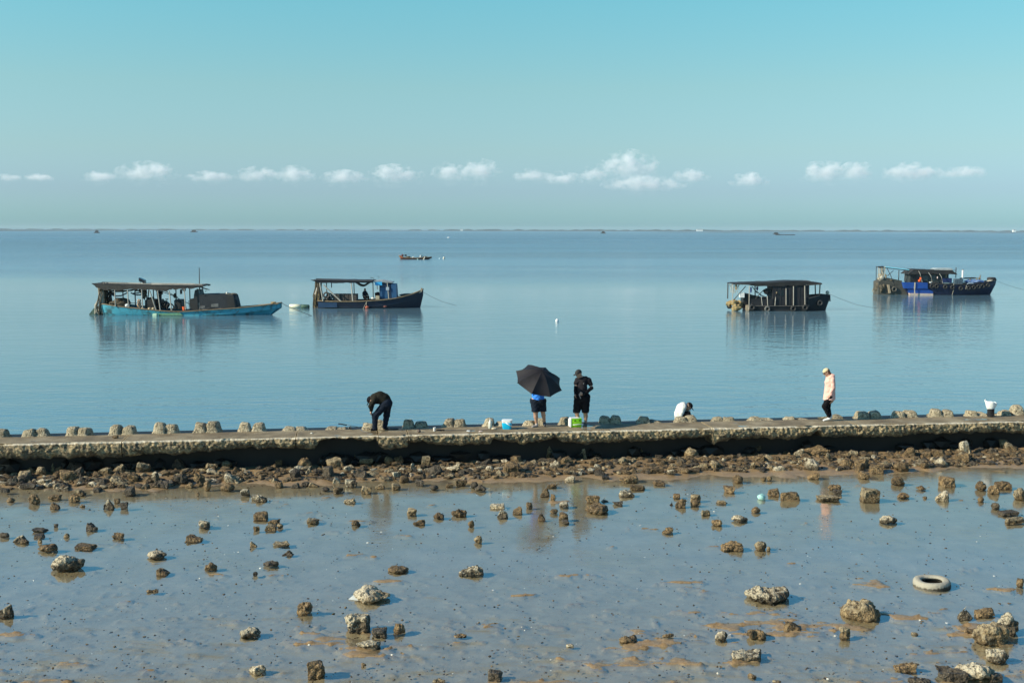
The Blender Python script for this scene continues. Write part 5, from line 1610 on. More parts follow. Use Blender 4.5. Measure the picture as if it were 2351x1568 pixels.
# ================================================================== THINGS ON THE MUD AND IN THE WATER
# half sunken tyre
tp = P(2148, 1349, 0)
te = empty('tyre', (tp.x, tp.y + .20, -.100)); tag(te, 'whitish weathered tyre lying flat, half sunk in the wet mud on the right', 'tyre')
tym, nt, b_, out_ = new_mat('weathered tyre')
L = nt.links.new
tcn = nd(nt, 'ShaderNodeTexCoord'); sxn = nd(nt, 'ShaderNodeSeparateXYZ'); L(tcn.outputs['Object'], sxn.inputs[0])
nzn = nd(nt, 'ShaderNodeTexNoise'); nzn.inputs['Scale'].default_value = 20; nzn.inputs['Detail'].default_value = 5; L(tcn.outputs['Object'], nzn.inputs['Vector'])
a_ = nd(nt, 'ShaderNodeMath', operation='MULTIPLY_ADD'); L(sxn.outputs['X'], a_.inputs[0]); a_.inputs[1].default_value = -.09; L(sxn.outputs['Z'], a_.inputs[2])
c_ = nd(nt, 'ShaderNodeMath', operation='MULTIPLY_ADD'); L(nzn.outputs['Fac'], c_.inputs[0]); c_.inputs[1].default_value = .07; L(a_.outputs[0], c_.inputs[2])
L(ramp(nt, c_.outputs[0], [(.148, (.045, .038, .026)), (.170, (.29, .265, .205)), (.30, (.36, .33, .26))]), b_.inputs['Base Color'])
b_.inputs['Roughness'].default_value = .85
bpn = nd(nt, 'ShaderNodeBump'); bpn.inputs['Strength'].default_value = .6; bpn.inputs['Distance'].default_value = .02; L(nzn.outputs['Fac'], bpn.inputs['Height']); L(bpn.outputs['Normal'], b_.inputs['Normal'])
TR = .335
prof = [(.195, .0), (.205, -.03), (.25, -.05), (.30, -.045), (.328, -.01), (TR, .06), (TR, .12), (.330, .165), (.312, .193), (.285, .205), (.25, .207), (.215, .198), (.188, .18), (.184, .165), (.20, .15), (.26, .13), (.29, .08), (.27, .02), (.195, .0)]
q = []
N = 64
vs, fs = [], []
for r, z in prof:
    for k in range(N):
        t = 2 * math.pi * k / N
        rr = r + (.006 * (1 if k % 2 else -1) if r > .325 else 0) + .004 * math.sin(3 * t + 1)
        vs.append((rr * math.cos(t), rr * math.sin(t), z + .010 * math.sin(t + .6) + .006 * math.sin(3 * t)))
for i in range(len(prof) - 1):
    for k in range(N):
        fs.append((i * N + k, i * N + (k + 1) % N, (i + 1) * N + (k + 1) % N, (i + 1) * N + k))
MB().add(vs, fs).build('casing', tym, te, True)
MB().lathe([(0.001, -.0), (.2, -.0), (.26, .01)], (0, 0, 0.09), 30, cap=False).build('silt_fill', mat('black silt', (.012, .010, .008), None, 9, .6), te)

tp = P(1750, 1147.5, 0)
def ftb(p):
    d = d_ell(p, (0, 0, .05), (.10, .085, .085))
    return np.maximum(d + .012 * np.sin(p[:, 0] * 40 + p[:, 2] * 30) * np.sin(p[:, 1] * 37), -.06 - p[:, 2])
o = sdf_object('plastic_bag', ftb, (-.15, -.15, -.08), (.15, .15, .17), .012, mat('pale teal plastic', (.38, .62, .55), (.22, .45, .40), 14, .4))
o.location = tp + Vector((0, .08, 0)); tag(o, 'crumpled pale teal plastic bag lying on the wet mud', 'bag')
# clear plastic scrap by the whitish boulder
tp = P(812, 1376, 0)
vs = [(-.10, 0, .005), (.10, -.05, .0), (.14, .08, .10), (.02, .10, .08), (-.02, .03, .05)]
o = obj('plastic_scrap', vs, [(0, 1, 4), (1, 2, 4), (2, 3, 4), (3, 0, 4)], mat('cloudy plastic', (.55, .56, .52), None, 12, .3), None, False, tp)
o.modifiers.new('thick', 'SOLIDIFY').thickness = .004
tag(o, 'cloudy plastic scrap at the left end of the large whitish boulder', 'plastic scrap')

def float_at(px, py, rad, m, label, cat='float', name='fishing_float', seed=1, z=.3):
    p = P(px, py, SEA_Z)
    o = MB().blob((0, 0, rad[2] * z), rad, seed, .06, 2).build(name, m, None, True, p)
    tag(o, label, cat, 'floats on the sea')
    return o
float_at(1279, 738.5, (.13, .13, .17), whitep_m, 'single white float on the open water between the blue-cabin boat and the dark houseboat')
float_at(1010, 594.6, (.30, .2, .16), mat('pale blue float', (.45, .62, .70), None, 4, .5), 'pale blue float just right of the red boat, the left one of two')
float_at(1019, 594.8, (.24, .22, .42), mat('cream float', (.70, .66, .54), (.5, .42, .3), 4, .6), 'cream float right of the red boat, the right one of two')
float_at(1030, 546.5, (1.2, .8, .6), whitep_m, 'tiny white float far out, above the red boat and its floats')

# ================================================================== BOATS
wood_m = mat('weathered plank', (.26, .19, .11), (.15, .11, .065), 5, .8, .3)
tarp_m = mat('dark tarpaulin', (.012, .013, .018), (.026, .026, .030), 2.2, .75, .5, 6)
tarp2_m = mat('brown grey tarpaulin', (.030, .026, .022), (.065, .056, .046), 2.2, .8, .5, 6)
pole_m = mat('pale pole', (.45, .42, .36), (.33, .30, .25), 5, .7)
dpole_m = mat('dark pole', (.03, .028, .026), (.06, .055, .05), 5, .7)
engine_m = mat('oily machinery', (.008, .008, .008), (.022, .020, .017), 6, .6)
net_m = mat('heaped netting', (.13, .105, .065), (.03, .026, .02), 9, .9, .8, 25)
gold_m = mat('golden rope', (.40, .29, .13), (.20, .14, .06), 9, .9, .8, 25)
palerope_m = mat('pale rope', (.50, .46, .36), (.38, .34, .27), 9, .9)
drope_m = mat('dark rope', (.04, .04, .04), None, 9, .9)
rubber_m = mat('old tyre rubber', (.014, .014, .015), (.03, .029, .028), 9, .7)
inside_m = mat('dark bilge', (.02, .02, .02), (.04, .035, .03), 5, .8)
orange_m = mat('orange plastic', (.80, .13, .03), (.62, .09, .02), 5, .5)
teal_m = mat('worn teal paint', (.035, .10, .11), (.06, .33, .42), 1.9, .55, lo=.36, hi=.52)
algae_m = mat('algae', (.16, .34, .20), (.08, .20, .12), 3, .8)

class Boat:
    def __init__(s, name, x0, yw, k, ox, oy, f, label, yaw=0.0):
        """x0,yw: origin in the enlarged view; k: its pixels per metre; ox,oy,f: how the view maps to the photograph"""
        s.x0, s.yw, s.k = x0, yw, k
        p = P(ox + x0 * f, oy + yw * f, SEA_Z)
        s.e = empty(name, p, yaw)
        tag(s.e, label, 'boat', 'fishing boats moored off the sea wall')
        s.mw = Matrix.Translation(p) @ Matrix.Rotation(yaw, 4, 'Z')
    def p(s, x, y, d=0.0): return Vector(((x - s.x0) / s.k, d, (s.yw - y) / s.k))
    def w(s, x, y, d=0.0): return s.mw @ s.p(x, y, d)
    def box(s, name, x0, y0, x1, y1, d0, d1, m, bev=.02, jit=0.0, parent=None):
        return MB().box(s.p(x0, y0, d0), s.p(x1, y1, d1), bev, jit).build(name, m, parent or s.e)
    def poly(s, name, pts, d0, d1, m, parent=None):
        o = MB().prism([((x - s.x0) / s.k, (s.yw - y) / s.k) for x, y in pts], d0, d1).build(name, m, parent or s.e)
        return o
    def tubes(s, name, lines, r, m, r2=None, parent=None):
        mb = MB()
        for ln in lines: mb.tube([s.p(*q) for q in ln], r, 7, r2)
        return mb.build(name, m, parent or s.e)
    def each(s, name, lines, r, m, r2=None):
        for ln in lines: MB().tube([s.p(*q) for q in ln], r, 7, r2).build(name, m, s.e)
    def blob(s, name, x, y, d, rad, m, seed=1, amp=.25, sub=2, parent=None):
        return MB().blob(s.p(x, y, d), rad, seed, amp, sub).build(name, m, parent or s.e)
    def loose(s, name, x, y, d, build, m, label, cat, group=None, smooth=False):
        """a separate thing lying in or hanging from the boat"""
        mb = MB(); build(mb)
        o = mb.build(name, m, None, smooth, s.w(x, y, d)); o.rotation_euler = (0, 0, s.e.rotation_euler.z)
        return tag(o, label, cat, group)
    def hull(s, st, m, deck=.45, rail=None, rail_r=.035, name='hull', freq=0):
        """st: x px, sheer y px, half beam, half beam at the water, keel m below water, rake px of the foot"""
        rings = []
        for x, y, b, bw, kd, rk in st:
            zt = (s.yw - y) / s.k
            X = (x - s.x0) / s.k; Xw = (x + rk - s.x0) / s.k
            zd = max(zt - deck, -.1)
            ring = []
            for sd in (-1, 1):
                half = [(X, sd * b, zt), (X + (Xw - X) * .35, sd * (b * .75 + bw * .25), zt * .62), (X + (Xw - X) * .75, sd * (b * .3 + bw * .7), zt * .25), (Xw, sd * bw, -.02), (Xw, sd * bw * .75, -kd * .8)]
                ring.append(half)
            inner = [(X, max(b - .07, .01), zt), (X, max(b - .10, .01), zd), (X, -max(b - .10, .01), zd), (X, -max(b - .07, .01), zt)]
            rings.append(ring[0] + [(Xw, 0, -kd)] + ring[1][::-1] + inner)
        n = len(rings[0])
        # smooth along the length
        fine = []
        for i in range(len(rings) - 1):
            for j in range(4):
                t = j / 4
                p0 = rings[max(i - 1, 0)]; p1 = rings[i]; p2 = rings[i + 1]; p3 = rings[min(i + 2, len(rings) - 1)]
                fine.append([tuple(.5 * ((2 * b_) + (-a_ + c_) * t + (2 * a_ - 5 * b_ + 4 * c_ - d_) * t * t + (-a_ + 3 * b_ - 3 * c_ + d_) * t ** 3) for a_, b_, c_, d_ in zip(q0, q1, q2, q3)) for q0, q1, q2, q3 in zip(p0, p1, p2, p3)])
        fine.append(rings[-1])
        vs = [v for r in fine for v in r]
        fs = []
        for i in range(len(fine) - 1):
            for j in range(n):
                fs.append((i * n + j, i * n + (j + 1) % n, (i + 1) * n + (j + 1) % n, (i + 1) * n + j))
        fs.append(tuple(range(n))); fs.append(tuple((len(fine) - 1) * n + j for j in range(n - 1, -1, -1)))
        o = obj(name, vs, fs, m, s.e)
        set_smooth_angle(o, 35)
        if rail:
            mb = MB()
            for j in (0, 10):
                mb.tube([Vector(r[j]) + Vector((0, 0, .01)) for r in fine], rail_r, 6)
            mb.build('gunwale', rail, s.e)
        return o
    def roof(s, name, top, bot, d, m, nseg=24, sag=.05, seed=1, rag=1.0):
        """sheet roof: outlines given from left to right, lumpy"""
        tx_ = np.array([a for a, b in top]); ty_ = np.array([b for a, b in top]); bx_ = np.array([a for a, b in bot]); by_ = np.array([b for a, b in bot])
        xs = np.linspace(tx_[0], tx_[-1], nseg)
        vs, fs = [], []
        nd_ = 7
        for i, x in enumerate(xs):
            zt = (s.yw - np.interp(x, tx_, ty_)) / s.k; zb = (s.yw - np.interp(x, bx_, by_)) / s.k
            for j in range(nd_):
                u = j / (nd_ - 1) * 2 - 1
                nz = rag * .035 * mnoise.noise(Vector((x * .02 + seed, u * 2, 0)))
                vs.append(((x - s.x0) / s.k, u * d, zt - abs(u) ** 4 * .03 - sag * (1 - u * u) * 0 + nz))
            for j in range(nd_):
                u = 1 - j / (nd_ - 1) * 2
                edge = rag * (.05 * mnoise.noise(Vector((x * .05 + seed * 3, u * 3, 4))) + .05 * mnoise.noise(Vector((x * .013 + seed * 5, u, 9))))
                vs.append(((x - s.x0) / s.k, u * (d - .02), (zb if abs(u) > .9 else zt - .05) + (edge if abs(u) > .9 else 0)))
        n = nd_ * 2
        for i in range(nseg - 1):
            for j in range(n):
                fs.append((i * n + j, (i + 1) * n + j, (i + 1) * n + (j + 1) % n, i * n + (j + 1) % n))
        fs.append(tuple(range(n))); fs.append(tuple((nseg - 1) * n + j for j in range(n - 1, -1, -1)))
        return obj(name, vs, fs, m, s.e)
    def tangle(s, name, pts, n, r, m, spread, seed=1, blobs=()):
        """ropes and netting hung in a bundle"""
        rs = random.Random(seed)
        mb = MB()
        for i in range(n):
            q = []
            ox, od = rs.uniform(-1, 1), rs.uniform(-1, 1)
            for (x, y, w) in pts:
                q.append(s.p(x + (ox * w + rs.uniform(-.4, .4) * w), y + rs.uniform(-8, 8), od * spread + rs.uniform(-.1, .1)))
            mb.tube(q, r * rs.uniform(.6, 1.4), 5)
        for (x, y, d, rad) in blobs:
            mb.blob(s.p(x, y, d), rad, rs.randint(0, 99), .45, 2, 2.5)
        return mb.build(name, m, s.e)

def ring_tyre(R_, r_, n=26, m=9, axis='y'):
    def b(mb):
        vs, fs = [], []
        for i in range(n):
            t = 2 * math.pi * i / n
            for j in range(m):
                q = 2 * math.pi * j / m
                rr = R_ - r_ + r_ * math.cos(q)
                x, z, y = rr * math.cos(t), rr * math.sin(t), r_ * 1.15 * math.sin(q)
                vs.append((x, y, z) if axis == 'y' else (x, z, y))
        for i in range(n):
            for j in range(m):
                fs.append((i * m + j, ((i + 1) % n) * m + j, ((i + 1) % n) * m + (j + 1) % m, i * m + (j + 1) % m))
        mb.add(vs, fs)
    return b
def world_rope(pts, r, m, label, cat='rope', group='mooring ropes'):
    c = Vector(pts[0])
    o = MB().tube([Vector(p) - c for p in pts], r, 6).build('mooring_rope', m, None, True, c)
    return tag(o, label, cat, group)
def sag_line(a, b, sag, n=10):
    return [a.lerp(b, i / n) + Vector((0, 0, -sag * 4 * (i / n) * (1 - i / n))) for i in range(n + 1)]
def tub(r, h):
    def b(mb): mb.lathe([(r * .8, 0), (r, h), (r * .93, h), (r * .78, h * .15)], (0, 0, 0), 16)
    return b

# ------------------------------------------------------------------ teal boat on the left
B = Boat('fishing_boat', 1150, 666, 145, 240 * .8166, 720 * .8166, .2015, 'long low teal fishing boat with dark pole roof and tarp shelter, leftmost boat')
D = 1.15
B.hull([(205, 560, .55, .40, .3, 25), (240, 541, .85, .70, .35, 10), (400, 562, 1.1, .95, .4, 0), (700, 592, 1.25, 1.1, .42, 0), (900, 612, 1.3, 1.15, .45, 0), (1130, 622, 1.3, 1.15, .45, 0), (1400, 606, 1.25, 1.05, .42, -5),
        (1700, 588, 1.05, .80, .38, -20), (1950, 566, .75, .40, .3, -45), (2130, 545, .40, .06, .2, -85), (2245, 527, .06, .01, .1, -130)], teal_m, .4, wood_m, .045)
B.poly('bow_deck', [(1750, 578), (2000, 556), (2215, 528), (2215, 540), (2000, 568), (1750, 590)], -.33, .33, wood_m)
B.blob('bow_ropes', 2150, 528, 0, (.22, .18, .08), gold_m, 3, .4)
B.roof('roof', [(150, 312), (270, 312), (520, 324), (760, 330), (1000, 326), (1390, 322)], [(150, 322), (270, 380), (450, 385), (520, 372), (760, 372), (900, 388), (1000, 380), (1200, 362), (1390, 345)], D, tarp2_m, 70, .03, 2, 2.2)
B.tangle('hung_net', [(300, 380, 30), (420, 400, 40), (500, 395, 30), (560, 385, 20)], 10, .03, net_m, .9, 31)
B.tangle('hung_net', [(610, 380, 20), (660, 405, 20), (690, 450, 12), (695, 490, 8)], 8, .03, net_m, .5, 32)
B.tangle('hung_rope', [(760, 330, 10), (845, 400, 14), (850, 480, 16)], 9, .035, engine_m, .4, 33)
B.tubes('roof_pole', [[(300, 304, -.6), (900, 318, -.5)], [(480, 312, .3), (1250, 316, .1)], [(800, 318, -.9), (1370, 318, -.8)]], .04, pole_m)
B.blob('roof_bundle', 820, 326, -.6, (.28, .4, .07), net_m, 34, .4)
B.blob('roof_bundle', 1180, 326, -.4, (.4, .4, .06), tarp_m, 35, .4)
B.tubes('roof_rail', [[(140, 307, -D), (700, 322, -D), (1390, 334, -D)], [(140, 307, D), (700, 322, D), (1390, 330, D)], [(150, 310, -D), (150, 310, D)], [(270, 312, -D), (270, 312, D)], [(1390, 330, -D), (1390, 330, D)]], .035, dpole_m)
near = [[(395, 380, -D), (398, 565, -D)], [(540, 378, -D), (545, 580, -D)], [(700, 375, -D), (705, 595, -D)], [(790, 385, -D), (855, 600, -D)], [(880, 385, -D), (905, 615, -D)], [(1010, 385, -D), (1030, 610, -D)], [(1180, 365, -D), (1190, 600, -D)]]
far = [[(375, 375, D), (378, 560, D)], [(515, 378, D), (518, 575, D)], [(680, 378, D), (665, 480, D)], [(728, 375, D), (732, 590, D)], [(990, 380, D), (990, 600, D)], [(1150, 365, D), (1150, 590, D)], [(1300, 350, D), (1305, 480, D)]]
B.each('post', near, .045, pole_m)
B.each('post', far, .045, dpole_m)
B.tubes('brace', [[(885, 380, -D), (1000, 450, 0), (1150, 560, D)], [(910, 400, .2), (1040, 470, .4)], [(555, 527, -D), (700, 527, -D)], [(1340, 350, -.6), (1420, 375, -.6), (1395, 400, -.6)], [(1340, 360, .2), (1415, 385, .2)]], .028, dpole_m)
B.each('mast', [[(1318, 130, -.2), (1320, 330, -.3), (1336, 600, -.5)]], .028, dpole_m, .05)
B.tubes('mast_pole', [[(1300, 370, -.6), (1322, 370, -.6), (1338, 600, -.8)]], .055, pole_m)
mb = MB(); mb.box(B.p(625, 262, -.2), B.p(690, 300, .25), .01)
pn = mb.build('solar_panel', mat('dark blue panel', (.01, .012, .02), None, 4, .2), B.e)
for v in pn.data.vertices: v.co.z -= (v.co.x - B.p(657, 0).x) * .45 - .02
B.tubes('panel_stand', [[(632, 262, 0), (632, 325, 0)], [(668, 290, 0), (668, 325, 0)]], .02, dpole_m)
B.tubes('roof_hook', [[(720, 330, -.5), (722, 312, -.5), (708, 306, -.5)], [(1075, 312, .3), (1100, 328, .3)]], .022, dpole_m)
B.tangle('stern_nets', [(200, 312, 40), (205, 400, 35), (195, 480, 38), (180, 560, 45), (165, 650, 45)], 26, .045, palerope_m, .75, 4)
B.tangle('stern_nets', [(215, 320, 35), (215, 430, 40), (205, 560, 38), (200, 660, 30)], 22, .05, net_m, .8, 5, [(215, 370, -.3, (.2, .5, .4)), (205, 450, .2, (.22, .5, .4))])
B.poly('green_netting', [(62, 662), (110, 600), (150, 570), (170, 620), (165, 676), (80, 676)], -.5, .4, mat('green netting', (.02, .05, .04), (.10, .16, .12), 5, .9, .6))
B.blob('net_heap', 400, 530, 0, (.75, .8, .42), net_m, 6, .3, 3)
B.blob('net_drum', 290, 430, .1, (.28, .6, .2), engine_m, 7, .3)
B.blob('net_drum', 275, 500, .2, (.14, .4, .4), engine_m, 8, .3)
B.tubes('hose', [[(325, 435, -.6), (370, 452, -.6), (440, 448, -.6), (510, 415, -.6)], [(545, 415, -.5), (600, 440, -.5), (690, 436, -.5)], [(550, 400, .4), (620, 395, .4), (690, 405, .4)], [(545, 425, -.3), (610, 420, -.3), (700, 395, -.3)]], .05, mat('blue black hose', (.015, .03, .05), None, 5, .5))
B.blob('hung_bundle', 690, 425, -.2, (.14, .3, .42), net_m, 9, .4)
B.box('engine_box', 708, 490, 832, 598, -.7, .7, engine_m, .06)
B.blob('engine', 745, 485, 0, (.3, .3, .12), engine_m, 10, .4)
B.blob('engine', 850, 430, .1, (.2, .35, .38), engine_m, 11, .45)
B.box('engine_box', 832, 490, 885, 600, -.4, .5, engine_m, .06)
B.blob('engine', 920, 560, 0, (.24, .5, .33), engine_m, 12, .3)
B.tubes('valve', [[(945, 490, -.3), (945, 540, -.3)], [(928, 488, -.3), (960, 488, -.3)]], .03, engine_m)
mb = MB(); ring_tyre(.32, .05)(mb); o = mb.build('flywheel', engine_m, B.e); o.location = B.p(985, 580, -.4)
B.box('winch_block', 1033, 492, 1115, 605, -.5, .6, engine_m, .05)
B.blob('winch_lamp', 1038, 450, -.3, (.13, .2, .2), engine_m, 13, .25)
B.blob('winch_lamp', 1050, 478, -.3, (.06, .1, .08), palerope_m, 14, .25)
B.box('hung_lamp', 1095, 378, 1115, 430, -.3, -.1, engine_m, .02)
B.blob('hung_lamp', 1146, 382, -.3, (.14, .14, .13), engine_m, 15, .2)
B.tubes('handrail', [[(1080, 510, -.8), (1150, 585, -.9), (1225, 605, -1)], [(1200, 505, -.5), (1222, 505, -.5)], [(1202, 505, -.5), (1205, 600, -.5)]], .022, dpole_m)
B.poly('shelter_front', [(1222, 482), (1270, 476), (1272, 445), (1285, 380), (1320, 378), (1335, 432), (1335, 604), (1225, 604)], -.78, .7, engine_m)
shel = B.poly('shelter', [(1335, 432), (1420, 428), (1548, 428), (1600, 420), (1720, 442), (1735, 500), (1752, 585), (1600, 592), (1335, 602)], -.86, .82, mat('slate tarpaulin', (.008, .012, .017), (.020, .024, .030), 1.5, .75, .6, 5))
slate_m = mat('slate tarpaulin', (.008, .012, .017))
for q in ((1400, 440, -.4, (.42, .5, .10)), (1500, 436, .1, (.5, .6, .09)), (1690, 470, -.5, (.3, .4, .26)), (1735, 540, -.3, (.22, .5, .36)), (1440, 590, -.86, (.5, .10, .12)), (1600, 590, -.86, (.4, .10, .10))):
    B.blob('tarp_fold', q[0], q[1], q[2], q[3], slate_m, int(q[0]), .4, 2)
B.poly('patch', [(1470, 540), (1550, 530), (1552, 570), (1470, 572)], -.875, -.86, mat('grey patch', (.16, .16, .15), (.08, .08, .08), 4, .8), shel)
B.poly('patch', [(1345, 560), (1400, 555), (1395, 590), (1345, 592)], -.873, -.86, mat('grey patch', (.16, .16, .15)), shel)
B.poly('panel', [(1652, 436), (1724, 446), (1742, 582), (1652, 584)], -.885, -.862, engine_m, shel)
B.blob('sack', 1620, 432, -.1, (.42, .5, .07), gold_m, 16, .4)
B.blob('sack', 1632, 418, -.3, (.10, .15, .10), whitec_m, 17, .3)
B.blob('sack', 1700, 430, 0, (.3, .4, .08), net_m, 18, .4)
B.poly('side_step', [(888, 642), (1130, 634), (1165, 662), (888, 664)], -1.30, -1.20, algae_m)
B.tubes('side_rope', [[(235, 600, -.95), (250, 645, -1.0), (290, 640, -1.05)], [(1300, 640, -1.28), (1320, 612, -1.3), (1345, 640, -1.28)], [(1750, 640, -1.0), (1790, 610, -1.0)]], .02, drope_m)
B.loose('foam_float', 860, 672, -1.5, lambda mb: mb.box((-.17, -.17, -.12), (.17, .17, .22), .03), mat('pale green foam', (.62, .78, .58), (.42, .62, .42), 5, .7), 'pale green foam block afloat against the side of the teal boat', 'float')
B.loose('bucket', 1166, 608, -.9, tub(.17, .28), orange_m, 'bright orange bucket standing on the deck of the teal boat', 'bucket')
B.loose('net_float', 515, 575, -.8, lambda mb: mb.blob((0, 0, .12), (.2, .2, .17), 3, .1), whitep_m, 'white round net float in the teal boat, left of the orange-tan bundle', 'float')
B.loose('cloth_bundle', 645, 575, -.7, lambda mb: (mb.blob((0, 0, .18), (.17, .2, .2), 5, .3), mb.blob((0, 0, .48), (.15, .16, .18), 6, .35)), mat('tan orange cloth', (.50, .25, .11), (.55, .46, .36), 7, .8), 'orange and tan bundle standing upright in the middle of the teal boat', 'bundle')
for i, x in enumerate((700, 775, 818)):
    B.loose('net_float', x, 600, -1.0, lambda mb: mb.blob((0, 0, .07), (.13, .14, .09), 3, .1), mat('brown cream float', (.50, .38, .22), (.62, .52, .36), 6, .6), ('leftmost', 'middle', 'rightmost')[i] + ' of three brownish floats on the near side of the teal boat', 'float', 'brown floats on the teal boat')
world_rope([B.w(2240, 528), B.w(2300, 560, -.2), B.w(2440, 612, -.5), B.w(2620, 668, -1.2)], .02, drope_m, 'dark rope from the bow of the teal boat down into the water')

# ------------------------------------------------------------------ dark blue boat with a cabin
B = Boat('fishing_boat', 1110, 629, 142, 780 * .8166, 720 * .8166, .1876, 'navy fishing boat with upswept bow, flat dark roof and blue cabin, second from left')
navyp_m = mat('navy hull paint', (.005, .010, .024), (.010, .018, .040), 1.2, .5)
B.hull([(512, 541, 1.0, .9, .4, 4), (700, 547, 1.25, 1.1, .45, 0), (1000, 546, 1.35, 1.2, .5, 0), (1250, 532, 1.3, 1.1, .5, 0), (1450, 511, 1.1, .8, .45, -4), (1640, 466, .72, .38, .4, -14), (1760, 420, .22, .06, .3, -32), (1788, 404, .05, .02, .2, -42)], navyp_m, .5, wood_m, .055)
B.poly('repainted_panel', [(528, 556), (755, 560), (757, 618), (530, 620)], -1.27, -1.24, mat('fresh blue paint', (.012, .04, .09), (.02, .055, .12), 2, .5))
B.poly('bow_cap', [(1660, 462), (1750, 428), (1785, 398), (1768, 440), (1690, 470)], -.3, .3, mat('pale bow planks', (.42, .36, .27), (.30, .25, .18), 5, .8))
B.blob('bow_post', 1768, 402, 0, (.07, .07, .10), wood_m, 3, .3)
B.roof('roof', [(455, 288), (800, 286), (1190, 290)], [(455, 294), (560, 322), (800, 322), (1190, 318)], 1.25, tarp_m, 26, .02, 5)
B.tubes('roof_rail', [[(445, 287, -1.27), (1180, 300, -1.27)], [(445, 287, 1.27), (1180, 300, 1.27)]], .035, dpole_m)
B.each('post', [[(548, 320, -1.2), (585, 540, -1.2)], [(930, 325, -1.2), (946, 540, -1.2)], [(590, 345, -1.15), (812, 552, -1.25)]], .055, pole_m)
B.each('post', [[(575, 325, 1.2), (580, 530, 1.2)], [(915, 325, 1.2), (918, 470, 1.2)], [(640, 325, 1.1), (640, 395, 1.1)], [(1190, 310, -1.1), (1193, 510, -1.1)]], .04, dpole_m)
B.each('stern_mast', [[(495, 290, -.2), (520, 380, -.3), (560, 520, -.5)], [(505, 380, -.6), (480, 470, -.7)]], .09, pole_m)
B.tangle('stern_nets', [(500, 300, 22), (505, 390, 30), (500, 480, 40), (492, 560, 45), (485, 632, 40)], 24, .05, net_m, .8, 9, [(505, 480, 0, (.25, .7, .5)), (490, 580, 0, (.28, .8, .4))])
B.tangle('stern_nets', [(500, 420, 25), (490, 520, 30), (480, 630, 35)], 9, .035, gold_m, .85, 10)
for i, (x, y) in enumerate(((615, 475), (650, 490), (625, 520), (670, 520))):
    mb = MB(); ring_tyre(.30, .07)(mb); o = mb.build('hose_coil', mat('grey hose', (.05, .05, .05), (.10, .09, .08), 8, .7), B.e); o.location = B.p(x, y, -.7 + .12 * i)
for i in range(6):
    mb = MB(); x = 690 + i * 49
    mb.box(B.p(x, 462, -.6), B.p(x + 46, 542, .5), .02)
    mb.build('mesh_crate', mat('mesh crate', (.10, .09, .075), (.035, .032, .03), 14, .8, .6, 40), B.e)
mb = MB()
vs, fs = [], []
for i in range(13):
    x = 958 + i * 16.5; zz = 322 + 50 * math.sin(math.pi * i / 12) ** 1.3
    for j in range(5):
        vs.append(B.p(x, zz - abs(j - 2) ** 2 * 6, -1.0 + j * .25)); 
for i in range(12):
    for j in range(4): fs.append((i * 5 + j, i * 5 + j + 1, (i + 1) * 5 + j + 1, (i + 1) * 5 + j))
o = mb.add(vs, fs).build('hung_tarp', mat('olive tarp', (.05, .05, .04), (.08, .08, .065), 3, .8), B.e, True); o.modifiers.new('t', 'SOLIDIFY').thickness = .02
cab_m = mat('cabin blue', (.010, .030, .075), (.016, .045, .10), 2, .6)
cab = B.box('cabin', 1262, 325, 1405, 516, -.75, .75, cab_m, .03)
B.poly('cabin_door', [(1272, 380), (1362, 376), (1368, 514), (1275, 516)], -.79, -.752, mat('door blue', (.012, .07, .17), (.016, .09, .20), 2, .6), cab)
B.poly('cabin_panel', [(1408, 336), (1462, 338), (1474, 505), (1410, 512)], -.85, .6, mat('door blue', (.012, .07, .17)))
B.roof('cabin_roof', [(1195, 296), (1300, 290), (1420, 312)], [(1195, 312), (1300, 312), (1420, 326)], .95, mat('pale roof sheet', (.36, .38, .38), (.22, .22, .21), 2, .6), 12, 0, 8)
B.poly('awning', [(1212, 312), (1298, 308), (1300, 352), (1216, 350)], -1.02, -.96, mat('sky blue sheet', (.04, .42, .75), (.03, .35, .66), 3, .6))
B.each('post', [[(1238, 350, -.98), (1243, 400, -.98)], [(1362, 322, -.9), (1380, 520, -.9)]], .04, pole_m)
B.box('sign_plate', 1345, 372, 1384, 412, -.96, -.93, mat('pale grey plate', (.42, .48, .54), None, 5, .6), .005)
B.tubes('roof_hook', [[(1148, 264, -.3), (1165, 261, -.3), (1182, 268, -.3), (1190, 300, -.3)], [(1228, 246, .2), (1240, 249, .2), (1242, 275, .2)]], .022, dpole_m)
B.blob('dark_bundle', 1230, 478, -.3, (.22, .3, .3), black_m, 3, .3)
B.blob('dark_bundle', 1390, 330, -.5, (.16, .3, .12), black_m, 4, .3)
B.blob('fore_tarp', 1600, 472, 0, (.75, .5, .14), mat('olive dark tarp', (.03, .035, .025), (.05, .055, .04), 4, .8), 6, .3)
B.loose('sack', 1188, 520, -1.0, lambda mb: mb.blob((0, 0, .08), (.19, .17, .09), 2, .2), whitec_m, 'white sack lying on the deck of the navy boat, left of the tan box', 'sack')
B.loose('tan_box', 1245, 523, -1.0, lambda mb: mb.box((-.17, -.15, 0), (.17, .15, .33), .02, .02), mat('tan card', (.50, .42, .28), None, 6, .8), 'tan box on the deck of the navy boat, in front of its blue cabin', 'box')
B.loose('buoy', 1122, 616, -1.40, lambda mb: mb.blob((0, 0, 0), (.18, .15, .13), 2, .05), mat('red orange buoy', (.42, .08, .03), (.28, .06, .03), 5, .5), 'rusty red buoy hanging on a line at the side of the navy boat', 'buoy')
B.loose('buoy', 1342, 606, -1.36, lambda mb: mb.blob((0, 0, 0), (.17, .12, .09), 3, .1), mat('dull red buoy', (.16, .05, .04), None, 5, .6), 'dull dark red buoy at the side of the navy boat, under its cabin', 'buoy')
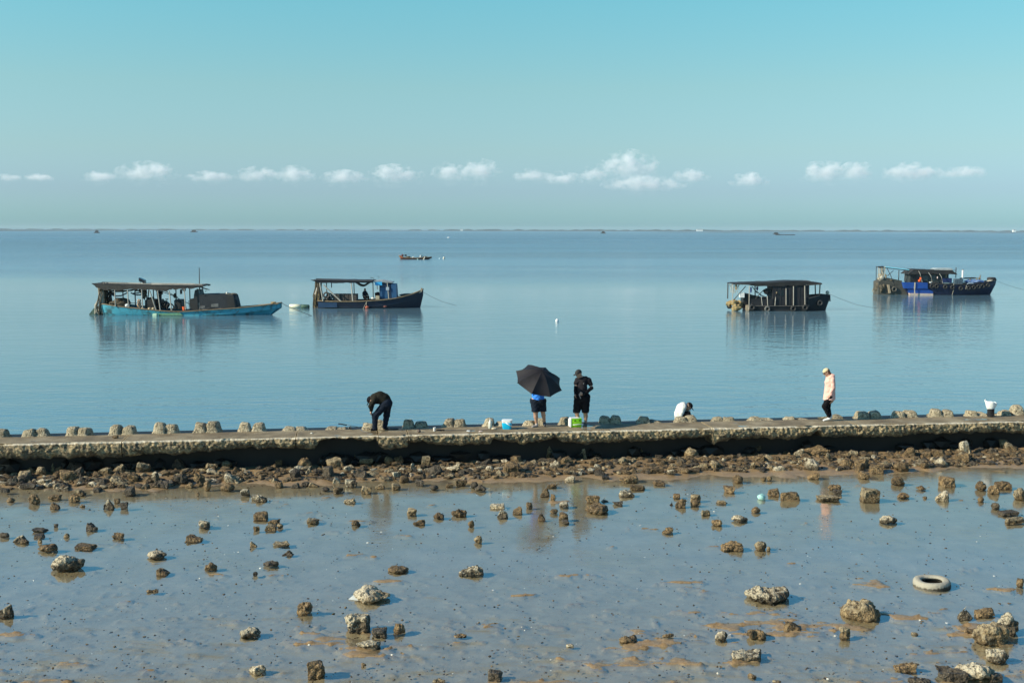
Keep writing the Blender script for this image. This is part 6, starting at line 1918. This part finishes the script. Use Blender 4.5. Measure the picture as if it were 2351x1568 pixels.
B.tubes('buoy_line', [[(1126, 530, -1.36), (1112, 570, -1.38), (1122, 605, -1.4)], [(1126, 530, -1.36), (1085, 610, -1.3), (1070, 632, -1.3)]], .018, palerope_m)
def sitting(B, x, y, d, label, face=(0, -1, 0), m=navy_m, skin=skin_m):
    e = empty('person', B.w(x, y, d)); tag(e, label, 'person', 'people aboard the boats')
    caps = [((0, 0, .10), (0, 0, .50), .15, .16), ((-.14, 0, .48), (.14, 0, .48), .075, .075), ((-.18, 0, .46), (-.22, -.10, .22), .052, .042), ((.18, 0, .46), (.26, -.08, .24), .052, .042), ((-.22, -.10, .22), (-.1, -.30, .2), .04, .03), ((.26, -.08, .24), (.1, -.3, .2), .04, .03),
            ((-.08, 0, .08), (-.12, -.42, .14), .09, .07), ((.08, 0, .08), (.12, -.42, .14), .09, .07), ((-.12, -.42, .14), (-.12, -.45, -.3), .065, .05), ((.12, -.42, .14), (.12, -.45, -.3), .065, .05)]
    hc = (0, -.03, .73)
    def fb(p):
        d = smin(d_ell(p, hc, (.082, .10, .115)), d_cap(p, (0, 0, .5), (0, -.02, .66), .055, .052), .03)
        d = smin(d, d_cap(p, (0, -.12, .72), (0, -.135, .70), .014, .016), .01)
        for s in (-1, 1): d = smin(d, d_ell(p, (s * .085, -.02, .72), (.014, .024, .035)), .01)
        for c in caps: d = smin(d, d_cap(p, *c), .03)
        for s in (-1, 1):
            for k in range(4): d = smin(d, d_cap(p, (s * .09, -.31, .19 + k * .014), (s * .03, -.35, .18 + k * .014), .011, .009), .006)
        return d
    sdf_object('body', fb, (-.45, -.6, -.4), (.45, .25, .9), .02, skin, e)
    def fs_(p):
        d = 9
        for c in caps[:4]: d = np.minimum(d, d_cap(p, c[0], c[1], c[2] + .018, c[3] + .018))
        return d
    sdf_object('shirt', fs_, (-.45, -.6, -.2), (.45, .3, .75), .02, m, e)
    def ft(p):
        d = 9
        for c in caps[6:]: d = np.minimum(d, d_cap(p, c[0], c[1], c[2] + .018, c[3] + .018))
        return d
    sdf_object('trousers', ft, (-.35, -.65, -.45), (.35, .25, .3), .02, black_m, e)
    def fh(p): return np.maximum(d_ell(p, (0, -.02, .755), (.092, .112, .108)), p[:, 1] * -1 - .05 - (p[:, 2] - .74))
    sdf_object('hair', fh, (-.15, -.2, .55), (.15, .15, .95), .014, hair_m, e)
    e.rotation_euler = (0, 0, math.atan2(face[0], -face[1]))
    return e
sitting(B, 1076, 515, -.2, 'dark-clothed person sitting under the roof of the navy boat', (.5, -.8, 0))
world_rope([B.w(1788, 440), B.w(1900, 500, -.1), B.w(2030, 556, -.3), B.w(2200, 597, -.8)], .012, drope_m, 'dark rope from the upswept bow of the navy boat sloping right into the water')
p = B.w(240, 612, -.8)
e = empty('foam_float', p, R(-12)); tag(e, 'long foam float, cream with a dark green end, afloat between the teal and navy boats', 'float')
MB().lathe([(.10, -.55), (.17, -.52), (.185, 0), (.18, .55)], (0, 0, .02), 14, 'x').build('cream_part', mat('cream foam', (.72, .70, .52), (.60, .60, .44), 4, .7), e, True)
MB().lathe([(.182, .551), (.19, .8), (.17, 1.2), (.11, 1.24)], (0, 0, .0), 14, 'x').build('green_part', mat('dark green foam', (.02, .07, .045), (.05, .10, .07), 5, .7), e, True)

# ------------------------------------------------------------------ dark houseboat
B = Boat('houseboat', 860, 620, 158, 2000 * .8166, 740 * .8166, .1737, 'nearly black houseboat with low tarred roof and boxy plank cabin')
tar_m = mat('tarred planks', (.006, .007, .010), (.014, .014, .017), 2.5, .7, .4, 8)
B.hull([(440, 545, 1.2, 1.1, .4, 10), (700, 546, 1.4, 1.25, .5, 0), (1000, 547, 1.4, 1.25, .5, 0), (1190, 546, 1.4, 1.2, .5, 0), (1200, 440, 1.35, 1.1, .5, 0), (1300, 425, 1.2, .9, .45, 0), (1450, 407, .8, .5, .4, -10), (1545, 410, .32, .18, .3, -38), (1560, 414, .1, .04, .2, -52)], tar_m, .5, None)
B.tubes('rubbing_strake', [[(450, 550, -1.25), (700, 552, -1.42), (1000, 552, -1.43), (1240, 546, -1.42)]], .03, mat('worn edge', (.10, .09, .08), None, 6, .7))
B.tubes('rubbing_strake', [[(1240, 450, -1.32), (1350, 425, -1.1), (1480, 405, -.6), (1550, 414, -.25)]], .035, mat('worn edge', (.10, .09, .08)))
B.roof('roof', [(230, 258), (420, 246), (780, 236), (900, 228), (980, 222), (1260, 224), (1290, 236), (1405, 248)], [(230, 268), (440, 272), (480, 292), (800, 292), (1150, 282), (1240, 272), (1405, 262)], 1.35, mat('tarred roof', (.009, .009, .010), (.024, .022, .020), 1.5, .75, .5, 7), 40, 0, 11)
B.poly('roof_patch', [(1130, 228), (1255, 221), (1285, 238), (1180, 246)], -1.0, .3, mat('rusty sheet', (.11, .08, .065), (.16, .13, .11), 3, .7))
B.tubes('roof_rail', [[(232, 262, -1.38), (470, 268, -1.4)], [(1200, 278, -1.38), (1300, 268, -1.38), (1400, 262, -1.38)], [(1230, 262, 1.3), (1405, 252, 1.3)]], .045, dpole_m)
cab = B.poly('cabin', [(765, 292), (1242, 284), (1240, 546), (765, 548)], -1.22, 1.1, tar_m)
for i, x in enumerate(range(800, 1240, 62)):
    B.box('batten', x, 294, x + 9, 545, -1.25, -1.222, mat('dark batten', (.014, .015, .018), (.026, .026, .028), 5, .7), .004, 0.0, cab)
B.poly('window', [(835, 345), (905, 345), (905, 420), (835, 420)], -1.245, -1.222, mat('dark glass', (.012, .02, .025), None, 4, .2), cab)
B.blob('lamp', 812, 378, -1.28, (.06, .05, .08), wood_m, 2, .2)
B.poly('bulwark', [(470, 458), (560, 458), (640, 440), (640, 458), (765, 458), (765, 546), (470, 546)], -1.3, -1.22, tar_m)
B.poly('bulwark', [(470, 458), (765, 458), (765, 546), (470, 546)], 1.2, 1.28, tar_m)
B.poly('stern_box', [(405, 400), (470, 398), (560, 425), (640, 440), (640, 545), (405, 560)], -.4, .9, engine_m)
B.each('post', [[(234, 265, -1.3), (234, 495, -1.2)], [(449, 285, -1.36), (452, 605, -1.3)], [(1032, 290, -1.3), (1036, 546, -1.32)], [(1180, 285, -1.3), (1186, 560, -1.4)], [(936, 320, -1.27), (940, 540, -1.3)]], .035, pole_m)
B.each('post', [[(1398, 250, -.9), (1392, 412, -.9)], [(1404, 250, .9), (1400, 415, .6)], [(568, 300, 0), (572, 450, 0)], [(240, 265, 1.2), (240, 480, 1.2)]], .05, dpole_m)
B.tubes('brace', [[(418, 296, -.8), (240, 505, -.8)], [(508, 302, -.6), (580, 390, -.6)], [(660, 335, -1.0), (590, 400, -1.1), (478, 530, -1.3)], [(600, 370, .5), (700, 450, .5)], [(600, 410, -1), (690, 440, -1.1)]], .035, dpole_m)
B.tubes('brace', [[(610, 430, -1.31), (628, 552, -1.31)], [(800, 435, -1.31), (792, 548, -1.31)], [(690, 420, -1.31), (698, 560, -1.33)]], .03, pole_m)
B.tangle('hung_ropes', [(270, 275, 30), (290, 320, 25), (300, 390, 25)], 7, .022, palerope_m, 1.0, 12)
B.tangle('hung_ropes', [(320, 275, 25), (320, 310, 20), (318, 345, 18)], 8, .03, gold_m, .9, 13)
B.tangle('hung_ropes', [(1050, 290, 22), (1045, 330, 16), (1048, 375, 10)], 6, .03, palerope_m, .08, 14)
for o_ in (1,):
    B.blob('bow_fairlead', 1535, 395, 0, (.12, .12, .08), palerope_m, 15, .2)
B.poly('anchor', [(1548, 410), (1560, 410), (1566, 500), (1552, 500)], -.35, -.28, engine_m)
B.loose('cloth', 482, 345, -1.0, lambda mb: mb.blob((0, 0, 0), (.07, .06, .26), 4, .25), mat('violet cloth', (.045, .03, .20), (.07, .05, .28), 5, .8), 'violet cloth hanging beneath the left roof of the houseboat', 'cloth')
B.loose('cloth', 568, 325, -.9, lambda mb: mb.blob((0, 0, 0), (.09, .06, .16), 5, .25), mat('dusky purple cloth', (.03, .022, .10), None, 5, .8), 'dark purple cloth hanging mid-way under the roof of the houseboat', 'cloth')
B.loose('gear_bundle', 690, 360, -.9, lambda mb: (mb.blob((0, 0, 0), (.24, .2, .28), 6, .3), mb.blob((.26, .1, -.05), (.2, .2, .22), 7, .3)), engine_m, 'black bundle of gear hanging under the houseboat roof, left of the cabin', 'bundle')
B.loose('white_box', 376, 450, -.6, lambda mb: mb.box((-.2, -.2, 0), (.2, .2, .42), .03), whitep_m, 'white plastic box at the stern of the houseboat', 'box')
B.loose('rope_heap', 300, 600, -.6, lambda mb: [mb.blob((random.uniform(-.5, .4), random.uniform(-.5, .5), random.uniform(0, .55)), (.30, .35, .26), i, .35, 2, 3) for i in range(9)], gold_m, 'heap of golden brown rope and netting over the stern of the houseboat', 'rope heap')
B.blob('stern_fender', 225, 560, 0, (.2, .5, .3), engine_m, 16, .3)
B.poly('rudder_plank', [(412, 545), (440, 540), (452, 625), (412, 625)], -1.3, -1.1, mat('pale plank', (.42, .33, .22), None, 5, .8))
for i, (x, y, d, m, w) in enumerate(((490, 570, -1.42, rubber_m, 'first'), (690, 590, -1.46, mat('greyed tyre', (.16, .155, .14), (.04, .04, .04), 3, .8), 'second, greyish'), (1032, 585, -1.46, rubber_m, 'third'), (1188, 570, -1.46, rubber_m, 'fourth'), (1400, 515, -1.0, rubber_m, 'fifth, highest'))):
    B.loose('fender', x, y, d, ring_tyre(.26, .085), m, f'{w} tyre from the stern, hanging on the side of the dark houseboat', 'tyre', 'fender tyres on the houseboat', True)
B.loose('buoy', 1532, 385, -.1, lambda mb: mb.blob((0, 0, 0), (.16, .16, .17), 8, .08), mat('cream buoy', (.55, .45, .30), (.68, .60, .45), 5, .6), 'cream buoy sitting on the bow tip of the houseboat', 'buoy')
world_rope([B.w(1560, 404), B.w(1700, 465, -.2), B.w(1900, 540, -.5), B.w(2100, 577, -.9), B.w(2310, 586, -1.1)], .012, drope_m, 'long dark rope from the houseboat bow to the water on its right')

# ------------------------------------------------------------------ blue boat on the right
B = Boat('fishing_boat', 1100, 578, 131, 2400 * .8166, 710 * .8166, .1664, 'blue and navy fishing boat with fender tyres and dark roof, rightmost boat')
dn_m = mat('dark navy hull', (.006, .010, .034), (.010, .016, .050), 1.4, .5)
bl_m = mat('strong blue paint', (.010, .055, .26), (.015, .075, .32), 1.6, .5)
B.hull([(640, 470, .9, .8, .4, 20), (800, 440, 1.25, 1.1, .5, 5), (950, 420, 1.5, 1.3, .6, 0), (1200, 428, 1.6, 1.4, .6, 0), (1450, 434, 1.55, 1.25, .6, -5), (1650, 425, 1.3, .9, .55, -15), (1820, 402, .85, .45, .5, -35), (1930, 378, .35, .12, .4, -58), (1958, 372, .12, .04, .3, -72)], dn_m, .45, mat('blackened rail', (.02, .02, .022), (.05, .045, .04), 6, .7), .06)
B.poly('side_box', [(606, 404), (940, 408), (944, 488), (632, 486)], -1.62, -1.05, bl_m)
B.poly('side_plate', [(684, 488), (944, 488), (1024, 530), (1026, 556), (706, 552)], -1.50, -1.0, bl_m)
B.poly('boot_stripe', [(706, 552), (1026, 557), (1028, 584), (712, 576)], -1.50, -1.0, mat('pale red boot stripe', (.50, .36, .30), (.58, .50, .42), 3, .7))
B.poly('stern_hull', [(300, 400), (420, 345), (620, 385), (640, 480), (700, 500), (705, 585), (300, 585)], -.9, .9, mat('grey green wreck planks', (.045, .045, .036), (.08, .075, .06), 2, .8, .4))
B.blob('net_heap', 350, 490, -.2, (.5, .95, .62), net_m, 3, .35, 3)
B.blob('net_heap', 450, 385, 0, (.6, .8, .22), net_m, 4, .4, 3)
B.tangle('stern_ropes', [(375, 200, 30), (375, 290, 30), (370, 400, 40), (350, 540, 50)], 16, .032, palerope_m, .8, 21)
B.tangle('stern_ropes', [(400, 300, 20), (370, 420, 40), (330, 560, 40)], 12, .04, gold_m, 1.0, 22)
B.tubes('stern_frame', [[(330, 195, -.8), (335, 300, -.8), (330, 380, -.8)], [(330, 195, .8), (332, 380, .8)], [(335, 200, -.8), (410, 210, -.8), (720, 245, -.8)], [(335, 200, .8), (720, 240, .8)], [(410, 210, -.8), (470, 330, -.9), (515, 450, -.9)], [(510, 250, -.6), (430, 320, -.6)]], .035, dpole_m)
B.tubes('boom', [[(395, 203, -.5), (560, 222, -.5), (730, 243, -.5)]], .085, mat('light cyan pole', (.22, .62, .74), (.18, .52, .64), 5, .5))
B.blob('frame_bundle', 360, 200, 0, (.22, .8, .09), engine_m, 5, .5)
B.blob('coil', 345, 340, -.9, (.2, .15, .24), palerope_m, 6, .3)
B.poly('rudder_plank', [(412, 440), (440, 440), (465, 552), (440, 556)], -1.1, -.92, mat('pale plank', (.42, .33, .22)))
B.each('post', [[(655, 250, -1.0), (650, 395, -1.0)], [(1386, 202, -.3), (1388, 350, -.3)], [(655, 250, 1.0), (655, 400, 1.0)]], .045, dpole_m)
B.tubes('roof_rail', [[(1130, 232, -.5), (1388, 246, -.3)]], .03, dpole_m)
rf = B.roof('roof', [(690, 288), (765, 224), (850, 226), (1100, 236), (1290, 238), (1362, 288)], [(690, 298), (765, 298), (850, 290), (1100, 292), (1362, 296)], 1.25, mat('black roof felt', (.016, .016, .017), (.032, .030, .028), 2, .75, .4, 7), 30, 0, 17)
B.poly('roof_sheet', [(1065, 226), (1110, 214), (1300, 212), (1330, 238), (1080, 240)], -.7, .6, mat('pale sheet', (.50, .55, .55), (.38, .42, .42), 3, .6), rf)
cab = B.poly('cabin', [(735, 296), (1262, 296), (1262, 415), (735, 415)], -.85, .9, mat('cabin dark teal', (.025, .032, .034), (.04, .048, .048), 2, .7))
B.poly('window', [(900, 310), (975, 310), (975, 385), (900, 385)], -.875, -.852, mat('dim glass', (.05, .07, .075), None, 4, .2), cab)
B.poly('window', [(1015, 305), (1080, 305), (1080, 385), (1015, 385)], -.875, -.852, mat('dim glass', (.05, .07, .075)), cab)
B.poly('window_post', [(1216, 290), (1236, 290), (1236, 345), (1216, 345)], -.89, -.852, wood_m, cab)
B.poly('door_opening', [(745, 305), (815, 305), (815, 410), (745, 410)], -.875, -.852, engine_m, cab)
B.tubes('awning_strut', [[(820, 232, -1.2), (850, 290, -1.25), (885, 400, -1.2)], [(965, 270, -1.25), (1000, 320, -1.25), (1020, 400, -1.2)], [(1115, 288, -1.25), (1145, 330, -1.25), (1165, 412, -1.2)]], .035, pole_m)
B.poly('engine_cover', [(1170, 348), (1304, 350), (1304, 415), (1170, 412)], -.95, .4, mat('deep blue box', (.010, .022, .09), (.015, .03, .11), 2, .6))
B.each('exhaust_pipe', [[(1466, 236, -.6), (1466, 412, -.6)]], .095, whitep_m)
B.blob('pipe_cap', 1465, 236, -.6, (.1, .1, .04), engine_m, 5, .1)
for i in range(3):
    B.loose('crate', 1348 + i * 38, 432, -1.0, lambda mb: (mb.box((-.135, -.2, 0), (.135, .2, .58), .015), mb.box((-.145, -.21, .26), (.145, .21, .30), .005)), mat('blue grey crate', (.09, .13, .16), (.06, .09, .12), 6, .6), ('left', 'middle', 'right')[i] + ' one of three blue-grey crates on the deck of the rightmost boat', 'crate', 'crates on the right boat')
B.blob('deck_tarp', 1640, 400, -.3, (.9, .7, .22), mat('blue deck tarp', (.03, .10, .32), (.16, .24, .36), 3, .7, .4, 8), 8, .3, 3)
B.blob('deck_tarp', 1560, 420, -.9, (.4, .3, .10), mat('pale blue tarp', (.24, .32, .40), None, 5, .7), 9, .4)
B.blob('deck_rope', 1650, 434, -1.1, (.45, .15, .07), palerope_m, 10, .4)
B.blob('deck_rope', 1870, 388, -.3, (.4, .3, .10), palerope_m, 11, .4)
B.poly('deck_beam', [(1480, 352), (1660, 342), (1760, 360), (1480, 366)], .2, .5, engine_m)
B.tubes('deck_posts', [[(1582, 360, -.4), (1582, 400, -.4)], [(1668, 345, -.5), (1668, 385, -.5)], [(1735, 340, .2), (1735, 390, .2)], [(1760, 310, .4), (1760, 390, .4)]], .05, wood_m)
B.blob('tarp', 1230, 420, -1.2, (.5, .3, .10), mat('teal grey tarp', (.05, .10, .12), (.08, .13, .15), 4, .7), 12, .4)
B.loose('life_jacket', 857, 402, -1.05, lambda mb: (mb.blob((0, 0, .14), (.17, .10, .16), 3, .2), mb.blob((.09, 0, .36), (.13, .09, .14), 4, .3)), orange_m, 'bright orange life jacket hung by the cabin of the rightmost boat', 'life jacket')
B.loose('float', 1097, 342, -1.1, lambda mb: (mb.blob((0, 0, 0), (.06, .06, .13), 3, .05),), mat('pink white float', (.75, .60, .58), None, 6, .5), 'small pinkish white float hanging at the cabin of the rightmost boat', 'float')
B.loose('basin', 992, 412, -1.35, lambda mb: mb.lathe([(.10, 0), (.15, .12), (.14, .12), (.09, .02)], (0, 0, 0), 14), whitep_m, 'white basin on the rail of the rightmost boat', 'basin')
B.loose('rope_skein', 765, 405, -1.67, lambda mb: [mb.tube([(random.uniform(-.06, .06), random.uniform(-.03, .0), .02), (random.uniform(-.1, .1), -.02, -.5), (random.uniform(-.06, .06), -.02, -1.15)], .025, 5) for i in range(5)], palerope_m, 'pale rope skein hanging over the bright blue side of the rightmost boat', 'rope')
TY = [(1000, 452), (1062, 456), (1180, 462), (1278, 470), (1395, 482), (1505, 478), (1580, 472), (1648, 464), (1712, 456), (1795, 446)]
for i, (x, y) in enumerate(TY):
    d = -np.interp(x, [950, 1200, 1450, 1650, 1820], [1.62, 1.72, 1.68, 1.42, 1.02])
    B.loose('fender', x, y, d, ring_tyre(.25, .085), rubber_m, f'{ORD[i] if i < 8 else ("ninth", "tenth")[i - 8]} black tyre from the left in the row along the rightmost boat', 'tyre', 'fender tyres on the right boat', True)
B.loose('fender', 515, 502, -1.0, ring_tyre(.31, .10), mat('grey brown tyre', (.05, .047, .04), (.09, .085, .07), 6, .8), 'grey-brown tyre hanging on the old stern of the rightmost boat', 'tyre', 'fender tyres on the right boat', True)
B.loose('fender', 1897, 362, 0, ring_tyre(.46, .15, axis='z'), rubber_m, 'large tyre lying flat over the bow of the rightmost boat', 'tyre', 'fender tyres on the right boat', True)
B.tubes('side_rope', [[(1290, 420, -1.72), (1300, 470, -1.74), (1288, 575, -1.5)], [(1470, 440, -1.66), (1465, 500, -1.6)]], .02, palerope_m)
world_rope([B.w(1958, 388), B.w(2060, 430, -.3), B.w(2200, 480, -.8), B.w(2400, 530, -1.5)], .012, drope_m, 'thin rope from the bow of the rightmost boat running off to the right')

# ------------------------------------------------------------------ small red boat far out
B = Boat('rowing_boat', 850, 436, 187, 1110 * .8166, 700 * .8166, .0556, 'small red open boat with a high pale stern, alone farther out between the others')
B.hull([(165, 262, .5, .4, .2, 70), (240, 300, .7, .5, .3, 30), (350, 345, .8, .65, .3, 10), (600, 368, .9, .75, .35, 0), (950, 372, .9, .75, .35, 0), (1200, 352, .75, .5, .3, -20), (1400, 338, .45, .15, .25, -60), (1540, 326, .06, .01, .15, -150)], mat('dark red brown paint', (.12, .03, .02), (.05, .035, .025), 3, .6), .3, wood_m, .06)
B.poly('transom', [(150, 248), (195, 262), (250, 385), (215, 390)], -.55, .55, mat('cream stern', (.55, .47, .36), None, 5, .7))
B.poly('side_panel', [(205, 270), (265, 285), (345, 345), (330, 372), (262, 372)], -.82, -.60, mat('orange side', (.50, .11, .03), (.40, .09, .03), 4, .6))
B.blob('gear', 310, 265, 0, (.28, .3, .22), mat('dark red gear', (.09, .015, .012), None, 5, .7), 2, .3)
B.box('engine_box', 400, 230, 485, 300, -.3, .3, mat('slate box', (.02, .035, .045), None, 5, .6), .05)
B.blob('nets', 560, 335, 0, (.5, .5, .16), net_m, 4, .4)
B.blob('sack', 765, 345, -.3, (.22, .25, .14), whitec_m, 5, .3)
B.box('white_drum', 1035, 258, 1098, 352, -.3, .2, whitep_m, .05)
B.box('green_drum', 1108, 258, 1142, 340, -.2, .3, mat('dark green drum', (.02, .09, .06), None, 5, .6), .04)
B.blob('nets', 1260, 325, 0, (.5, .35, .14), net_m, 6, .4)
B.loose('fender', 1228, 455, -.75, lambda mb: mb.tube([(-.16, -.1, 0), (.12, 0, .5), (.14, 0, .75)], .15, 9, .10), mat('cream fender', (.62, .57, .46), None, 5, .7), 'cream fender leaning on the side of the small red boat', 'fender')
B.loose('float', 962, 440, -.95, lambda mb: mb.blob((0, 0, .05), (.18, .15, .13), 2, .1), mat('mint float', (.50, .68, .58), None, 5, .6), 'mint green float in the water beside the red boat', 'float')
